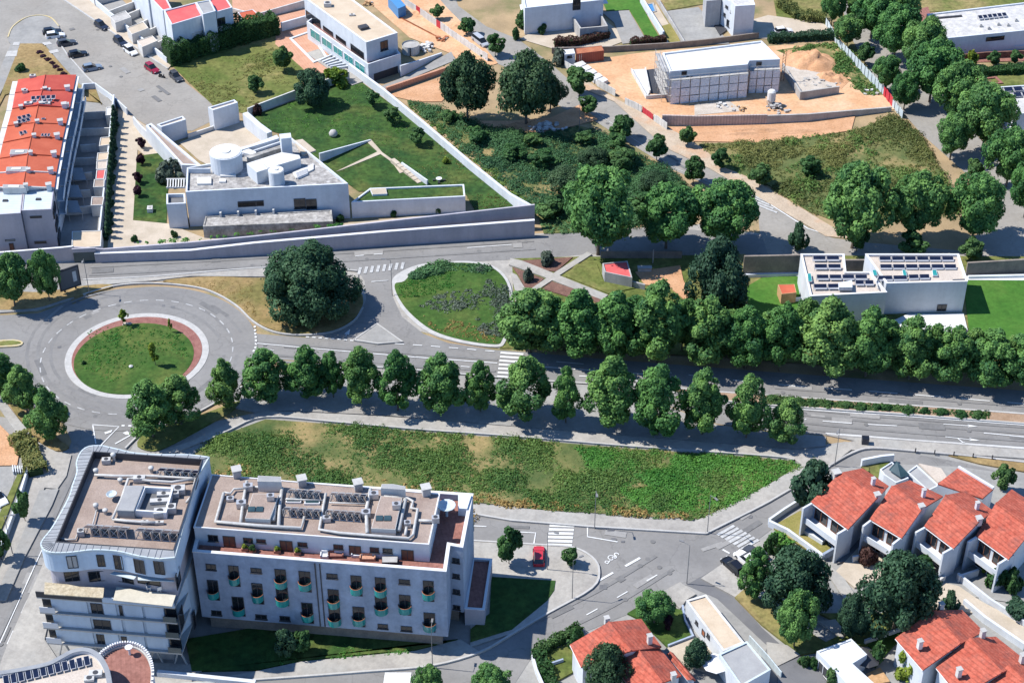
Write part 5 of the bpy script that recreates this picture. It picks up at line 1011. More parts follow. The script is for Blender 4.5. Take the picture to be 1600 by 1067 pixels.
# street wall in two tiers
st = [(150, 409.5, 396), (300, 404.5, 391), (400, 398.5, 379.5), (600, 384, 362), (835, 369, 344)]
T = wallrun('street_wall', st, 0.6, 'lilac_wall', 'long two-tier lilac street wall of the villa, lower tier with planter', cap='frame_white')
up = [(118, 399, 384), (165, 397, 385.5), (300, 391.5, 374), (400, 383, 366.5), (600, 366, 348), (800, 348.5, 331), (835, 346, 327.5)]
wallrun('', [(x, y + 10, None, TZ(x, st[0][1] + (st[-1][1] - st[0][1]) * (x - 150) / 685 - 5, t)) for x, y, t in [(118, 398, 384), (165, 397, 385.5), (300, 390, 374), (400, 382, 366.5), (600, 366, 348), (835, 346, 327.5)]], 0.35, 'lilac_wall', '', T=T, pn='upper_tier')
scrub('wall_plants', [(205, 396), (300, 390), (400, 378), (550, 365), (550, 367), (400, 381), (300, 393), (205, 399)], 50, 'small tufts of green growing on the ledge of the villa street wall', 'plants', 'leaf_grass', 18, 0.4, 0.16, 0.6, 0.3, 2.3, 60)
wallrun('garden_wall', [(546, 112, None, 1.9), (600, 152, None, 1.9), (660, 202, None, 1.9), (735, 266, None, 1.9), (797, 316, None, 1.9), (833, 350, None, 3.8)], 0.55, 'white_wall', 'long white diagonal wall bounding the villa lawn')
wallrun('garden_wall', [(388, 183, None, 2.0), (400, 178, None, 2.0), (466, 153, None, 2.0), (546, 125, None, 2.0)], 0.3, 'white_old', 'stained wall between the villa lawn and dry field')
rose = tree('redbush', 402, 180, 'pink flowering climber on the stained field wall', 'plant', name='climber', w=14, top=164)
# main block
ZV = 7.6
T, P = flat('villa', 'white modern villa with a drum tower and rooftop terraces behind the street wall', 'house', [(290, 300), (544, 287), (517, 265), (455, 215), (392, 236), (330, 255), (292, 262)], ZV, 'white_wall', 'gravel_roof_grey', 0.5, 0.3)
VIL = T; z = ZV - 0.5
winpx(T, P[0], P[1], V6(920, 1000) + V6(1155, 1040), 'slot', 'frame_dark'); winpx(T, P[0], P[1], Q6(235, 175) + Q6(310, 235), 'win', 'frame_dark'); winpx(T, P[0], P[1], Q6(310, 178) + Q6(380, 240), 'slot', 'frame_dark'); winpx(T, P[0], P[1], Q5(1485, 200) + Q5(1600, 225), 'slot', 'frame_dark'); winpx(T, P[0], P[1], Q6(0, 190) + Q6(48, 220), 'slot', 'frame_dark')
def drum(T, name, x, y, r, zb, h, mat='white_wall'):
    p = W(x, y, zb + h); o = MB().cyl((p.x, p.y, zb), r, r, h, 28).build(name, mat, T, False); MB().lathe((p.x, p.y, zb + h), [(r * .92, .02), (r * .92, .1), (r * .3, .14), (r * .3, .3), (r * .1, .34)], 24).build('roof_cap', 'white_roof', o); return o
drum(T, 'drum_tower', *V6(812, 556), 3.0, z, 3.6); drum(T, 'drum_chimney', *V6(1262, 718), 1.45, z, 3.0)
rbox(T, 'roof_pavilion', v6([(1000, 660), (1090, 740), (1195, 705), (1100, 628)]), z, 2.6, 'white_wall', 'white_roof'); rbox(T, 'roof_pavilion', v6([(1100, 628), (1195, 700), (1482, 615), (1470, 585), (1312, 560)]), z, 2.0, 'white_wall', 'white_roof')
rbox(T, 'chimney_stack', v6([(1308, 440), (1400, 430), (1392, 388), (1292, 398)]), z, 4.2, 'white_wall'); rbox(T, 'roof_deck', [Q2(*p) for p in [(290, 970), (375, 940), (290, 870), (235, 880)]], z, 0.3, 'pave_beige')
rbox(T, 'skylight', v6([(560, 840), (685, 838), (685, 780), (565, 782)]), z, 0.4, 'white_roof'); rbox(T, 'skylight', v6([(755, 822), (815, 822), (812, 795), (758, 795)]), z, 0.3, 'white_roof'); rbox(T, 'skylight', v6([(765, 770), (905, 770), (905, 752), (770, 752)]), z, 0.35, 'white_roof')
for k in range(5): MB().bar(W(*V6(1440 + k * 4, 765 + k * 9), z), W(*V6(1540 + k * 2, 725 + k * 9), z), 0.14, 0.5).build('louvre', 'frame_white', T)
rbox(T, 'roof_rim', v6([(1410, 740), (1440, 790), (1598, 710), (1598, 660)]), z, 0.3, 'white_old'); rbox(T, 'roof_box', v6([(950, 560), (1080, 590), (1085, 555), (1000, 520)]), z, 0.8, 'white_wall', 'white_roof')
rbox(T, 'roof_parapet', v6([(950, 540), (1290, 435), (1270, 405), (1180, 440), (1050, 490), (940, 520)]), z, 1.0, 'white_wall'); rbox(T, 'roof_terrace', v6([(1005, 620), (1310, 520), (1320, 500), (1000, 590)]), z, 1.2, 'stained')
m = MB(); m.bar(W(*V6(490, 745), ZV - .45), W(*V6(680, 745), ZV - .45), 0.25, 1.0); m.build('parapet', 'white_wall', T)
# left tower with pergola
flat('', '', '', [(260, 319), (290, 318), (289, 302), (260, 303)], 5.4, 'white_wall', 'asphalt_dark', 0.7, 0.3, T=T, wn='side_tower', rn='tower_roof')
for k in range(7): MB().bar(W(262 + k * 4.2, 294, 5.2), W(262.5 + k * 4.2, 282, 5.2), 0.2, 0.25).build('pergola_slat', 'white_old', T)
for y in (281.5, 294.5): MB().bar(W(260, y, 4.9), W(290, y - .3, 4.9), 0.25, 0.3).build('pergola_beam', 'white_old', T)
# long wing, gate cubes and courtyard
flat('villa_wing', 'long narrow villa wing with brown roof strip beside the courtyard', 'building', v6([(420, 672), (600, 680), (150, 300), (100, 322)]), 4.0, 'white_wall', 'gravel_roof', 0.4, 0.45)
flat('gate_house', 'left white cube of the villa courtyard entrance', 'building', v6([(240, 335), (458, 268), (430, 236), (200, 312)]), 4.0, 'white_wall', 'gravel_roof_pale', 0.3, 0.3); flat('gate_house', 'right white cube of the villa courtyard entrance', 'building', v6([(700, 186), (922, 116), (890, 90), (655, 160)]), 4.8, 'white_wall', 'gravel_roof_pale', 0.3, 0.3)
wallrun('courtyard_wall', [V6(1000, 330) + (None, 3.2), V6(1120, 430) + (None, 3.0), V6(1215, 500) + (None, 3.0)], 1.2, 'white_wall', 'thick white wall on the right of the villa courtyard')
wallrun('courtyard_wall', [V6(480, 440) + (None, 1.0), V6(720, 360) + (None, 1.0)], 0.3, 'white_old', 'low wall closing the villa courtyard towards the street')
wallrun('drive_wall', [V6(0, 320) + (None, 2.0), V6(60, 400) + (None, 2.2), V6(180, 520) + (None, 2.4), V6(350, 690) + (None, 2.4)], 0.3, 'white_wall', 'white wall between the forecourt street and villa drive')
area('courtyard', v6([(400, 480), (580, 640), (700, 700), (1150, 520), (1120, 430), (960, 290), (720, 370), (480, 445)]), 'pave_beige', 0.09)
# stained low block and planted wing
T, P = flat('low_block', 'low stained flat-roofed block in front of the villa', 'building', [(317, 354), (520, 346), (518, 328), (321, 338)], 2.6, 'stained', 'gravel_roof_grey', 0.15, 0.25)
for k in range(4): q = W(345 + k * 27.5, 337.5 - k * 1.6, 2.6); MB().box((q.x, q.y, 2.4), .35, .5, 1.0).build('post', 'white_old', T)
T, P = flat('garden_wing', 'white villa wing with a grass roof along the street wall', 'building', [(549, 316), (727, 307), (725, 288), (578, 294)], 3.6, 'white_wall', 'lawn_villa', 0.3, 0.3)
rbox(T, 'terrace', [(582, 304), (605, 303), (603, 294), (578, 295)], 3.3, 0.4, 'white_wall', 'pave_beige')
T = thing('stone_sphere', W(520, 215), 'grey round stone sculpture on the villa lawn', 'sculpture'); p = W(521, 214); MB().lathe((p.x, p.y, 0.1), [(.5, 0), (.85, .35), (.9, .75), (.6, 1.3), (.2, 1.45)], 14).build('stone', 'concrete', T, True)
T = thing('garden_table', W(686, 284), 'round garden table with chairs at the lawn edge', 'table'); p = W(686, 284); MB().cyl((p.x, p.y, .7), .6, .6, .06, 14).cyl((p.x, p.y, 0), .08, .08, .7, 8).build('table', 'frame_white', T)
for a in range(4): MB().box((p.x + 1.0 * math.cos(a * 1.57), p.y + 1.0 * math.sin(a * 1.57), 0.1), .4, .4, .4).build('stool', 'frame_dark', T)
T = thing('well_box', W(236, 334), 'small white box on the villa side lawn', 'utility box'); p = W(235, 331); MB().box((p.x, p.y, 0.1), 1.0, 1.3, 0.9, .1).build('housing', 'white_old', T); MB().box((p.x, p.y, 1.0), .5, .7, .08, .1).build('lid', 'concrete', T)
# ------------------------------------------------------------ top left: white row houses, field, pool villa
area('field', [(270, 105), (285, 120), (332, 165), (388, 180), (470, 150), (475, 110), (430, 70), (432, 50), (300, 90)], 'lawn_dry', 0.08); 
area('driveway', [(150, 8), (260, 95), (285, 88), (262, 70), (180, -10)], 'pave_grey', 0.05)
ZH = 8.5
T, P = flat('row_house', 'white row house with red roof nearest the hedge', 'house', [(268, 39), (318, 24), (306, 4), (256, 17)], ZH, 'white_wall', 'roof_pink', 0.25, 0.25)
winpx(T, P[0], P[1], (299, 52, 318, 57), 'slot', 'frame_white', 'white_old', 'awning')
T2, P2 = flat('stair_tower', 'grey-topped white stair tower between the red roofs', 'tower', [(317, 23), (337, 17.5), (328, 0), (306, 4)], 9.6, 'white_wall', 'grey_roof', 0.2, 0.25)
T3, P3 = flat('row_house', 'white row house with red roof right of the stair tower', 'house', [(338, 19), (363, 12), (350, -8), (326, 0)], ZH, 'white_wall', 'roof_pink', 0.25, 0.25); winpx(T3, P3[0], P3[1], (339, 30, 352, 40), 'win', 'frame_dark')
flat('row_house', 'white row house with red roof at the top edge, left', 'house', [(254, 17), (268, 13), (255, -12), (232, -6)], ZH - .3, 'white_wall', 'roof_pink', 0.25, 0.25)
flat('row_house', 'white row house cut by the top edge above the garden walls', 'house', [(231, -4), (262, -12), (235, -50), (200, -42)], ZH - .3, 'white_wall', 'roof_pink', 0.25, 0.25)
gw = [((148, 10), (205, -6)), ((172, 28), (225, 8)), ((185, 40), (236, 18)), ((205, 55), (250, 32)), ((218, 65), (256, 48)), ((238, 82), (270, 66))]
for k, (a, b) in enumerate(gw): wallrun('garden_wall', [a + (None, 1.7), b + (None, 1.7)], 0.3, 'cream_wall', f'short white front-garden wall of the row houses, {ORD[k]} from the top', group='front-garden walls')
wallrun('garden_wall', [(132, -6, None, 1.5), (172, 28, None, 1.5), (218, 65, None, 1.5), (262, 100, None, 1.5)], 0.35, 'white_wall', 'white front wall of the row houses along the beige pavement')
for k, P in enumerate([[(180, 36), (205, 27), (196, 17), (172, 26)], [(206, 54), (232, 44), (224, 34), (198, 44)], [(222, 74), (246, 64), (238, 56), (214, 64)]]): flat('carport', f'small flat carport roof in front of the row houses, {ORD[k]} from the top', 'carport', P, 2.6, 'cream_wall', ['concrete', 'pave_beige', 'gravel_roof_pale'][k], 0.1, 0.12)
for k, (x, y) in enumerate([(213, 22), (229, 36), (240, 46)]):
    p = W(x, y); T = thing('stair', p, f'white outside staircase of the row houses, {ORD[k]} from the top', 'stairs')
    for s in range(6): MB().box((p.x + s * .5, p.y + s * 0.25, 0), 0.6, 1.6, 0.3 + s * 0.4, 0.5).build('step', 'white_wall', T)
# house with tiled forecourt behind, terracotta ground
area('forecourt', [(425, 70), (365, 30), (360, -30), (480, -30), (482, 30), (520, 100), (512, 118), (470, 112)], 'terracotta_pale', 0.07)
wallrun('garden_wall', [(362, 22, None, 1.5), (400, 32, None, 1.5), (480, 12, None, 2.0)], 0.3, 'white_old', 'white wall behind the terracotta forecourt'); area('lawn', [(355, 55), (430, 40), (432, 52), (300, 92)], 'lawn_dry', 0.09)
flat('shed', 'orange-roofed shed behind the terracotta forecourt', 'shed', [(385, 40), (412, 30), (395, 15), (372, 20)], 3, 'white_wall', 'tile_orange', 0.1, 0.15)
# pool villa
ZU, ZL = 8.2, 4.4
T, P = flat('villa', 'white villa with a flat beige roof and glazed ground floor above the pool steps', 'house', [(475, -3), (572, 67), (621, 52), (530, -16)], ZU, 'white_wall', 'beige_roof', 0.2, 0.3, z0=ZL - 0.9, cap='frame_white')
p0, p1 = P[0], P[1]
for r in [(478, 16, 500, 36), (505, 40, 520, 52), (525, 54, 540, 66), (548, 68, 568, 86)]: winpx(T, p0, p1, r, 'slot', 'frame_dark')
winpx(T, P[1], P[2], (594, 66, 606, 79), 'win', 'frame_dark'); acunit(T, 512, 10, ZU - .2, 1.6, 1.4, .8); acunit(T, 568, 45, ZU - .2, 2.0, 1.6, .5, 0.5, 'frame_dark'); acunit(T, 550, 25, ZU - .2, 1.2, .6, .3)
m_, PL = flat('', '', '', [(479, 34), (575, 101), (626, 84), (612, 68), (530, 0)], ZL, 'white_wall', 'terracotta', 0.9, 0.3, T=T, wn='lower_wall', rn='terrace_floor')
for a, b in [((485, 44), (500, 62)), ((503, 57), (518, 74)), ((521, 70), (535, 86)), ((538, 82), (552, 98)), ((555, 94), (570, 112))]: winpx(T, PL[0], PL[1], a + b, 'tall', 'frame_white', 'glass_green')
winpx(T, PL[1], PL[2], (584, 116, 622, 128), 'door', 'frame_dark', 'frame_dark', 'garage_opening')
MB().ribbon([W(488, 82), W(560, 132)], 3.2, 0, 0.3).build('pool_terrace', 'pave', T)
pool = thing('pool_pit', W(470, 75), 'empty white swimming pool beside the glazed villa', 'pool'); PP = WL([(452, 62), (486, 50), (512, 92), (490, 100)]); MB().ring(ccw(PP), 0.5, 0.05, 0.35).build('rim', 'white_wall', pool); MB().sheet(inset(ccw(PP), 0.4), 0.12).build('floor', 'zinc_pale', pool)
wallrun('pool_wall', [(440, 50, None, 2.2), (482, 38, None, 2.2)], 0.4, 'white_wall', 'white wall at the back of the empty pool')
T = thing('pool_steps', W(520, 108), 'broad white steps below the empty pool', 'stairs')
for k in range(6): MB().ribbon([W(500 + k * 4.0, 97 + k * 2.8), W(524 + k * 4.4, 86 + k * 4.3)], 0.32, 0.05, 0.5 + 0.05 * k).build('step', 'white_wall', T)
wallrun('ramp_wall', [(626, 120, None, 2.6), (655, 105, None, 1.6), (690, 86, None, 0.5)], 0.35, 'white_wall', 'white sloping wall of the villa garage ramp'); area('ramp', [(590, 138), (630, 122), (705, 82), (712, 95), (640, 125), (606, 143)], 'pave_grey', 0.08)
wallrun('ramp_wall', [(604, 146, None, 1.4), (700, 112, None, 1.2)], 0.5, 'terracotta_pale', 'orange earth-coloured wall below the villa ramp')
# dirt yard and hoarding at the top centre
area('dirt_yard', [(600, -30), (660, -30), (700, 15), (745, 60), (778, 100), (735, 115), (705, 85), (640, 60), (560, -10)], 'sand', 0.07); area('dirt_bank', [(606, 150), (700, 118), (720, 130), (690, 160), (650, 160)], 'dirt_red', 0.08); area('dirt_bank', [(690, 190), (760, 198), (835, 212), (905, 196), (935, 188), (905, 165), (860, 185), (800, 190)], 'dirt_red', 0.09)
def hoarding(name, a, b, n, h, mat, label, w=0.08, cat='fence', alt=None):
    A, B = W(*a), W(*b); T = thing(name, A, label, cat); L = (B - A).length / n; e = (B - A).normalized()
    for k in range(n):
        p, q = A + e * (L * k + 0.02), A + e * (L * (k + 1) - 0.02); o = random.uniform(-.05, .05)
        MB().bar((p.x, p.y + o, 0.05), (q.x, q.y - o, 0.05), w, h * random.uniform(.94, 1.03)).build('panel', alt if alt and k % 5 == 3 else mat, T)
        MB().box((p.x, p.y + 0.1, 0), 0.09, 0.09, h + 0.1).build('post', 'metal', T)
    return T
hoarding('site_fence', (632, 8), (708, 60), 12, 1.8, 'white_old', 'white hoarding with red stripes along the dirt yard', alt='plastic_red'); hoarding('site_fence', (708, 60), (762, 97), 9, 1.8, 'white_old', 'plain white hoarding running down to the pines')
T = thing('concrete_tank', W(642, 84), 'round concrete tank in the dirt yard', 'tank'); p = W(642, 82); MB().cyl((p.x, p.y, 0), 1.9, 1.9, 2.0, 20, False).build('ring', 'white_old', T); MB().cyl((p.x, p.y, 0), 1.85, 1.85, 1.7, 20).build('fill', 'concrete', T); MB().box((p.x, p.y - 1.9, 0), .25, .25, 2.0).build('pipe', 'frame_dark', T)
def heap(x, y, w, h, mat, label, cat, name, n=26, sq=1.0):
    p = W(x, y); T = thing(name, p, label, cat); rr = random.Random(int(x * 7 + y))
    for k in range(n):
        a, d = rr.uniform(0, 6.28), rr.random() ** .6; q = (p.x + math.cos(a) * d * w / 2, p.y + math.sin(a) * d * w / 2 * sq, 0.02 + (1 - d) * h * 0.6); s = rr.uniform(.25, .6) * min(1.3, h + .3)
        MB().box(q, s * rr.uniform(.7, 1.6), s, s * rr.uniform(.4, .9), rr.uniform(0, 3)).build('chunk', mat if rr.random() < .7 else 'concrete', T)
    return T
heap(665, 76, 5, 1.0, 'white_old', 'pile of white bags beside the concrete tank', 'rubble heap', 'rubble_heap'); heap(690, 62, 3, .8, 'rust', 'pile of reddish rubble along the hoarding', 'rubble heap', 'rubble_heap', 14); heap(575, 8, 3, .8, 'wood', 'pile of timber at the top of the dirt yard', 'timber', 'timber_heap', 12); heap(856, 200, 8, 1.2, 'white_old', 'heap of pale rubble above the central scrub', 'rubble heap', 'rubble_heap', 40, .6)
T = thing('timber_stack', W(640, 40), 'long red-brown beams lying in the dirt yard', 'timber')
for k in range(4): MB().bar(W(622 + k * 4, 27 + k * 2, .1), W(672 + k * 3, 53 + k * 1.5, .1), 0.22, 0.25).build('beam', 'rust', T)
T = thing('blue_canopy', W(618, 8), 'blue tarpaulin cabin at the top of the dirt yard', 'cabin'); flat('', '', '', [(622, 14), (634, 9), (618, -8), (606, -4)], 2.6, 'plastic_blue', 'plastic_blue', .05, .1, T=T)

# ------------------------------------------------------------ top centre houses
Q3 = lambda x, y: (800 + x / 4, y / 4); q3 = lambda L: [Q3(*p) for p in L]
T, P = flat('house', 'white house with a flat roof cut by the top edge', 'house', [(820, 13), (943, 0), (935, -25), (815, -20)], 6.5, 'white_wall', 'white_roof', .3, .3); winpx(T, P[0], P[1], (895, 0, 907, 16), 'tall', 'frame_dark'); MB().prism(WL([(815, 20), (950, 5), (945, -5), (812, 8)], 3.2), 3.0, 3.2, True, True).build('canopy_slab', 'frame_white', T)
T, P = flat('annex', 'white annex box in front of the top house', 'building', q3([(120, 115), (335, 90), (330, 80), (125, 100)]), 2.8, 'white_wall', 'white_roof', .2, .2); winpx(T, P[0], P[1], Q3(260, 130) + Q3(312, 140), 'slot', 'frame_dark')
T, P = flat('patio_house', 'open-topped concrete patio box beside the top house', 'building', q3([(425, 180), (600, 165), (545, 65), (365, 90)]), 3.0, 'concrete', 'mulch_dark', 2.7, .35)
area('terrace', [(812, 62), (855, 38), (940, 30), (985, 62), (950, 75), (866, 78)], 'pave_beige', 0.07); area('terrace', q3([(560, 80), (730, 70), (840, 260), (690, 280), (640, 150)]), 'pave_grey', 0.09); area('lawn', q3([(560, 0), (780, -40), (800, 20), (920, 240), (850, 262), (730, 65), (590, 75)]), 'lawn_fresh', 0.08); area('lawn', q3([(930, 0), (1190, -60), (1200, 30), (970, 70)]), 'lawn_dry', 0.08)
wallrun('garden_wall', [Q3(805, 20) + (None, 1.8), Q3(945, 245) + (None, 1.8)], 0.4, 'white_wall', 'white wall between the top lawn and narrow pool'); T = thing('pool', W(*Q3(865, 60)), 'small blue swimming pool behind the top garden wall', 'pool'); MB().prism(WL(q3([(845, 85), (895, 75), (880, 30), (840, 40)])), 0.02, 0.2).build('water', 'plastic_blue', T); MB().ring(ccw(WL(q3([(838, 95), (905, 80), (885, 25), (832, 35)]))), .4, .02, .3).build('rim', 'pave', T)
area('side_path', q3([(850, 100), (900, 30), (1060, 285), (960, 290), (945, 240)]), 'pave_beige', 0.075); area('courtyard', q3([(965, 75), (1165, 50), (1330, 240), (1360, 280), (1075, 290)]), 'pave_grey', 0.095); area('lawn', q3([(930, 170), (1000, 150), (1060, 285), (990, 290)]), 'grass_gold', .1)
wallrun('garden_wall', [Q3(905, 10) + (None, 1.2), Q3(1075, 288) + (None, 1.2)], .3, 'concrete', 'low wall on the left of the grey courtyard'); wallrun('garden_wall', [(862, 84, None, 1.4), (950, 82, None, 1.4), (1048, 76, None, 1.4), (1110, 70, None, 1.4), (1185, 60, None, 1.4)], .35, 'concrete_dark', 'dark boundary wall between the top gardens and building site')
T, P = flat('house', 'white cube house with small windows at the top right', 'house', [(1149, 10), (1180, 8), (1172, -14), (1128, -16)], 7.6, 'white_wall', 'roof_stained', .3, .3)
flat('', '', '', [(1128, -6), (1149, 9), (1149, -14), (1126, -18)], 7.2, 'white_wall', 'roof_stained', .3, .3, T=T); q = [Vector((v.x, v.y, 0)) for v in WL([(1128, -6), (1149, 9)], 7.2)]
for r in [(1134, 8, 1138, 13), (1142, 16, 1146, 22), (1131, 20, 1134, 26), (1136, 30, 1146, 44)]: winpx(T, q[0], q[1], r, 'win', 'frame_dark')
flat('', '', '', [(1104, 2), (1127, 0), (1127, -20), (1100, -18)], 6.5, 'grey_wall', 'grey_roof', .3, .3, T=T, wn='grey_wing'); rbox(T, 'sunken_entry', q3([(1255, 145), (1335, 138), (1340, 190), (1300, 220)]), 0.1, .3, 'frame_dark')
area('drive', [(1165, 60), (1130, 45), (1200, 25), (1290, 38), (1305, 62), (1230, 64)], 'pave_beige', 0.085); area('lawn', [(1205, -20), (1300, -20), (1290, 30), (1215, 36)], 'lawn_dry', .08)
# ------------------------------------------------------------ building site
area('site_ground', [(868, 82), (905, 98), (1000, 84), (1060, 78), (1240, 72), (1320, 78), (1396, 168), (1400, 172), (1200, 184), (1035, 190), (985, 165), (935, 128)], 'sand', 0.1); area('dirt_bank', [(1042, 200), (1200, 196), (1338, 176), (1330, 205), (1250, 218), (1180, 224), (1085, 222)], 'dirt_red', 0.11); area('dirt_heap', [(1225, 80), (1275, 78), (1330, 125), (1315, 140), (1240, 125)], 'dirt_red', 0.14); area('street_verge', [(880, 98), (935, 140), (1045, 200), (1085, 225), (1200, 295), (1300, 355), (1340, 375), (1290, 370), (1200, 318), (1110, 265), (1040, 232), (960, 160), (900, 135)], 'verge_dirt', 0.06)
ZS = 7.2
T, P = flat('unfinished_building', 'white-roofed unfinished building wrapped in scaffold nets', 'building', [(1047, 112), (1168, 101), (1171, 95), (1219, 93), (1190, 64), (1035, 83)], ZS, 'white_wall', 'white_roof', .35, .35); SITE = T
for r in [(1065, 112, 1073, 118), (1072, 120, 1082, 126)]: winpx(T, P[0], P[1], r, 'slot', 'frame_dark')
for r in [(1182, 97, 1190, 104), (1180, 120, 1188, 127)]: winpx(T, P[2], P[3], r, 'slot', 'frame_dark')
def scaffold(name, p0, p1, h, n, label, off=1.1, net=True, lifts=3):
    e = (p1 - p0); e.z = 0; L = e.length; e.normalize(); nr = Vector((e.y, -e.x, 0)); T = thing(name, p0 + nr * off, label, 'scaffold')
    for k in range(n + 1):
        q = p0 + e * (L * k / n)
        for o in (.35, off): MB().tube([tuple((q + nr * o).xy) + (0,), tuple((q + nr * o).xy) + (h,)], 0.05, 5).build('pole', 'metal', T)
    for j in range(1, lifts + 1):
        z = h * j / (lifts + .35); wallbox(MB(), p0, p1, 0, L, z, z + .08, .35, off).build('deck', 'concrete', T); wallbox(MB(), p0, p1, 0, L, z + 1.0, z + 1.06, off, off + .05).build('rail', 'metal', T)
    if net:
        for k in range(n):
            for j in range(lifts):
                z0_ = h * j / (lifts + .35) + .1; z1_ = h * (j + 1) / (lifts + .35) - .05
                wallbox(MB(), p0, p1, L * k / n + .1, L * (k + 1) / n - .1, z0_, z1_, off + .06 + .05 * ((k + j) % 3), off + .1 + .05 * ((k + j) % 3)).build('net', 'cloth_net', T)
    return T
scaffold('scaffold', P[0], P[1], ZS - 1.0, 8, 'netted scaffold along the front of the unfinished building'); scaffold('scaffold', P[2], P[3], ZS - 1.2, 4, 'netted scaffold on the short right front of the unfinished building'); scaffold('scaffold', P[5], P[0], ZS + .5, 4, 'open scaffold with decks on the left end of the unfinished building', 1.5, False, 4)
T = thing('basement_ramp', W(995, 130), 'white-walled basement ramp left of the unfinished building', 'ramp'); MB().prism(WL(q3([(750, 450), (830, 445), (860, 590), (840, 620)])), .1, .5).build('slab', 'white_old', T); MB().prism(WL(q3([(830, 445), (890, 438), (960, 600), (862, 590)])), .1, .25).build('pit_floor', 'frame_dark', T)
for k, (a, b) in enumerate([((745, 452), (840, 622)), ((840, 622), (970, 612)), ((832, 445), (862, 590))]): MB().bar(W(*Q3(*a), .1), W(*Q3(*b), .1), .25, .9).build('side_wall', 'white_old', T)
wallrun('retaining_wall', [(1034, 196, None, 2.4), (1090, 197, None, 2.3), (1197, 194, None, 2.2)], .4, 'board_wall', 'board-marked concrete retaining wall below the building site'); wallrun('retaining_wall', [(1197, 194, None, 2.0), (1260, 191, None, 1.9), (1392, 174, None, 1.0)], .4, 'concrete', 'smooth concrete retaining wall right of the board-marked one')
wallrun('retaining_wall', [(1222, 112, None, 2.0), (1250, 157, None, 2.0), (1310, 147, None, 1.8)], .35, 'concrete', 'l-shaped concrete wall inside the building site'); area('slab', [(1228, 105), (1300, 120), (1308, 140), (1250, 150)], 'gravel', .22)
def corrug(a, b, n, h, label, mat, cat='fence'):
    A, B = W(*a), W(*b); T = thing('site_fence', A, label, cat); e = (B - A) / n
    for k in range(n):
        p, q = A + e * k, A + e * (k + 1); d = Vector((-e.y, e.x, 0)).normalized() * .06 * (1 if k % 2 else -1)
        MB().bar(p + d, q + d - (q - p) * .04, .05, h).build('sheet', mat, T)
    for k in range(0, n + 1, 4): p = A + e * k; MB().box((p.x, p.y, 0), .1, .1, h + .15).build('post', 'metal', T)
corrug((1312, 78), (1380, 150), 26, 2.2, 'pale corrugated metal fence on the right of the building site', 'zinc_pale'); corrug((1380, 150), (1394, 168), 5, 2.2, 'dark red site gate at the end of the corrugated fence', 'plastic_red', 'gate'); corrug((1394, 168), (1410, 186), 5, 1.8, 'short corrugated fence piece below the red gate', 'zinc_pale'); corrug((1290, 40), (1312, 78), 9, 1.8, 'corrugated fence piece beside the top right drive', 'zinc_pale')
hoarding('site_fence', Q3(330, 425), Q3(420, 470), 4, 1.6, 'white_old', 'white hoarding panels beside the site cabin'); hoarding('site_fence', Q3(530, 540), Q3(645, 605), 5, 1.7, 'white_old', 'white hoarding panels by the olive tree'); hoarding('site_fence', Q3(705, 655), Q3(810, 705), 5, 1.6, 'white_old', 'white hoarding panels along the diagonal street'); hoarding('site_fence', Q3(815, 705), Q3(880, 755), 4, 1.4, 'plastic_red', 'red hoarding panels along the diagonal street'); hoarding('site_fence', Q3(885, 760), Q3(968, 815), 5, 1.7, 'white_old', 'white hoarding panels ending at the retaining wall')
T, P = flat('shipping_container', 'rust-red shipping container at the edge of the sandy site', 'container', q3([(405, 338), (575, 318), (560, 286), (400, 305)]), 2.6, 'corr_red', 'rust', .03, .08); 
for s in (.3, .7): wallbox(MB(), P[0], P[1], .3 + s, .36 + s, .2, 2.4, 0, .06).build('door_bar', 'metal', T)
T, P = flat('site_cabin', 'small white site cabin left of the rust-red container', 'cabin', q3([(328, 342), (395, 335), (385, 306), (320, 312)]), 2.7, 'white_wall', 'white_roof', .05, .1); winpx(T, P[0], P[1], Q3(345, 350) + Q3(375, 362), 'win', 'frame_dark')
T = thing('panel_stack', W(920, 115), 'stacks of white formwork panels beside the hoarding', 'building material')
for k in range(5): rbox(T, 'panel', q3([(385 + k * 34, 400 + k * 25), (440 + k * 34, 380 + k * 25), (465 + k * 34, 400 + k * 25), (412 + k * 34, 425 + k * 25)]), .1, .9, 'white_old')
T = thing('cement_silo', W(1205, 165), 'white cement silo on legs in front of the unfinished building', 'silo'); p = W(1204, 166); MB().lathe((p.x, p.y, 1.2), [(.3, -.6), (.9, .3), (.9, 2.2), (.6, 2.5), (.1, 2.6)], 14).build('hopper', 'white_old', T)
for dx in (-.7, .7):
    for dy in (-.7, .7): MB().tube([(p.x + dx, p.y + dy, 0), (p.x + dx, p.y + dy, 1.8)], .07, 5).build('leg', 'metal', T)
def mound(x, y, w, d, h, mat, label, name='earth_mound', rz=0.0, seed=1):
    p = W(x, y); n = 22; r_ = np.random.default_rng(seed); Pn = np.array([(i, j) for i in range(n) for j in range(n)], float); nz = vnoise(Pn, 0.35, seed) * .5 + vnoise(Pn, 0.9, seed + 1) * .3; m = MB(); vs = []
    for k in range(n * n):
        u, v = Pn[k] / (n - 1) * 2 - 1; f = max(0, 1 - (u * u + v * v) ** .8); X, Y = u * w / 2, v * d / 2
        vs.append((p.x + X * math.cos(rz) - Y * math.sin(rz), p.y + X * math.sin(rz) + Y * math.cos(rz), h * f * (.1 + 2.0 * nz[k] ** 1.3) - .03))
    m.add(vs, [(i * n + j, (i + 1) * n + j, (i + 1) * n + j + 1, i * n + j + 1) for i in range(n - 1) for j in range(n - 1)]); return m.one(name, mat, label, 'earth mound', sm=True)
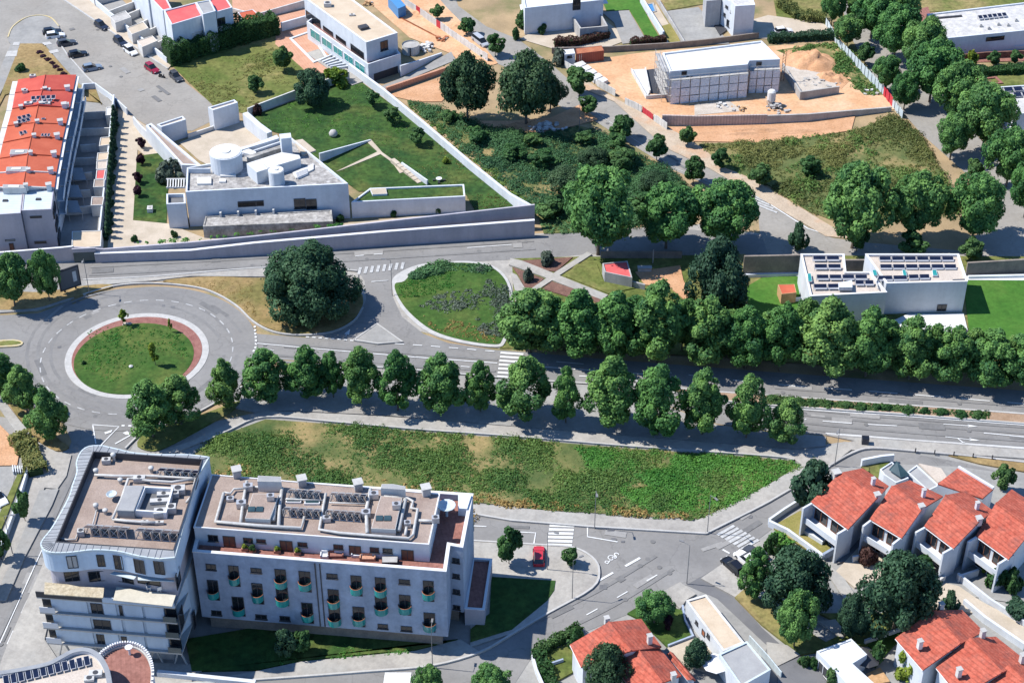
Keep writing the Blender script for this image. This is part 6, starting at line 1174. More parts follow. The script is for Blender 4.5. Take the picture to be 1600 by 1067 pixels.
mound(1268, 98, 12, 11, 2.4, 'dirt_red', 'broad orange earth mound behind the site slab', rz=-.5, seed=3); mound(1300, 124, 8, 5, 1.6, 'dirt_red', 'smaller orange earth mound right of the site slab', rz=-.4, seed=4); mound(1180, 207, 34, 4, .9, 'dirt_red', 'long low orange earth bank below the retaining wall', rz=.06, seed=5); mound(830, 198, 14, 4.5, 1.2, 'dirt_red', 'orange earth bank above the central scrub', rz=.1, seed=6); mound(720, 40, 6, 4, .8, 'sand', 'low sand heap beside the white hoarding', seed=7); mound(655, 22, 8, 5, .9, 'sand', 'sand heap at the top of the dirt yard', seed=8)
heap(1215, 172, 5, 1.4, 'concrete', 'heap of building rubble beside the cement silo', 'rubble heap', 'rubble_heap', 30); heap(1125, 168, 3, .8, 'white_old', 'small pile of blocks on the sandy strip', 'blocks', 'block_pile', 12); heap(1155, 172, 3.5, .8, 'wood', 'pile of timber and bags on the sandy strip', 'timber', 'timber_heap', 14); heap(1360, 146, 3, .8, 'white_old', 'pale rocks beside the red site gate', 'rocks', 'rock_pile', 9); heap(1280, 130, 9, .6, 'concrete', 'broad heap of rubble on the site slab', 'rubble heap', 'rubble_heap', 40, .6)
area('slab', [(1085, 165), (1140, 160), (1160, 175), (1085, 182)], 'gravel', .16)
T = thing('crane_mast', W(1222, 125), 'orange wood and steel hoist mast beside the scaffold', 'hoist'); p = W(1222, 128)
for dx in (-.3, .3): MB().tube([(p.x + dx, p.y, 0), (p.x + dx, p.y, 7)], .06, 5).build('rail', 'rust', T)
for k in range(9): MB().tube([(p.x - .3, p.y, k * .75), (p.x + .3, p.y, k * .75 + .7)], .04, 4).build('brace', 'wood', T)
# ------------------------------------------------------------ upper right houses
Q4 = lambda x, y: (1200 + x / 4, y / 4); q4 = lambda L: [Q4(*p) for p in L]
area('lawn', [(1410, 20), (1480, -30), (1700, -30), (1700, 10), (1460, 20)], 'lawn_dry', .07); area('lawn', [(1500, 122), (1700, 110), (1700, 140), (1520, 148)], 'lawn_dry', .07); area('terrace', [(1425, 18), (1450, 12), (1475, 90), (1640, 80), (1640, 95), (1480, 100), (1440, 55)], 'terracotta', .09)
T, P = flat('house', 'long low white house with a flat roof at the upper right', 'house', [(1480, 60), (1680, 40), (1680, -5), (1448, 22)], 4.6, 'white_wall', 'roof_stained', .3, .35); winpx(T, P[0], P[1], Q4(1365, 235) + Q4(1475, 255), 'slot', 'frame_dark'); solar_row(T, Q4(1320, 125), Q4(1500, 105), 6, 1.2, 4.6, .4); MB().bar(W(*Q4(1040, 120), 4.3), W(*Q4(1210, 105), 4.3), .5, .3).build('roof_light', 'frame_dark', T)
for c in [(1330, 170), (1380, 185), (1440, 160), (1500, 165), (1550, 135)]: acunit(T, *Q4(*c), 4.3, .7, .5, .4)
wallrun('terrace_wall', [(1478, 98, None, 1.6), (1540, 92, None, 1.6), (1700, 86, None, 1.6)], .4, 'mulch_dark', 'brown terrace wall below the long white house'); MB().prism(WL([(1468, 88), (1535, 82), (1700, 72), (1700, 66), (1535, 76), (1470, 80)]), .05, 1.0).one('terrace_bench', 'white_wall', 'white raised ledge in front of the long white house', 'wall')
T, P = flat('house', 'white flat-roofed house cut by the right frame edge', 'house', [(1590, 178), (1680, 172), (1680, 128), (1557, 136)], 5.2, 'white_wall', 'roof_stained', .3, .35); winpx(T, P[3], P[0], (1583, 170, 1590, 184), 'tall', 'frame_dark'); solar_row(T, (1570, 144), (1600, 142), 2, 1.4, 5.2, .3); solar_row(T, (1585, 152), (1625, 150), 3, 1.4, 5.2, .3)
area('drive', [(1560, 200), (1700, 195), (1700, 240), (1575, 225)], 'pave_beige', .08); T = thing('mulch_pit', W(1545, 130), 'square red mulch bed with dark centre by the right house', 'planting bed'); MB().ring(ccw(WL(q4([(1310, 545), (1470, 530), (1425, 488), (1300, 505)]))), .5, .05, .4).build('rim', 'terracotta', T); MB().sheet(WL(q4([(1340, 550), (1415, 540), (1390, 510), (1330, 518)])), .25).build('soil', 'mulch_dark', T)
# ------------------------------------------------------------ planted corner, hut and yard right of the oval island
Q7 = lambda x, y: (800 + x / 4, 267 + y / 4); q7 = lambda L: [Q7(*p) for p in L]; Q8 = lambda x, y: (1200 + x / 4, 267 + y / 4); q8 = lambda L: [Q8(*p) for p in L]
area('garden_ground', [(800, 405), (905, 402), (940, 402), (1070, 400), (1165, 398), (1165, 560), (830, 545), (780, 545), (800, 500), (802, 460)], 'lawn_dry', .06)
area('path', q7([(-10, 555), (60, 570), (200, 625), (600, 785), (560, 815), (180, 665), (-20, 595)]), 'pave', .27); area('path', q7([(470, 515), (500, 530), (300, 660), (150, 760), (120, 745), (280, 635)]), 'pave', .26); area('path', q7([(-10, 640), (30, 660), (80, 740), (90, 900), (40, 1000), (20, 900), (20, 760)]), 'pave', .25)
for P in ([(25, 572), (380, 548), (275, 638), (215, 632)], [(5, 610), (200, 682), (135, 738), (82, 742), (40, 660)], [(250, 700), (470, 775), (400, 810), (190, 745)], [(480, 790), (560, 800), (600, 840), (520, 830)]): area('mulch_bed', q7(P), 'mulch_dark', .24)
area('lawn', q7([(400, 590), (530, 590), (565, 685), (770, 740), (600, 775), (335, 668)]), 'lawn_dry', .24); area('dirt_yard', q7([(770, 640), (1050, 600), (1070, 690), (1120, 800), (1080, 815), (990, 740), (830, 720)]), 'dirt_red', .24)
T = thing('hut', W(966, 435), 'small hut with a flat bright red roof below the bare-trunked tree', 'hut'); flat('', '', '', q7([(580, 632), (752, 668), (722, 562), (565, 578)]), 2.4, 'grey_wall', 'roof_pink', .2, .2, T=T)
wallrun('yard_wall', [Q7(575, 690) + (None, 1.6), Q7(680, 715) + (None, 1.5), Q7(830, 745) + (None, 1.2)], .3, 'grey_wall', 'stained grey wall running from the red hut to the dirt yard'); wallrun('street_wall', [(938, 404, None, 1.6), (1065, 404, None, 1.6)], .3, 'concrete_dark', 'dark wall between the shaded street and hut yard')
T = thing('cabinet', W(1007, 424), 'pale utility cabinet beside the red hut', 'cabinet'); p = W(1007, 425); MB().box((p.x, p.y, 0), 2.4, .8, 1.0).build('box', 'white_old', T); MB().box((p.x, p.y, 1.0), 2.6, 1.0, .08).build('lid', 'concrete', T)
MB().tube([tuple(W(1020, 412)), tuple(W(1020, 412) + Vector((0, 0, 3)))], .1, 6).one('post', 'concrete', 'grey post standing at the back of the dirt yard', 'post')
# ------------------------------------------------------------ house with solar panels
ZQ = 6.6
area('lawn', [(1163, 452), (1190, 436), (1252, 432), (1252, 520), (1180, 520)], 'lawn_fresh', .2); area('lawn', [(1505, 440), (1700, 436), (1700, 540), (1515, 530)], 'lawn_fresh', .2); area('garden_ground', [(1165, 400), (1700, 402), (1700, 600), (1165, 562)], 'lawn_dry', .05)
area('terrace', q8([(870, 905), (1220, 900), (1255, 1040), (760, 1010), (740, 965)]), 'white_roof', .28); area('path', [(1235, 430), (1600, 435), (1700, 437), (1700, 441), (1510, 440), (1250, 436)], 'white_roof', .26)
wallrun('garden_wall', [(1160, 432, None, TZ(1200, 431, 399)), (1252, 430, None, TZ(1200, 431, 399))], .4, 'concrete_dark', 'dark retaining wall left of the solar house'); wallrun('garden_wall', [(1316, 432, None, 3.6), (1356, 432, None, 3.6)], .4, 'concrete_dark', 'dark wall piece between the two roofs of the solar house'); wallrun('garden_wall', [(1508, 432, None, 3.0), (1600, 428, None, 3.2), (1700, 426, None, 3.2)], .4, 'concrete_dark', 'dark retaining wall right of the solar house'); wallrun('garden_wall', [(1160, 434, None, .8), (1250, 432, None, .8)], .5, 'white_wall', 'low white ledge along the left lawn of the solar house'); wallrun('garden_wall', [(1512, 437, None, .8), (1700, 433, None, .8)], .5, 'white_wall', 'low white ledge along the right lawn')
T, P = flat('solar_house', 'white two-block modern house with rows of solar panels on the roof', 'house', [(1385, 443), (1512, 440), (1498, 397), (1352, 397)], ZQ, 'white_wall', 'gravel_roof_pale', .35, .3, cap='frame_white'); winpx(T, P[0], P[1], Q8(1060, 835) + Q8(1115, 875), 'tall', 'frame_dark')
_, P2 = flat('', '', '', [(1266, 463), (1386, 457), (1360, 425), (1322, 425), (1319, 397), (1251, 397)], ZQ - .15, 'white_wall', 'gravel_roof_pale', .35, .3, T=T, wn='left_wall', rn='left_roof', cap='frame_white')
zq = ZQ - .2
for a, b, n in [((280, 565), (450, 565), 2), ((290, 617), (460, 617), 2), ((303, 683), (625, 683), 4), ((285, 742), (462, 740), 2), ((545, 718), (665, 718), 2), ((695, 568), (1165, 568), 6), ((700, 618), (1182, 618), 6), ((880, 683), (1015, 680), 2), ((692, 690), (875, 688), 2)]: solar_row(T, Q8(*a), Q8(*b), n, 1.0, zq, .45)
for P_ in ([(250, 692), (277, 690), (268, 640), (245, 642)], [(660, 655), (687, 655), (675, 618), (650, 620)], [(845, 655), (870, 655), (860, 618), (838, 620)], [(1030, 655), (1062, 655), (1052, 618), (1025, 620)]): rbox(T, 'skylight', q8(P_), zq, .25, 'frame_white', 'glass_green')
rbox(T, 'roof_box', q8([(445, 728), (528, 728), (525, 682), (440, 700)]), zq, .7, 'white_wall'); rbox(T, 'roof_slot', q8([(1150, 690), (1240, 686), (1236, 674), (1155, 678)]), zq, .1, 'frame_dark'); pipe(T, 'duct', q8([(690, 660), (675, 700), (690, 740)]), zq + .4, .12)
T = thing('garden_shelter', W(1228, 470), 'small shelter with orange roof beside the solar house', 'shelter'); flat('', '', '', q8([(85, 770), (178, 760), (165, 708), (62, 710)]), 2.4, 'wood', 'tile_orange', .05, .1, T=T)
T = thing('bench_wall', W(1232, 500), 'white low frame beside the left lawn of the solar house', 'wall'); MB().bar(W(1222, 474), W(1252, 472), .3, 1.0).build('wall', 'white_wall', T)
for k, x in enumerate((1503, 1509)):
    p = W(x, 522 + k * 2); T = thing('lounger', p, ['left', 'right'][k] + ' dark lounger on the white terrace of the solar house', 'lounger'); MB().box((p.x, p.y, .5), .7, 1.5, .15).build('mattress', 'frame_dark', T); MB().box((p.x, p.y, .3), .8, 1.6, .2).build('base', 'frame_white', T)
# ------------------------------------------------------------ red-roofed terrace at the right
Q12 = lambda x, y: (1200 + x / 4, 534 + y / 4); Q16 = lambda x, y: (1200 + x / 4, 800 + y / 4)
q12 = lambda L: [Q12(*p) for p in L]; q16 = lambda L: [Q16(*p) for p in L]
area('garden_ground', [(1200, 818), (1260, 780), (1300, 735), (1370, 725), (1500, 730), (1700, 760), (1700, 960), (1500, 930), (1340, 880), (1285, 875)], 'pave_grey', .05); area('lawn', q16([(20, 100), (200, 0), (240, 30), (420, 260), (330, 300)]), 'grass_gold', .25)
HS = [('first', [(1267, 785), (1325, 828)], [(1313, 740), (1372, 778)], [(1347, 733), (1388, 761)]), ('second', [(1359, 812), (1409, 842)], [(1393, 761), (1441, 796)], [(1421, 752), (1473, 777)]), ('third', [(1444, 823), (1490, 858)], [(1477, 775), (1531, 815)], [(1508, 769), (1552, 800)]), ('fourth', [(1525, 838), (1576, 875)], [(1556, 787), (1612, 830)], [(1580, 766), (1640, 805)])]
for k, (o_, ea, rg, eb) in enumerate(HS):
    T = thing('terrace_house', W(*rg[1], 0), f'white terrace house with red tiled gable roof, {o_} from the left in the right-hand row', 'house', 'red-tiled terrace houses of the right-hand row')
    a0, a1, r0, r1, b0, b1 = gable(T, ea, rg, eb, 5.6, 7.6, 'white_wall', 'tile')
    p0, p1 = Vector((a0.x, a0.y, 0)), Vector((a1.x, a1.y, 0)); L = (p1 - p0).length
    c = (a0 + a1 + b0 + b1) / 4; sh = Vector((c.x - p0.x, c.y - p0.y, 0)) * .06; w0, w1 = p0 + (Vector((c.x, c.y, 0)) - p0) * .06, p1 + (Vector((c.x, c.y, 0)) - p1) * .06; Lw = (w1 - w0).length
    wallbox(MB(), w0, w1, 0, Lw, 2.7, 2.9, 0, 1.8).build('balcony_slab', 'frame_white', T); wallbox(MB(), w0, w1, 0, Lw, 2.9, 3.8, 1.65, 1.8).build('balcony_parapet', 'white_wall', T)
    for s in (.08, .55): window(T, w0, w1, Lw * s, Lw * (s + .36), 3.0, 5.1, 'tall', 'wood_dark'); window(T, w0, w1, Lw * s, Lw * (s + .36), .3, 2.4, 'tall', 'frame_white')
    for e_ in (-.1, Lw - .2): wallbox(MB(), w0, w1, e_, e_ + .3, 0, 5.7, -1, 2.2).build('party_wall', 'white_wall', T)
    chimney(T, (rg[0][0] * .35 + rg[1][0] * .65 + eb[1][0]) / 2 - 6, (rg[0][1] * .35 + rg[1][1] * .65 + eb[1][1]) / 2 - 6, 7.0, .5, 1.2); chimney(T, rg[1][0] - 2, rg[1][1], 7.3, .75, .8, 'white_old'); 
    if k == 0: chimney(T, rg[0][0] - 7, rg[0][1] + 4, 7.0, 1.0, .9, 'white_old')
    m = MB(); m.tube([a0 + Vector((0, 0, -.05)), a1 + Vector((0, 0, -.05))], .09, 6).build('gutter', 'frame_white', T)
T = thing('rear_house', W(1510, 775), 'house part with a pinkish mono-pitch roof behind the third terrace house', 'house'); a, b, c, d = WL([(1465, 757), (1535, 780), (1552, 765), (1497, 732)], 5.4); slab4(MB(), a, b, c, d, .2).build('roof_slope', 'tile', T); MB().prism([a, b, c, d], 0, 5.35, False).build('wall', 'white_wall', T)
m = MB(); m.bar(Vector((d.x, d.y, 5.4)), Vector((c.x, c.y, 5.4)), .4, .5).build('parapet', 'white_wall', T)
T, P = flat('garage', 'white garage with grey flat roof behind the first terrace house', 'garage', q12([(725, 830), (800, 880), (880, 850), (775, 748), (700, 795)]), 3.4, 'white_wall', 'grey_roof', .2, .2); T2, P = flat('garage', 'grey flat-roofed garage behind the second terrace house', 'garage', q12([(870, 812), (1000, 930), (1070, 895), (930, 768)]), 3.2, 'white_wall', 'grey_roof', .2, .2)
a, b, c, d = WL(q12([(755, 800), (830, 850), (885, 830), (800, 775)]), 3.6); slab4(MB(), a, b, c, Vector((d.x, d.y, 4.6)), .06).build('glass_lantern', 'glass_blue', T)
area('yard', q12([(580, 790), (620, 760), (770, 745), (720, 830), (700, 870)]), 'lawn_dry', .28); area('yard', q12([(940, 770), (1080, 800), (1120, 860), (1060, 890)]), 'gravel_roof_pale', .28)
wallrun('garden_wall', [(1201, 822, None, 1.2), (1230, 836, None, 1.2), (1285, 876, None, 1.2)], .4, 'white_wall', 'white front garden wall of the first terrace house'); wallrun('garden_wall', [(1201, 820, None, 1.2), (1225, 803, None, 1.2), (1262, 780, None, 1.2), (1285, 750, None, 1.2)], .35, 'white_wall', 'white side garden wall along the street by the first terrace house'); wallrun('garden_wall', [(1285, 876, None, 1.4), (1305, 864, None, 1.4), (1322, 848, None, 1.6)], .4, 'stone_wall', 'stone wall at the low end of the first terrace garden')
wallrun('garden_wall', [(1345, 730, None, 1.6), (1375, 724, None, 1.6), (1395, 722, None, 1.6)], .4, 'white_wall', 'white wall behind the first terrace house'); 
T = thing('garden_stairs', W(1270, 838), 'white terrace steps in the golden front garden', 'terrace'); rbox(T, 'planter', q16([(205, 100), (340, 185), (360, 165), (245, 75)]), .2, .8, 'white_wall'); rbox(T, 'step', q16([(240, 235), (275, 250), (285, 235), (250, 222)]), .2, .3, 'stone_wall')
area('yard', q16([(420, 380), (640, 150), (720, 230), (800, 290), (900, 360), (760, 420), (540, 480)]), 'pave_beige', .24); area('yard', q16([(640, 60), (720, 150), (560, 290), (430, 330)]), 'asphalt_dark', .22)
for k in range(3):
    a = HS[k][1][1]; b = HS[k + 1][1][0]; wallrun('garden_wall', [(a[0] + 6, a[1] + 52, None, 1.4), (b[0] + 2, b[1] + 62, None, 1.4)], .3, 'white_wall', f'white yard wall below the gap right of the {ORD[k]} terrace house')
area('path', q16([(930, 530), (1050, 440), (1190, 470), (1320, 560), (1700, 760), (1700, 860), (1540, 800), (1300, 640), (1050, 610)]), 'pave_beige', .23); wallrun('garden_wall', [Q16(1180, 420) + (None, 1.3), Q16(1380, 580) + (None, 1.3), Q16(1600, 720) + (None, 1.3)], .35, 'white_wall', 'white wall along the beige lane at the lower right'); wallrun('garden_wall', [Q16(950, 540) + (None, 1.2), Q16(1100, 430) + (None, 1.2)], .35, 'white_old', 'short wall beside the big pine')
wallrun('garden_wall', [Q16(1220, 580) + (None, 1.2), Q16(1350, 690) + (None, 1.2), Q16(1600, 860) + (None, 1.2)], .4, 'white_wall', 'white garden wall behind the lower right house')
# gardens between the lane and the pine
area('lawn', [(1148, 935), (1165, 920), (1215, 960), (1290, 1005), (1330, 985), (1420, 965), (1380, 1010), (1330, 1010), (1250, 1025), (1190, 978)], 'lawn_dry', .24); area('path', q16([(340, 300), (480, 430), (540, 520), (480, 560), (330, 330)]), 'pave', .25); area('path', q16([(310, 690), (420, 680), (500, 780), (460, 800)]), 'pave', .26); area('pavement', q16([(-10, 820), (120, 840), (200, 900), (60, 970), (0, 940)]), 'pave', .22); area('yard', q16([(60, 975), (200, 910), (320, 990), (370, 1080), (60, 1080)]), 'asphalt_dark', .2); area('lawn', q16([(610, 830), (760, 760), (850, 720), (880, 740), (720, 910)]), 'lawn', .24); area('lawn', [(1280, 960), (1420, 960), (1430, 985), (1330, 985)], 'lawn_dry', .23)
area('parking', [(1095, 905), (1132, 880), (1185, 848), (1225, 835), (1200, 900), (1150, 935)], 'pave', .15)
T, P = flat('garage', 'l-shaped garage with flat white roof at the lower right', 'garage', [(1276, 1017), (1330, 1075), (1375, 1075), (1332, 1036), (1355, 1022), (1330, 997)], 3.0, 'white_wall', 'white_roof', .15, .25); winpx(T, P[0], P[1], Q16(320, 920) + Q16(382, 1025), 'door', 'frame_white', 'frame_dark', 'garage_door')
MB().cyl(tuple(W(1352, 1040)), .1, .1, 2.2, 6).lathe(tuple(W(1352, 1040) + Vector((0, 0, 1.6))), [(1.9, 0), (1.0, .45), (.1, .8)], 8).one('parasol', 'frame_dark', 'dark closed parasol beside the white garage', 'parasol'); area('terrace', q16([(610, 1020), (700, 980), (760, 1067), (640, 1090)]), 'wood', .25)
# lower right houses
def house2(label, ea, rg, eb, ze=5.0, zr_=7.0, ch=(), sk=(), grp=None):
    T = thing('house', W(*rg[1], 0), label, 'house', grp); gable(T, ea, rg, eb, ze, zr_, 'white_wall', 'tile')
    for x, y in ch: chimney(T, x, y, zr_ - .5, .6, .9, 'white_old')
    for x, y, w_, h_ in sk:
        p, q = W(x, y, (ze + zr_) / 2 + .4), W(x + w_, y + h_ * .9, (ze + zr_) / 2 + .1); c = (p + q) / 2; o = MB().box((c.x, c.y, c.z - .1), 1.0, 1.5, .25, .75).build('skylight', 'frame_dark', T); MB().box((c.x, c.y, c.z + .15), .8, 1.25, .03, .75).build('pane', 'glass_blue', o)
    a0, a1 = WL(ea, ze); MB().tube([a0, a1], .09, 6).build('gutter', 'frame_white', T); return T
house2('white house with red tiled roof and two skylights, lower right', [(1399, 998), (1442, 1048)], [(1457, 955), (1500, 1007)], [(1502, 954), (1536, 988)], 5, 7, [(1470, 950), (1535, 992), (1437, 1008)], [(1460, 988, 8, 8), (1481, 1006, 6, 6)]); house2('white house with red tiled roof at the lower right corner, left half', [(1462, 1043), (1500, 1090)], [(1515, 998), (1565, 1052)], [(1555, 996), (1603, 1034)], 4.8, 6.8, [(1498, 1052), (1597, 1030)]); house2('red tiled roof piece cut by the lower right corner', [(1530, 1085), (1570, 1130)], [(1575, 1040), (1630, 1095)], [(1610, 1038), (1660, 1075)], 4.6, 6.6)
wallrun('garden_wall', [Q16(600, 830) + (None, 1.0), Q16(720, 790) + (None, 1.0), Q16(860, 740) + (None, 1.0)], .3, 'white_wall', 'white wall between the lawn and lower right house')
# lower middle house and cottage
Q15 = lambda x, y: (800 + x / 4, 800 + y / 4); q15 = lambda L: [Q15(*p) for p in L]
area('lawn', q15([(720, 640), (850, 560), (1060, 620), (1130, 790), (970, 850), (800, 680)]), 'lawn', .22); area('lawn', q15([(140, 920), (350, 830), (430, 980), (250, 1080), (190, 1000)]), 'lawn_dry', .22); area('yard', q15([(960, 860), (1140, 790), (1250, 870), (1200, 1000), (1080, 960)]), 'pave_beige', .23); area('pavement', q15([(930, 510), (1050, 445), (1150, 520), (1090, 555), (1050, 610)]), 'pave', .2)
house2('white house with red tiled gable roof behind the clipped hedge', [(891, 1008), (908, 1043)], [(951, 973), (986, 1018)], [(1001, 968), (1033, 1012)], 5, 7, [(948, 972), (1015, 1000)]); house2('lower red tiled roof joined to the hedge house', [(959, 1035), (990, 1085)], [(997, 1016), (1035, 1068)], [(1026, 1009), (1064, 1057)], 4.6, 6.3, [(1052, 1060)]); house2('narrow red tiled strip of roof beside the lower hedge house', [(1042, 1022), (1075, 1062)], [(1047, 1020), (1082, 1062)], [(1050, 1021), (1086, 1064)], 3.4, 3.8)
T, P = flat('cottage', 'long white cottage with flat beige roof beside the lane', 'house', [(1130, 1017), (1163, 1004), (1103, 929), (1072, 938)], 3.2, 'white_wall', 'beige_roof', .12, .25, cap='white_old')
for r, kd in [(Q15(1190, 725) + Q15(1208, 775), 'door'), (Q15(1222, 750) + Q15(1238, 785), 'win'), (Q15(1150, 670) + Q15(1165, 700), 'win')]: winpx(T, P[3], P[0], r, kd, 'frame_dark', 'rust' if kd == 'door' else 'glass')
T, P = flat('cottage_annex', 'flat grey-roofed annex at the end of the beige cottage', 'house', [(1123, 1022), (1158, 1072), (1204, 1046), (1167, 1002)], 3.4, 'white_wall', 'grey_roof', .15, .2, cap='zinc_pale')
p = W(*Q15(1270, 940), 2.2); T = thing('parasol', Vector((p.x, p.y, 0)), 'white parasol on the cottage terrace', 'parasol'); MB().lathe((p.x, p.y, 2.1), [(1.9, 0), (1.0, .35), (.1, .7)], 8).build('canopy', 'frame_white', T); MB().cyl((p.x, p.y, 0), .05, .05, 2.2, 6).build('pole', 'metal', T)
wallrun('garden_wall', [Q15(975, 850) + (None, .7), Q15(1130, 790) + (None, .7), Q15(1080, 690) + (None, .7), Q15(1065, 600) + (None, .7)], .25, 'stone_wall', 'low stone wall around the small cottage lawn'); wallrun('fence', [Q15(1480, 810) + (None, 1.3), Q15(1599, 940) + (None, 1.3), Q15(1680, 1040) + (None, 1.3)], .15, 'zinc_pale', 'pale glass fence beside the grey cottage annex', 'fence'); wallrun('garden_wall', [(832, 1030, None, 1.0), (838, 1052, None, 1.0), (850, 1080, None, 1.0)], .3, 'white_wall', 'white low wall outside the clipped hedge'); wallrun('garden_wall', [Q15(230, 970) + (None, .8), Q15(320, 940) + (None, .8)], .25, 'stone_wall', 'little stone wall in the hedge garden')
# ------------------------------------------------------------ vehicles
def lmesh(name, mb, mat, key):
    k = (name, mat, key)
    if k not in CARM: me = bpy.data.meshes.new(name); me.from_pydata(mb.v, [], mb.f); me.materials.append(M(mat)); CARM[k] = me
    return CARM[k]
CARM = {}
def loft(sec):                       # sections (x, half width low, half width high, z low, z high) joined along x
    m = MB(); n = len(sec)
    vs = []
    for x, wl, wh, zl, zh in sec: vs += [(x, -wl, zl), (x, wl, zl), (x, wh, zh), (x, -wh, zh)]
    fs = [(0, 1, 2, 3), tuple(4 * (n - 1) + i for i in (3, 2, 1, 0))]
    for i in range(n - 1):
        for k in range(4): fs.append((4 * i + k, 4 * i + 4 + k, 4 * i + 4 + (k + 1) % 4, 4 * i + (k + 1) % 4))
    return m.add(vs, fs)
CAR = {'car': (4.2, .45), 'suv': (4.6, .6), 'van': (5.2, .9)}
def car(rear, front, paint, label, kind='car', grp=None):
    a, b = W(*rear), W(*front); L, up = CAR[kind]; c = (a + b) / 2; T = thing('parked_car', c, label, 'car', grp); T.rotation_euler = (0, 0, math.atan2(b.y - a.y, b.x - a.x)); h = L / 2; zb = .82 + (.12 if kind != 'car' else 0)
    body = loft([(-h, .7, .68, .3, zb - .08), (-h + .15, .85, .8, .22, zb), (-h * .5, .88, .8, .2, zb + .02), (h * .3, .88, .8, .2, zb), (h - .5, .86, .76, .2, zb - .14), (h - .1, .78, .66, .24, zb - .26), (h, .66, .6, .32, zb - .34)])
    r0, r1 = (-h + .1, h * .35) if kind != 'van' else (-h + .05, h * .6)
    glass = loft([(r0, .74, .6, zb - .02, zb + .02), (r0 + .35, .76, .6, zb, zb + .5 + up * .2), (0, .76, .62, zb, zb + .53 + up * .2), (r1 - .75, .76, .6, zb, zb + .5 + up * .2), (r1 + .1, .74, .66, zb - .02, zb + .01)])
    zt_ = zb + .52 + up * .2; roof = loft([(r0 + .3, .6, .56, zt_ - .04, zt_ + .03), (0, .64, .6, zt_ - .03, zt_ + .06), (r1 - .72, .6, .55, zt_ - .04, zt_ + .03)])
    for n_, mb, mat in (('body', body, 'paint_' + paint), ('windows', glass, 'glass'), ('roof', roof, 'paint_' + paint)):
        o = bpy.data.objects.new(n_, lmesh(n_, mb, mat, kind)); COL.objects.link(o); o.parent = T
    for sx in (-.62, .62):
        for sy in (-.8, .8):
            w = MB(); t = [(sx * h, sy - .1, .32), (sx * h, sy + .1, .32)]; w.tube(t, .32, 12); rim = MB(); s = 1 if sy > 0 else -1; rim.tube([(sx * h, sy + s * .1, .32), (sx * h, sy + s * .115, .32)], .2, 10)
            o = bpy.data.objects.new('wheel', lmesh('wheel', w, 'tyre', (kind, sx, sy))); COL.objects.link(o); o.parent = T; q = bpy.data.objects.new('rim', lmesh('rim', rim, 'rim', (kind, sx, sy))); COL.objects.link(q); q.parent = o
    for sy in (-.52, .52):
        for n_, x, mat in (('headlight', h - .06, 'lamp_clear'), ('tail_light', -h + .03, 'lamp_red')):
            m = MB().box((x, sy, zb - .42 if x > 0 else zb - .3), .12, .3, .14); o = bpy.data.objects.new(n_, lmesh(n_, m, mat, (kind, sy))); COL.objects.link(o); o.parent = T
    return T
G1 = 'cars parked along the grass island at upper left'; G2 = 'cars parked along the beige pavement'
for r, f, p, l, g in [((67, 55), (97, 51), 'black', 'black car parked beside the island tip, topmost of five', G1), ((72, 61), (102, 57), 'white', 'white car parked right below the topmost black car', G1), ((91, 73), (118, 68), 'graphite', 'dark grey car parked third in the row beside the island', G1), ((106, 91), (138, 85), 'black', 'black car parked alone fourth in the row beside the island', G1), ((129, 112), (160, 106), 'bluegrey', 'blue-grey car parked last in the row beside the island', G1), ((150, 38), (168, 49), 'navy', 'dark blue car nearest the top along the beige pavement', G2), ((179, 62), (198, 75), 'navy', 'dark blue car in front of the white one along the beige pavement', G2), ((196, 77), (213, 89), 'white', 'white car behind the dark blue one along the beige pavement', G2), ((228, 104), (248, 117), 'maroon', 'dark red car along the beige pavement', G2), ((266, 115), (285, 132), 'graphite', 'dark grey car parked at the corner of the dry field', G2), ((842, 884), (842, 860), 'red', 'red car parked on the paving right of the long apartments', None), ((1160, 901), (1130, 874), 'black', 'black car parked on the pavement by the upright green tree', None), ((1180, 888), (1152, 866), 'white', 'white car parked between the two dark cars', None), ((1196, 879), (1165, 858), 'graphite', 'dark grey car parked next to the white car and the crosswalk', None), ((1208, 54), (1240, 50), 'white', 'white car on the drive at the upper right', None), ((1572, 211), (1606, 206), 'white', 'white car under the trees at the right edge', None), ((-12, 770), (8, 792), 'white', 'white car in the car park cut by the left edge', None)]: car(r, f, p, l, grp=g)
car((737, 58), (764, 78), 'silver', 'grey van parked beside the white hoarding', 'van')
p = W(253, 122); T = thing('scooter', p, 'dark scooter standing between the red and grey cars', 'scooter'); T.rotation_euler = (0, 0, -.4)
for n_, mb, mat in (('body', loft([(-.6, .12, .1, .3, .75), (-.1, .16, .1, .3, .7), (.3, .1, .08, .25, .45), (.6, .12, .1, .3, 1.0)]), 'paint_black'), ('seat', MB().box((-.25, 0, .75), .7, .28, .1), 'tyre'), ('handlebar', MB().tube([(.55, -.35, 1.05), (.55, .35, 1.05)], .03, 5), 'metal'), ('wheel', MB().tube([(-.6, -.06, .25), (-.6, .06, .25)], .25, 10), 'tyre'), ('wheel', MB().tube([(.65, -.06, .25), (.65, .06, .25)], .25, 10), 'tyre')):
    o = mb.build(n_, mat); o.parent = T
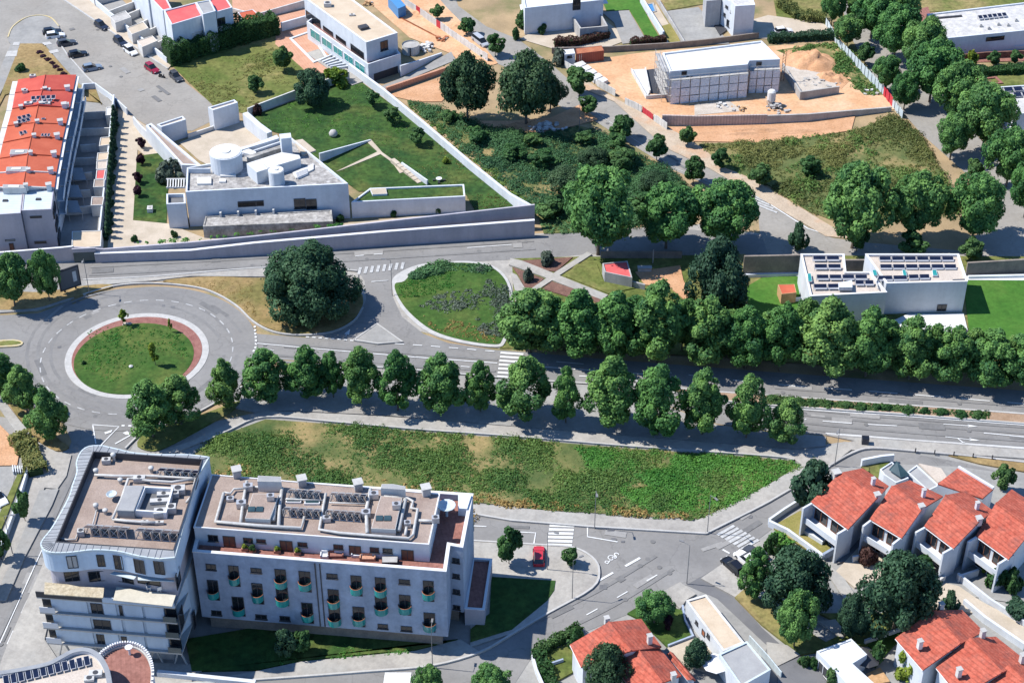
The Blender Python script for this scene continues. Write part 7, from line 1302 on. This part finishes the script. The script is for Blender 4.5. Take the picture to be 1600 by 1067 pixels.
# ------------------------------------------------------------ billboard, lamps, bins
T = thing('billboard', W(115, 462), 'dark billboard on posts beside the two leafy trees', 'billboard'); a, b = W(99, 461), W(125, 452); zt0, zt1 = TZ(112, 456, 450), TZ(112, 456, 420); L = (b - a).length
wallbox(MB(), a, b, -.4, L + .4, zt0, zt1 + .2, -.15, .1).build('frame', 'frame_dark', T); wallbox(MB(), a, b, -.15, L + .15, zt0 + .3, zt1 - .1, .1, .13).build('poster', 'asphalt_dark', T); wallbox(MB(), a, b, L * .7, L * .92, zt0 + 1.2, zt1 - .8, .13, .15).build('poster_mark', 'line', T)
for s in (.15, .8): q = ptri(a, b, L * s, 0, -.2); MB().box((q.x, q.y, 0), .25, .25, zt1).build('post', 'frame_dark', T)
def lamp(x, y, rz, label, h=7.5):
    p = W(x, y); T = thing('street_lamp', p, label, 'street lamp'); m = MB().tube([(p.x, p.y, 0), (p.x, p.y, h * .6), (p.x, p.y, h)], .07, 6, .04); m.build('pole', 'pole_grey', T); d = Vector((math.cos(rz), math.sin(rz), 0)); e = p + d * 1.3 + Vector((0, 0, h + .25)); MB().tube([(p.x, p.y, h), tuple(e)], .04, 5).build('arm', 'pole_grey', T); MB().box((e.x, e.y, h + .18), .7, .28, .12, rz).build('lamp_head', 'pole_grey', T)
for x, y, rz, l in [(894, 936, .5, 'street lamp on the kerb of the lower junction'), (1073, 912, 2.6, 'street lamp at the corner of the lane and cottage'), (676, 1043, 1.5, 'street lamp at the kerb below the apartments'), (929, 826, -1.5, 'street lamp beside the crosswalk below the scrub field'), (855, 891, -.3, 'street lamp on the paved corner by the red car'), (613, 462, 3.1, 'street lamp on the left rim of the oval island'), (1304, 728, -2, 'street lamp at the kerb bend by the right terrace'), (1105, 833, -1, 'street lamp at the worn crosswalk'), (20, 866, 0, 'street lamp on the left pavement of the lower left street'), (140, 460, -1.5, 'street lamp beside the billboard shadow'), (905, 205, -1, 'dark street pole at the top edge of the central scrub')]: lamp(x, y, rz, l)
p = W(1351, 694); T = thing('waste_container', p, 'dark blue waste container on the pavement by the avenue', 'container'); MB().box((p.x, p.y, .3), 1.1, .9, 1.0, -.1).build('bin', 'paint_navy', T); MB().box((p.x, p.y, 1.3), 1.15, .95, .1, -.1).build('lid', 'paint_black', T)
for k, (x, y) in enumerate([(1430, 706), (1460, 709), (1490, 711.5), (1520, 714), (1550, 717)]):
    q = W(x, y, .3); MB().lathe((q.x, q.y, .25), [(.1, 0), (.1, .7), (.13, .75), (.05, .85)], 8).one('bollard', 'frame_dark', f'short dark bollard on the strip below the avenue, {ORD[k]} from the left', 'bollard', 'bollards below the avenue')
p = W(205, 575); MB().lathe((p.x, p.y, .2), [(.35, 0), (.35, .25), (.1, .4)], 10).one('lawn_light', 'white_old', 'small white lamp on the roundabout lawn', 'lamp')
p = W(199, 508); T = thing('sign_plate', p, 'low beige plaque at the top of the roundabout lawn', 'sign'); MB().box((p.x, p.y, .2), 1.4, .5, .25).build('plate', 'pave_beige', T); MB().box((p.x, p.y, .1), 1.6, .7, .12).build('base', 'concrete', T)
T = thing('railing', W(25, 742), 'white slatted barrier at the end of the left car park', 'railing'); A, B = W(22, 742), W(48, 744)
for k in range(8): q = A + (B - A) * (k / 7); MB().bar(q, q + Vector((-.5, 1.6, 0)), .15, .7).build('slat', 'white_wall', T)
wallrun('garden_wall', [(44, 744, None, 1.3), (30, 790, None, 1.3), (8, 850, None, 1.3), (-20, 910, None, 1.3)], .3, 'white_wall', 'long white wall beside the left car park')
# purple flower row on the brown verge
for k in range(7): tree('purple', 62 + k * 6.2, 84 + k * 5.6, f'low purple bush on the brown verge, {ORD[k]} from the top', 'shrub', name='shrub', w=11, top=80 + k * 5.6, group='purple bushes on the brown verge')
# ------------------------------------------------------------ trees, shrubs and ground cover in their places
near = [(240, 684, 66, 594), (284, 664, 60, 588), (354, 638, 46, 562), (420, 626, 68, 548), (482, 622, 58, 541), (521, 622, 40, 549), (564, 630, 54, 543), (622, 642, 56, 549), (690, 642, 74, 554), (751, 644, 44, 565), (821, 656, 74, 560), (884, 662, 42, 573), (955, 667, 74, 559), (1027, 680, 74, 572), (1097, 680, 62, 578), (1165, 685, 56, 586), (1228, 692, 56, 625)]
for k, (x, y, w, t) in enumerate(near):
    tree('lime', x, y, f'bright green lime tree on near side of avenue, {ORD[k]} from the left', w=w * 1.06, top=t, group='lime trees on the near side of the avenue')
far = [(828, 550, 92, 452), (903, 557, 78, 455), (962, 561, 76, 458), (1028, 566, 84, 442), (1102, 570, 76, 466), (1164, 575, 66, 480), (1218, 579, 60, 474), (1288, 584, 88, 468), (1352, 588, 76, 482), (1420, 592, 68, 496), (1482, 597, 66, 512), (1546, 602, 76, 518), (1604, 606, 76, 514)]
for k, (x, y, w, t) in enumerate(far):
    tree('lime', x, y, f'green roadside tree on far side of avenue, {ORD[k]} from the crosswalk', w=w * 1.08, top=t, group='trees on the far side of the avenue')
for k, (x, y, w, t) in enumerate([(1255, 560, 60, 470), (1320, 562, 60, 500), (1580, 588, 60, 528), (1065, 548, 60, 470), (995, 545, 60, 465)]):
    tree('plane', x, y, f'green tree standing just behind the far roadside row, {ORD[k]} of the five in back' , w=w, top=t, group='trees behind the far roadside row')
tree('plane', 934, 398, 'tall tree with a bare forked trunk beside the red-roofed hut', w=128, top=266)
tree('plane', 1040, 388, 'leafy tree between the bare-trunked tree and the street corner', w=104, top=294)
tree('plane', 1128, 384, 'leafy tree right beside the worn crosswalk of the upper street', w=108, top=287)
tree('dark', 1117, 490, 'very dark round evergreen tree beside the dirt yard', w=108, top=374)
tree('plane', 1331, 388, 'leftmost of three big trees behind the house with solar panels', w=114, top=260)
tree('plane', 1426, 376, 'middle of three big trees behind the house with solar panels', w=92, top=272)
tree('plane', 1518, 378, 'rightmost of three big trees behind the house with solar panels', w=96, top=276)
tree('young', 1338, 394, 'small dark tree under the leftmost big tree by the street', w=28, top=354)
tree('young', 1424, 400, 'small round tree between the roofs of the solar house', w=44, top=365)
tree('young', 1517, 406, 'small round tree beside the right end of the solar house', w=34, top=373)
tree('yew', 1246, 392, 'lone small dark tree on the open street bend', w=29, top=349)
ys = [(684, 30, 20, 8), (729, 55, 24, 29), (774, 88, 26, 54), (703, -2, 18, -20), (916, 181, 28, 151), (970, 218, 34, 182), (1026, 251, 32, 211), (1083, 288, 32, 246)]
for k, (x, y, w, t) in enumerate(ys):
    tree('young', x, y, f'small street tree along the diagonal street, {ORD[k]} counted from the villa gable' if k != 3 else 'small street tree at top edge beside the dirt yard', w=w, top=t, group='small street trees along the diagonal street')
for x, y, w, t, l in [(1074, 228, 26, 199, 'small round tree at the foot of the concrete wall of the building site'), (1126, 266, 26, 234, 'small bushy tree at the left corner of the dry scrub'), (1187, 292, 34, 258, 'small spreading tree in the dry scrub beside the diagonal street'), (1265, 276, 34, 246, 'grey-green small tree in the middle of the dry scrub'), (905, 152, 46, 108, 'olive green tree beside the site entrance fence')]:
    tree('young', x, y, l, w=w, top=t)
tree('pine', 731, 190, 'large dark pine left of its twin above the central scrub', w=84, top=84); tree('pine', 822, 196, 'large dark spreading pine right of its twin above the central scrub', w=100, top=84); tree('pine', 860, 175, 'dark lower pine beside the diagonal street', w=50, top=118)
tree('bigdark', 482, 482, 'huge dark evergreen tree on the dry grass island', w=168, top=388)
tree('plane', 24, 480, 'bright leafy tree left of the billboard, the outer one', w=66, top=398); tree('plane', 78, 472, 'bright leafy tree right behind the billboard', w=50, top=392)
for k, (x, y, w, t) in enumerate([(8, 620, 52, 553), (42, 642, 50, 572), (81, 686, 56, 608)]):
    tree('lime', x, y, f'round street tree left of the roundabout, {ORD[k]} from the frame edge', w=w * 1.05, top=t, group='street trees left of the roundabout')
tree('sapling', 194, 510, 'yellow-green sapling at the top edge of the roundabout lawn', 'sapling', w=18, top=484); tree('sapling', 243, 572, 'spindly yellow sapling in the middle of the roundabout lawn', 'sapling', w=18, top=536); tree('sapling', 267, 520, 'thin sapling beside the mulch ring of the roundabout', 'sapling', w=9, top=498); tree('shrub', 131, 570, 'tiny dark shrub at the left of the roundabout lawn', 'shrub', w=8, top=564)
dg = [(1299, 40, 40, -15), (1330, 34, 40, -20), (1360, 60, 66, -15), (1400, 50, 66, -25), (1323, 75, 48, 24), (1396, 92, 80, 10), (1350, 102, 24, 68), (1440, 118, 80, 30), (1384, 142, 44, 88), (1452, 160, 88, 66), (1412, 172, 46, 114), (1490, 190, 84, 98), (1534, 236, 98, 134), (1484, 250, 64, 180), (1572, 292, 80, 204), (1520, 280, 28, 250), (1600, 340, 66, 250)]
for k, (x, y, w, t) in enumerate(dg):
    tree('plane' if w > 30 else 'young', x, y, f'leafy tree in the diagonal avenue at upper right, {ORD[k]} from the top edge', w=w, top=t, group='trees of the diagonal avenue at upper right')
for k, x in enumerate((1517, 1552, 1585)): tree('yellow' if k == 0 else 'young', x, 104 - k, ['yellow-green conical shrub', 'middle conical green shrub', 'rightmost conical green shrub'][k] + ' below the long white house', 'shrub', w=20, top=80, name='shrub')
# lower right gardens
tree('lime', 1178, 936, 'upright light green tree beside the parked dark cars', w=48, top=856); tree('dark', 1236, 952, 'broad dark tree behind the parked cars', w=112, top=866); tree('plane', 1240, 1012, 'round mid-green tree on the grass by the lane', w=68, top=926)
tree('dark', 1326, 996, 'small dark round tree beside the big pine', w=56, top=930); tree('dark', 1395, 988, 'biggest dark pine in front of the red-roofed terrace', w=124, top=872); tree('yew', 1269, 800, 'clipped dark bush-like tree beside the first terrace house', w=66, top=730)
tree('young', 1563, 768, 'small dark tree between the terrace roofs', w=32, top=728); tree('yew', 1483, 954, 'small clipped dark tree behind the lower right house', w=26, top=924); tree('yew', 1590, 962, 'low dark bush at the right edge of the lane', 'shrub', w=40, top=940, name='shrub')
for x, y, w, t, l in [(1560, 915, 36, 885, 'dark bush under the rightmost terrace house'), (1578, 922, 30, 892, 'bright bush under the rightmost terrace house'), (1535, 890, 20, 870, 'small yellow-green bush below the fourth terrace house'), (1440, 900, 40, 872, 'green bush below the second terrace house'), (1355, 880, 34, 858, 'reddish bush beside the big pine')]:
    tree('redbush' if 'reddish' in l else ('yellow' if 'yellow' in l else 'shrub'), x, y, l, 'shrub', w=w, top=t, name='shrub')
tree('plane', 1022, 975, 'round bright tree behind the lower red-roofed house', w=62, top=930); tree('purple', 1043, 985, 'dark purple shrub on the small lawn by the red-roofed house', 'shrub', w=22, top=962, name='shrub'); tree('dark', 1086, 1044, 'dark round bush beside the white cottage', 'shrub', w=50, top=1003, name='shrub'); tree('pine', 945, 1090, 'dark pine overlapping the lower red roof', w=78, top=1014); tree('cypress', 1003, 962, 'small pointed conifer beside the round bright tree', 'conifer', w=9, top=944)
tree('young', 795, 882, 'small street tree beside the red parked car', w=36, top=826); tree('young', 892, 884, 'smallest street tree on the paved corner', w=26, top=857)
tree('young', 40, 815, 'small tree beside the white garden wall at left', w=28, top=768); tree('young', 4, 876, 'small tree cut by the left frame edge', w=30, top=828); tree('young', -14, 925, 'street tree just left of the frame', w=34, top=880)
tree('plane', 672, 1095, 'green tree top at the bottom edge, the left one', w=52, top=1044); tree('plane', 767, 1098, 'green tree top at the bottom edge, the right one', w=66, top=1044)
tree('yew', 450, 1026, 'dark shrub in the shaded apartment courtyard', 'shrub', w=34, top=985, name='shrub'); tree('young', 474, 1020, 'lighter shrub in the apartment courtyard', 'shrub', w=30, top=986, name='shrub')
# villa garden and field
tree('dark', 490, 165, 'dark round tree against the garden wall of the villa', w=60, top=110); tree('yellow', 524, 133, 'bright broad-leaved shrub beside the pool steps', 'shrub', w=42, top=108)
for k, (x, y) in enumerate([(582, 168), (615, 196), (653, 227)]): tree('young', x, y, f'young tree on the villa lawn along the white wall, {ORD[k]} from the top', w=24, top=y - 26, group='young trees on the villa lawn')
tree('yellow', 697, 256, 'low yellowish shrub on the villa lawn', 'shrub', w=12, top=246); tree('grey', 268, 282, 'grey-green bush beside the long villa wing', 'shrub', w=44, top=254); tree('young', 398, 147, 'dark round bush in the dry field', w=26, top=119); tree('young', 444, 112, 'upright tree at the terracotta edge of the field', w=28, top=74)
for k, (x, y) in enumerate([(221, 233), (222, 258), (216, 287), (217, 307)]): tree('purple', x, y, f'purple-leaved shrub beside the villa drive, {ORD[k]} from the top', 'shrub', name='shrub', w=15, top=y - 17, group='purple shrubs beside the villa drive')
for k, (x, y) in enumerate([(212, 378), (272, 371), (532, 346), (614, 337), (683, 333), (491, 355)]): tree('shrub', x, y, f'small green shrub behind the long roadside wall, {ORD[k]} from the left', 'shrub', w=12, top=y - 10, group='small shrubs behind the roadside wall')
for k in range(20): tree('cypress', 180 - k * 0.55, 190 + k * 9.6, f'columnar conifer in the row beside the villa drive, {ORD[k]} from the top', 'conifer', w=14, top=190 + k * 9.6 - 25, group='conifers in the row beside the villa drive')
for k, (x, y) in enumerate([(858, 413), (824, 440)]): tree('grey', x, y, ['grey-green olive bush on the upper mulch bed', 'small grey-green bush on the lower mulch bed'][k], 'shrub', w=26 - 8 * k, top=y - 18)
for k, (x, w) in enumerate([(1207, 20), (1232, 18), (1250, 16), (1270, 16), (1296, 13), (1323, 20), (1345, 22), (1370, 16), (1385, 20), (1417, 22), (1444, 16), (1470, 22), (1500, 22), (1527, 22)]):
    tree('shrub', x, 626.5 + (x - 1200) * 0.0745, f'low clipped shrub on the avenue median, {ORD[k]} from the left', 'shrub', w=w, top=619.5 + (x - 1200) * 0.0745, group='shrubs on the avenue median')
for x, y, w, t, l, k_ in [(806, 62, 14, 44, 'small bush at the corner of the top house', 'shrub'), (818, 40, 28, 18, 'bright bush left of the top white house', 'shrub'), (848, 52, 16, 38, 'small bush beside the white annex of the top house', 'shrub'), (870, 100, 26, 78, 'feathery bush beside the white site cabin', 'grey'), (845, 30, 20, 10, 'bush behind the top white house', 'shrub'), (35, 112, 18, 100, 'dark bush on the brown verge behind the red roofs', 'shrub'), (1205, 862, 24, 836, 'leafy bush against the fence of the first terrace house', 'shrub'), (900, 1010, 26, 985, 'dark bush at the hedge corner', 'shrub'), (1415, 1055, 40, 1022, 'bright bush beside the lower right house', 'yellow'), (1370, 1035, 30, 1005, 'bushy shrub behind the flat white garage', 'shrub'), (1256, 1042, 20, 1026, 'round shrub left of the flat white garage', 'shrub'), (1270, 1044, 16, 1028, 'round shrub touching the flat white garage', 'shrub'), (1298, 1072, 28, 1048, 'dark shrub in front of the flat white garage', 'shrub')]:
    tree(k_, x, y, l, 'shrub', w=w, top=t, name='shrub')
hedge([(262, 100), (300, 88), (360, 68), (432, 50)], 4.6, 4.6, 'long thick dark hedge behind the parked cars and field')
hedge([(835, 1025), (860, 1012), (905, 985)], 1.3, 1.4, 'clipped bright hedge along the lower street'); hedge([(838, 1022), (850, 1045), (868, 1085)], 1.5, 1.4, 'clipped bright hedge at the side of the red-roofed house')
hedge([(866, 72), (905, 70), (950, 58)], 2.0, 1.6, 'dark reddish hedge in front of the top house', 'leaf_red'); hedge([(985, 72), (1040, 66)], 1.6, 1.5, 'dark reddish hedge beside the top lawn', 'leaf_red')
hedge([(1205, 840), (1235, 860)], 2.0, 1.0, 'low bright hedge below the white garden wall', 'leaf_grass')
hedge([(28, 685), (48, 712), (58, 745)], 3.0, 1.6, 'dark scrubby hedge beside the dirt lot', 'leaf_olive')
hedge([(1200, 66), (1260, 62), (1300, 60)], 2.2, 1.6, 'dark hedge below the parked white car', 'leaf_dark')
hedge([(1510, 118), (1610, 112)], 2.5, 1.4, 'dark hedge below the brown terrace wall', 'leaf_hedge'); hedge([(1220, 8), (1250, 30), (1290, 34)], 3, 1.6, 'loose green planting beside the top right drive', 'leaf_olive')
# scrub: uncountable ground cover
FIELD = [(300, 712), (345, 682), (415, 656), (525, 664), (660, 676), (800, 686), (975, 701), (1200, 717), (1238, 722), (1250, 730), (1215, 750), (1150, 786), (1095, 811), (1000, 807), (850, 796), (740, 785), (740, 830), (300, 780)]
CENT = [(636, 158), (690, 172), (760, 200), (830, 212), (905, 198), (935, 205), (985, 238), (1040, 264), (1086, 302), (1060, 322), (1000, 350), (900, 364), (850, 366), (838, 330), (760, 262), (690, 205)]
RIGHT = [(1092, 226), (1180, 224), (1330, 207), (1395, 182), (1440, 215), (1480, 285), (1500, 330), (1400, 345), (1300, 345), (1262, 330), (1200, 290), (1130, 262)]
HILL = [(1212, 80), (1300, 68), (1325, 80), (1392, 150), (1350, 150), (1330, 130), (1290, 105), (1240, 92)]
for P_ in (FIELD, CENT, RIGHT, HILL): area('scrub_ground', P_, 'scrub_soil', 0.05)
scrub('scrub', FIELD, 6500, 'dense mixed green scrub covering the field behind the apartments', 'scrub', q=34, size=0.75, leaf=0.135, hgt=0.6, thr=0.07, seed=5)
scrub('dry_grass', [(340, 735), (420, 722), (560, 740), (740, 770), (850, 785), (1000, 798), (1090, 808), (1000, 808), (850, 797), (740, 788), (740, 830), (300, 790)], 1500, 'straw-coloured dry grass along the lower edge of the field', 'dry grass', 'leaf_straw', 16, 0.5, 0.18, 0.7, 0.42, seed=23)
scrub('scrub', [(900, 700), (1240, 722), (1250, 730), (1150, 786), (1095, 811), (1020, 800), (930, 745)], 2600, 'fresh green creepers at the pointed end of the field', 'scrub', 'leaf_grass', 32, 0.7, 0.14, 0.65, 0.3, seed=31)
scrub('scrub', CENT, 3600, 'dense dark green scrub in the middle of the upper half', 'scrub', 'leaf_scrub_deep', 40, 1.0, 0.16, 0.85, 0.1, seed=14, tint=1.0)
scrub('scrub', RIGHT, 2300, 'patchy olive scrub below the building site', 'scrub', 'leaf_olive', 34, 0.8, 0.16, 0.7, 0.34, seed=19, tint=0.9)
scrub('scrub', RIGHT, 900, 'darker green bushes scattered through the olive scrub', 'scrub', 'leaf_scrub', 36, 1.0, 0.18, 0.9, 0.5, seed=20)
scrub('scrub', HILL, 420, 'green scrub on the slope behind the corrugated fence', 'scrub', 'leaf_scrub', 22, 0.8, 0.24, 0.7, 0.3, seed=25, tint=0.7)
scrub('ground_cover', [(735, 424), (768, 421), (790, 440), (796, 470), (794, 515), (780, 528), (752, 522), (744, 495), (720, 470), (735, 450)], 480, 'silver-grey low shrubs along the right side of the oval island', 'ground cover', 'leaf_grey', 20, 0.7, 0.16, 0.7, 0.34, Z_GRASS, 40)
scrub('ground_cover', [(655, 480), (690, 460), (735, 455), (740, 480), (700, 490)], 150, 'small grey-green planting in the middle of the oval island', 'ground cover', 'leaf_grey', 18, 0.6, 0.18, 0.6, 0.35, Z_GRASS, 43)
scrub('ground_cover', [(640, 436), (652, 424), (690, 415), (740, 414), (770, 420), (760, 430), (700, 424), (660, 436)], 330, 'dark green low planting along the top rim of the oval island', 'ground cover', 'leaf_scrub_deep', 20, 0.7, 0.19, 0.7, 0.15, Z_GRASS, 44)
scrub('weeds', [(435, 1000), (520, 1008), (650, 1016), (640, 1022), (470, 1034), (440, 1040)], 240, 'bright green weeds along the foot of the apartment block', 'weeds', 'leaf_grass', 16, 0.4, 0.18, 0.5, 0.1, 0.1, 41)
scrub('weeds', [(640, 150), (680, 190), (760, 252), (835, 325), (832, 335), (720, 236), (640, 168)], 260, 'weeds growing outside the white garden wall', 'weeds', 'leaf_scrub', 16, 0.5, 0.2, 0.6, 0.3, 0, 42)
scrub('dry_grass', [(655, 495), (700, 498), (745, 512), (775, 524), (775, 538), (722, 531), (676, 515)], 220, 'straw-coloured dry grass along the lower side of the oval island', 'dry grass', 'leaf_straw', 10, 0.22, 0.1, 0.4, 0.4, Z_GRASS + .1, 51)
scrub('lawn_grass', [(620, 450), (650, 434), (690, 424), (725, 432), (705, 452), (660, 466), (630, 468)], 700, 'lush bright green grass on the left of the oval island', 'grass', 'leaf_grass', 8, 0.2, 0.11, 0.3, 0.2, Z_GRASS + .1, 52)
for k, (P_, n_, m_, l_) in enumerate([([(395, 184), (478, 154), (545, 118), (640, 195), (600, 235), (500, 215), (420, 205)], 900, 'leaf_grass', 'uneven tufts of grass on the upper villa lawn'), ([(640, 195), (820, 318), (745, 330), (690, 290), (600, 240)], 700, 'leaf_olive', 'yellowish tufts of grass on the lower villa lawn'), ([(285, 122), (332, 162), (388, 178), (468, 148), (470, 112), (430, 75)], 1100, 'leaf_olive', 'dry tufts of grass in the field behind the hedge'), ([(270, 445), (330, 440), (395, 440), (400, 500), (365, 470), (320, 452)], 260, 'leaf_straw', 'dry tufts of grass on the island left of the huge tree'), ([(1150, 938), (1215, 965), (1290, 1008), (1250, 1022), (1190, 975)], 200, 'leaf_grass', 'tufts of grass along the lane verge'), ([(130, 520), (200, 508), (280, 525), (300, 570), (250, 600), (170, 605), (125, 570)], 500, 'leaf_grass', 'uneven tufts of grass on the roundabout lawn')]):
    scrub('grass_tufts', P_, n_, l_, 'grass', m_, 7, 0.22, 0.11, 0.35, 0.4, Z_GRASS if k in (3, 5) else .15, 60 + k)
scrub('median_plants', [(1200, 621.5), (1400, 636), (1545, 646.5), (1545, 656), (1400, 644), (1200, 632)], 420, 'low green planting running along the avenue median', 'ground cover', 'leaf_hedge', 22, 0.4, 0.14, 0.6, 0.3, Z_PAVE, 71)
scrub('median_plants', [(1040, 609), (1130, 616), (1130, 625), (1040, 613)], 90, 'low green planting at the hidden start of the median', 'ground cover', 'leaf_hedge', 20, 0.4, 0.14, 0.6, 0.3, Z_PAVE, 72)
bush = [(880, 300, 60), (925, 262, 48), (975, 262, 44), (850, 262, 40), (1020, 300, 50), (900, 340, 46), (800, 250, 36), (745, 222, 34), (960, 230, 34), (1060, 310, 36), (860, 340, 40), (835, 228, 30), (700, 190, 26), (915, 225, 30), (1000, 330, 40)]
for k, (x, y, w) in enumerate(sorted(bush)): tree('pine' if w > 45 else 'young', x, y, f'taller bush rising from the central scrub, {ORD[k]} from the left', 'bush', name='bush', w=w, top=y - w * .62, group='bushes rising from the central scrub')
for k, (x, y) in enumerate([(865, 538), (935, 545), (1135, 558), (1195, 560), (1385, 575), (1452, 580), (1515, 586)]): tree('lime', x, y, f'tree squeezed behind the far roadside row, {ORD[k]} from the crosswalk', w=56, top=y - 72, group='trees squeezed behind the far roadside row')
